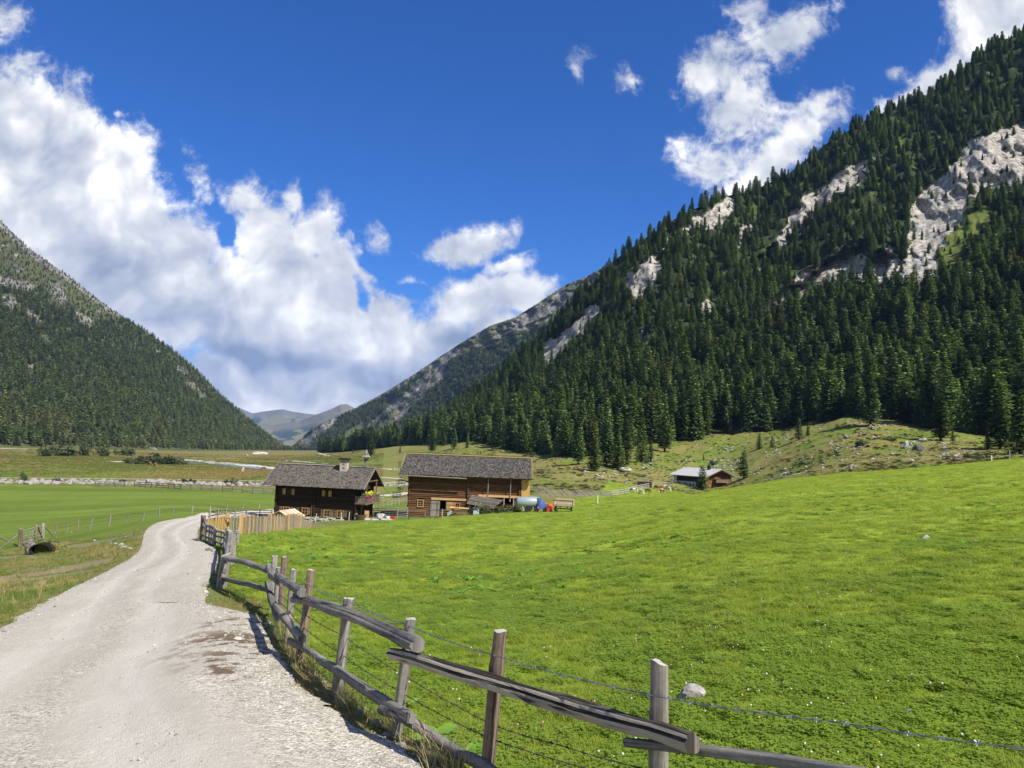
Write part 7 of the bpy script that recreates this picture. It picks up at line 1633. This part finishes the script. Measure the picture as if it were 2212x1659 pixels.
# ------------------------------------------------------------------ bushes, docks, weeds, flowers
M_bush = foliage_mat('bush_leaves', [(.040, .058, .024), (.060, .078, .034), (.085, .085, .05)], .12)
def bush_mesh(seed, n=900, s=.10):
    rg = np.random.default_rng(seed); V = []; Fc = []; Rn = []; lob = [(rg.normal(0, .38, 3) * [1, 1, .5] + [0, 0, .42], rg.uniform(.28, .5)) for _ in range(9)]
    for b in range(n):
        c, r = lob[rg.integers(9)]; d = rg.normal(size=3); d /= np.linalg.norm(d); p = c + d * r * rg.uniform(.65, 1.08); p[2] = max(p[2], .02); e = rg.normal(size=3); e /= np.linalg.norm(e); f = np.cross(e, d); f /= np.linalg.norm(f) + 1e-9; k = s * rg.uniform(.5, 1.3); i = len(V)
        V += [p - e * k, p - f * k * .6, p + e * k, p + f * k * .6]; Fc.append((i, i + 1, i + 2, i + 3)); Rn += [rg.random()] * 4
    return raw_mesh('bush', np.array(V), np.array(Fc), M_bush, Rn).data
BUSH = [bush_mesh(300 + k) for k in range(4)]
def bush(dx, dy, w, h, lb, group=None, Y=None):
    p = G(dx, dy) if Y is None else GY(dx, Y); o = bpy.data.objects.new('bush', BUSH[random.randrange(4)]); COL.objects.link(o); o.location = V3(p) - Vector((0, 0, .1)); o.scale = (w / 1.6, w / 1.8, h * .8); o.rotation_euler = (0, 0, random.uniform(0, 6.28)); return tag(o, lb, 'bush', group)
for dx, dy, w, h, lb in ((290, 1002, 9, 3.6, 'round willow bush at the left end of the riverside thicket'), (322, 1002, 10, 5.2, 'tall dark willow bush in the riverside thicket'), (345, 1002.5, 11, 6.0, 'highest willow bush of the riverside thicket'), (368, 1003, 10, 4.2, 'broad willow bush near the river bend'), (385, 1003.5, 7, 2.6, 'low willow bush touching the river bend'), (140, 985, 17, 9, 'grey bush cluster on the far left valley floor'), (185, 985, 9, 12, 'slender green tree-like bush on the far left valley floor'), (225, 986, 8, 7, 'thin bush left of the riverside thicket'), (268, 984, 12, 8, 'pale bush behind the riverside thicket'), (98, 986, 8, 6, 'small far bush on the left valley floor'),
                         (50, 1041, 2.4, 3.1, 'upright dark bush growing on the stone embankment'), (125, 1042, 2.2, 1.4, 'low bush on the stone embankment'), (262, 1042, 2.2, 1.3, 'low green bush on the embankment before the rail fence begins'), (402, 1045, 2.6, 2.0, 'green bush behind the pale rail fence'), (468, 1046, 1.5, 1.1, 'small bush on the embankment behind the rail fence'), (490, 1046, 1.8, 1.5, 'dark little bush on the embankment'), (505, 1048, 2.2, 2.2, 'bush on the embankment left of the farmhouse'), (532, 1049, 2.2, 1.2, 'low spreading bush close to the farmhouse roof'),
                         (1540, 1005, 3.4, 2.4, 'bush among stones above the chalet roof'), (1500, 1015, 2.4, 1.5, 'low bush at the back of the chalet'), (1396, 1000, 3.0, 1.7, 'low bush by the stone runnel'), (1210, 985, 2.6, 1.6, 'dark dwarf bush on the slope above the barn roof'), (1860, 962, 5, 2.0, 'bramble bush on the mid slope at the right'), (1920, 952, 4, 1.6, 'low bush right of the bramble on the right slope'), (2105, 990, 3.6, 1.8, 'grey-green bush at the shaded meadow edge'), (1735, 1003, 3, 1.3, 'low bush above the small rail fence'), (1250, 1028, 2.2, 1.0, 'low dark bush in the grass right of the barn roof')):
    bush(dx, dy, w, h, lb)
p = bloc(12.9, -4.6); o = bpy.data.objects.new('bush', BUSH[1]); COL.objects.link(o); o.location = p; o.scale = (2.2, .9, 1.15); tag(o, 'green weeds heaped over the wood pile before the barn', 'bush'); o = bpy.data.objects.new('bush', BUSH[2]); COL.objects.link(o); o.location = bloc(15.4, -4.4); o.scale = (1.3, .8, .75); tag(o, 'low leafy weeds in front of the slurry tank', 'bush')
def leaf(V, Fc, Rn, c, d, L, w, rg, up=.5):
    d = np.array([d[0], d[1], 0]); s = np.array([-d[1], d[0], 0]); n = 5; i0 = len(V); rv = rg.random()
    for k in range(n + 1):
        t = k / n; ww = w * math.sin(math.pi * min(.98, t * .86 + .14)) ** .8; z = up * L * (t - .75 * t * t); p = c + d * L * t + np.array([0, 0, z])
        for j, sj in enumerate((-1, 0, 1)): V.append(p + s * sj * ww * .5 + np.array([0, 0, (.10 * w * abs(sj) * (1 + .8 * math.sin(k * 2.3 + c[0] * 9)))])); Rn.append(rv)
    for k in range(n):
        for j in range(2): a = i0 + k * 3 + j; Fc.append((a, a + 1, a + 4, a + 3))
def dock_mesh(seed, n, L, w):
    rg = np.random.default_rng(seed); V = []; Fc = []; Rn = []
    for k in range(n):
        a = rg.uniform(0, 6.28); r = L * .5 * math.sqrt(rg.random()); leaf(V, Fc, Rn, np.array([r * math.cos(a) * .7, r * math.sin(a) * .7, rg.uniform(.0, .12) * L * 2]), (math.cos(a + rg.normal(0, .5)), math.sin(a + rg.normal(0, .5))), L * rg.uniform(.6, 1.2), w * rg.uniform(.7, 1.2), rg, rg.uniform(.4, 1.0))
    return raw_mesh('dock_plant', np.array(V), np.array(Fc), M_dock, Rn, True)
M_dock = grass_mat('dock_leaf', [(.11, .25, .02), (.17, .33, .035), (.22, .37, .06)], .3)
for dx, dy, n, L, w, lb in ((948, 1600, 22, .15, .11, 'clump of broad pale green leaves under the lower rail by the fence'), (1010, 1635, 12, .12, .09, 'smaller broad-leaved clump at the foot of the brown knobbly post'), (880, 1524, 10, .10, .07, 'broad-leaved clump behind the middle rails of the fence')):
    o = dock_mesh(int(dx), n, L, w); COL.objects.link(o); o.location = V3(G(dx, dy)); tag(o, lb, 'plant')
def weeds():
    rg = np.random.default_rng(12); y = 12 + 78 * rg.random(2600) ** 1.3; x = rg.uniform(-.45, .72, 2600) * y; cl = fbm(x / 5, y / 7, 3, 81)
    m = (region(x, y, x, y) == 1) & (cl > .14) & (road_mask(x, y) > .6); x, y = x[m], y[m]; n = len(x)
    scatter('weeds', np.stack([x, y, H(x, y)], 1), np.stack([x * 0, x * 0, rg.uniform(0, 6.28, n)], 1), rg.uniform(.5, 1.2, n), rg.integers(0, 3, n), [dock_mesh(400 + k, 12, .17, .09) for k in range(3)], 'broad-leaved weeds scattered in clumps over the meadow')
    # clover heads and buttercups
    def blossom(seed, col, r, nm):
        b = bmesh.new(); bmesh.ops.create_icosphere(b, subdivisions=1, radius=r); 
        for v in b.verts: v.co.z += .085
        me = bpy.data.meshes.new(nm); b.to_mesh(me); b.free(); me.materials.append(simple(nm, col, .7, 0, .15, 30)); return bpy.data.objects.new(nm, me)
    y = 4.5 + 24 * rg.random(800) ** 1.5; x = rg.uniform(-.5, .72, 800) * y; m = (region(x, y, x, y) == 1) & (fbm(x / 3, y / 3, 2, 91) > -.1) & (road_mask(x, y) > .4); x, y = x[m], y[m]; n = len(x)
    x2 = rg.uniform(-18, -4, 900); y2 = rg.uniform(10, 34, 900); m = (region(x2, y2, x2, y2) == 2) & (fbm(x2 / 2, y2 / 2, 2, 92) > .1) & (road_mask(x2, y2) > .3); x2, y2 = x2[m], y2[m]
    X = np.concatenate([x, x2]); Yy = np.concatenate([y, y2]); k = np.concatenate([rg.choice([0, 0, 0, 1, 2], n), np.full(len(x2), 2)])
    scatter('flowers', np.stack([X, Yy, H(X, Yy)], 1), np.zeros((len(X), 3)), rg.uniform(.6, 1.1, len(X)), k, [blossom(1, (.68, .64, .60), .010, 'white_clover'), blossom(2, (.55, .30, .34), .010, 'red_clover'), blossom(3, (.75, .58, .02), .009, 'buttercup')], 'small clover heads and buttercups in the grass')
    # tall dry stalks at the fence foot
    M_stalk = grass_mat('dry_stalk', [(.34, .27, .13), (.46, .38, .20)], .2)
    line = [(600, 1345), (630, 1395), (662, 1440), (735, 1505), (790, 1545), (860, 1596), (930, 1640), (1020, 1690)]; X = []; Y = []
    for k in range(120):
        i = rg.integers(len(line) - 1); t = rg.random(); q = G(line[i][0] + (line[i + 1][0] - line[i][0]) * t + rg.normal(-12, 10), line[i][1] + (line[i + 1][1] - line[i][1]) * t + rg.normal(0, 5)); X.append(q[0]); Y.append(q[1])
    for k in range(110): q = G(rg.uniform(20, 290), rg.uniform(1225, 1300) - 0); X.append(q[0] - rg.uniform(0, 3)); Y.append(q[1])
    X = np.array(X); Y = np.array(Y); m = road_mask(X, Y) > .05; X, Y = X[m], Y[m]; n = len(X)
    scatter('dry_stalks', np.stack([X, Y, H(X, Y)], 1), np.stack([rg.normal(0, .12, n), rg.normal(0, .12, n), rg.uniform(0, 6.28, n)], 1), rg.uniform(.6, 1.2, n), rg.integers(0, 2, n), [tuft(501, 9, .06, .42, .004, M_stalk, .55, 3), tuft(502, 14, .08, .28, .004, M_stalk, .8, 3)], 'tall dry grass stalks along the fence and the road edge')
weeds()

# ------------------------------------------------------------------ cows and horses
def animal_mesh(name, mat, graze=True, horse=False):
    J = {}; V = []; E = []; R = []
    def j(k, p, r, par=None):
        J[k] = len(V); V.append(p); R.append(r)
        if par is not None: E.append((J[par], J[k]))
    s = 1.08 if horse else 1.0; bz = (1.28 if horse else 1.02)
    j('pel', (-.55 * s, 0, bz + .02), .30); j('mid', (-.05, 0, bz - .05), .34 if not horse else .30, 'pel'); j('che', (.48 * s, 0, bz - .03), .30, 'mid'); j('wit', (.66 * s, 0, bz + .08), .20, 'che')
    if graze: j('nk', (.98 * s, 0, bz - .18), .14, 'wit'); j('nk2', (1.22 * s, 0, bz - .55), .115, 'nk'); j('hd', (1.30 * s, 0, bz - .78), .125, 'nk2'); j('mz', (1.42 * s, 0, .14), .07, 'hd'); 
    else: j('nk', (.92 * s, 0, bz + .28), .14, 'wit'); j('nk2', (1.08 * s, 0, bz + .50), .115, 'nk'); j('hd', (1.22 * s, 0, bz + .48), .12, 'nk2'); j('mz', (1.52 * s, 0, bz + .26), .07, 'hd')
    for sy in (-1, 1):
        n = 'L' if sy < 0 else 'R'; st = random.uniform(-.08, .08)
        j('h' + n, (-.62 * s, sy * .17, bz - .22), .17, 'pel'); j('st' + n, (-.52 * s + st, sy * .17, bz * .60), .10, 'h' + n); j('hk' + n, (-.70 * s + st, sy * .17, bz * .36), .062, 'st' + n); j('fk' + n, (-.64 * s + st, sy * .17, .10), .048, 'hk' + n); j('ft' + n, (-.60 * s + st, sy * .17, .02), .06, 'fk' + n)
        j('sh' + n, (.50 * s, sy * .16, bz - .25), .14, 'che'); j('kn' + n, (.52 * s - st, sy * .16, bz * .40), .062, 'sh' + n); j('pk' + n, (.51 * s - st, sy * .16, .10), .045, 'kn' + n); j('pf' + n, (.54 * s - st, sy * .16, .02), .06, 'pk' + n)
        hx = V[J['hd']]; j('ea' + n, (hx[0] - .06, sy * .20, hx[2] + .10), .035, 'hd')
    j('t1', (-.86 * s, 0, bz - .05), .045, 'pel'); j('t2', (-.92 * s, 0, bz - .6), .05 if horse else .03, 't1')
    if horse: j('t3', (-.92 * s, 0, bz - .95), .04, 't2')
    me = bpy.data.meshes.new(name); me.from_pydata(V, E, []); o = bpy.data.objects.new(name, me); COL.objects.link(o); sk = o.modifiers.new('skin', 'SKIN'); sk.use_smooth_shade = True
    if not me.skin_vertices: return None
    for k, q in enumerate(me.skin_vertices[0].data): q.radius = (R[k], R[k]); q.use_root = (k == 0)
    o.modifiers.new('sub', 'SUBSURF').levels = 1; o.modifiers['sub'].render_levels = 1
    dg = bpy.context.evaluated_depsgraph_get(); out = bpy.data.meshes.new_from_object(o.evaluated_get(dg)); bpy.data.objects.remove(o); out.materials.clear(); out.materials.append(mat); return out
def coat(name, a, b, thr, sc):
    t = NT(name); n = t.noise(t.coord('Object', (1, 1, .8), loc=(random.uniform(0, 9), 0, 0)), sc, 2, .4); t.set('Base Color', t.ramp(n, [(thr - .015, a), (thr + .015, b)])); t.set('Roughness', .8); return t.m
BR, WH, DK, CR = (.22, .085, .035), (.66, .62, .55), (.03, .026, .024), (.60, .47, .33)
COATS = [coat('brown_white_coat', BR, WH, .52, 1.3), coat('mostly_brown_coat', BR, WH, .62, 1.3), coat('mostly_white_coat', BR, WH, .44, 1.3), coat('dark_brown_white_coat', (.12, .045, .025), WH, .5, 1.1)]
def animal(kind, dx, dy, rot, mat, lb, group, graze=True, sc=1.0, Y=None):
    p = G(dx, dy) if Y is None else GY(dx, Y); me = animal_mesh(kind, mat, graze, kind == 'horse'); o = bpy.data.objects.new(kind, me); COL.objects.link(o); o.location = V3(p); o.rotation_euler = (0, 0, math.radians(rot)); o.scale = (sc,) * 3; return tag(o, lb, kind, group)
GC = 'cows grazing before the chalet'
for dx, Y, rot, m, lb in ((1417, 226, -60, COATS[1], 'brown cow with white legs grazing at the upper end of the white boards'), (1429, 229, -100, COATS[1], 'brown cow seen from behind between two others below the ramp'), (1436, 234, -20, COATS[0], 'brown and white cow beside the white cow'), (1444, 226, -70, coat('white_coat', (.5, .42, .33), WH, .35, 1.0), 'white cow grazing nearest the chalet'),
                          (1430, 206, -140, COATS[0], 'spotted cow standing lower down in front of the group', ), (1399, 200, -50, COATS[1], 'single dark brown calf-like cow beside dock leaves'), (1384, 192, -60, COATS[2], 'white cow with brown patches at the lower end of the boards'), (1367, 196, -10, COATS[3], 'long dark and white cow against the white board fence')):
    animal('cow', dx, 0, rot, m, lb, GC, Y=Y)
animal('cow', 852, 1018, 200, COATS[1], 'brown and white cow alone on the pasture between house and barn roofs', None); animal('cow', 1351, 0, -80, COATS[2], 'pale cow standing in tall weeds left of the ramp', None, False, Y=236); animal('cow', 532, 986, 20, COATS[3], 'dark and white cow far out on the valley floor', None, sc=1.5)
GH = 'horses on the valley pasture'
for dx, dy, rot, a, lb in ((323, 1007, 150, coat('bay', (.16, .08, .045), CR, .55, .8), 'bay horse with pale rump left of the dark horse'), (338, 1006, 10, coat('black_coat', DK, (.06, .05, .045), .5, 1), 'black horse grazing before the riverside bushes'), (335, 1009.5, -40, coat('dun', (.30, .16, .08), CR, .5, .8), 'chestnut and pale foal in front of the black horse'), (525, 1019.5, -80, coat('palomino', CR, WH, .5, .8), 'pale horse grazing by the white river bank'), (568, 1018, 5, coat('chestnut', (.13, .065, .04), (.22, .11, .06), .5, 1), 'dark chestnut horse grazing right of the pale horse')):
    animal('horse', dx, dy, rot, a, lb, GH, sc=1.15)
# little hunting hut by the bushes
g = G(285, 996); k = thing('field_hut', 'tiny wooden hut standing among the bushes on the valley floor', 'hut', g); m = MB(); m.rnd = .5; m.box((0, 0, 1.4), (1.6, 1.6, 2.8)); m.build('wall', M_plank_grey, k); m = MB(); m.beam((-1, 0, 2.8), (0, 0, 3.4), 2.1, .08, (0, 0, 1)); m.beam((1, 0, 2.8), (0, 0, 3.4), 2.1, .08, (0, 0, 1)); m.build('roof', M_plank_brown, k); m = MB(); m.box((0, -.82, 1.0), (.7, .05, 1.8)); m.build('door', M_dark, k)

# ------------------------------------------------------------------ mountain air
def haze():
    m = MB(); x0, x1, y0, y1, z0, z1 = -9000, 6500, -60, 14500, -400, 1250
    m.box(((x0 + x1) / 2, (y0 + y1) / 2, (z0 + z1) / 2), (x1 - x0, y1 - y0, z1 - z0)); mt = bpy.data.materials.new('mountain_air'); mt.use_nodes = True; N = mt.node_tree.nodes; N.clear(); out = N.new('ShaderNodeOutputMaterial'); v = N.new('ShaderNodeVolumePrincipled')
    v.inputs['Color'].default_value = (.30, .52, 1.0, 1); v.inputs['Density'].default_value = 4.0e-5; v.inputs['Anisotropy'].default_value = .0; mt.node_tree.links.new(v.outputs[0], out.inputs['Volume'])
    o = m.build('haze', mt, kind='stuff'); o['label'] = 'thin blue mountain air'
haze()
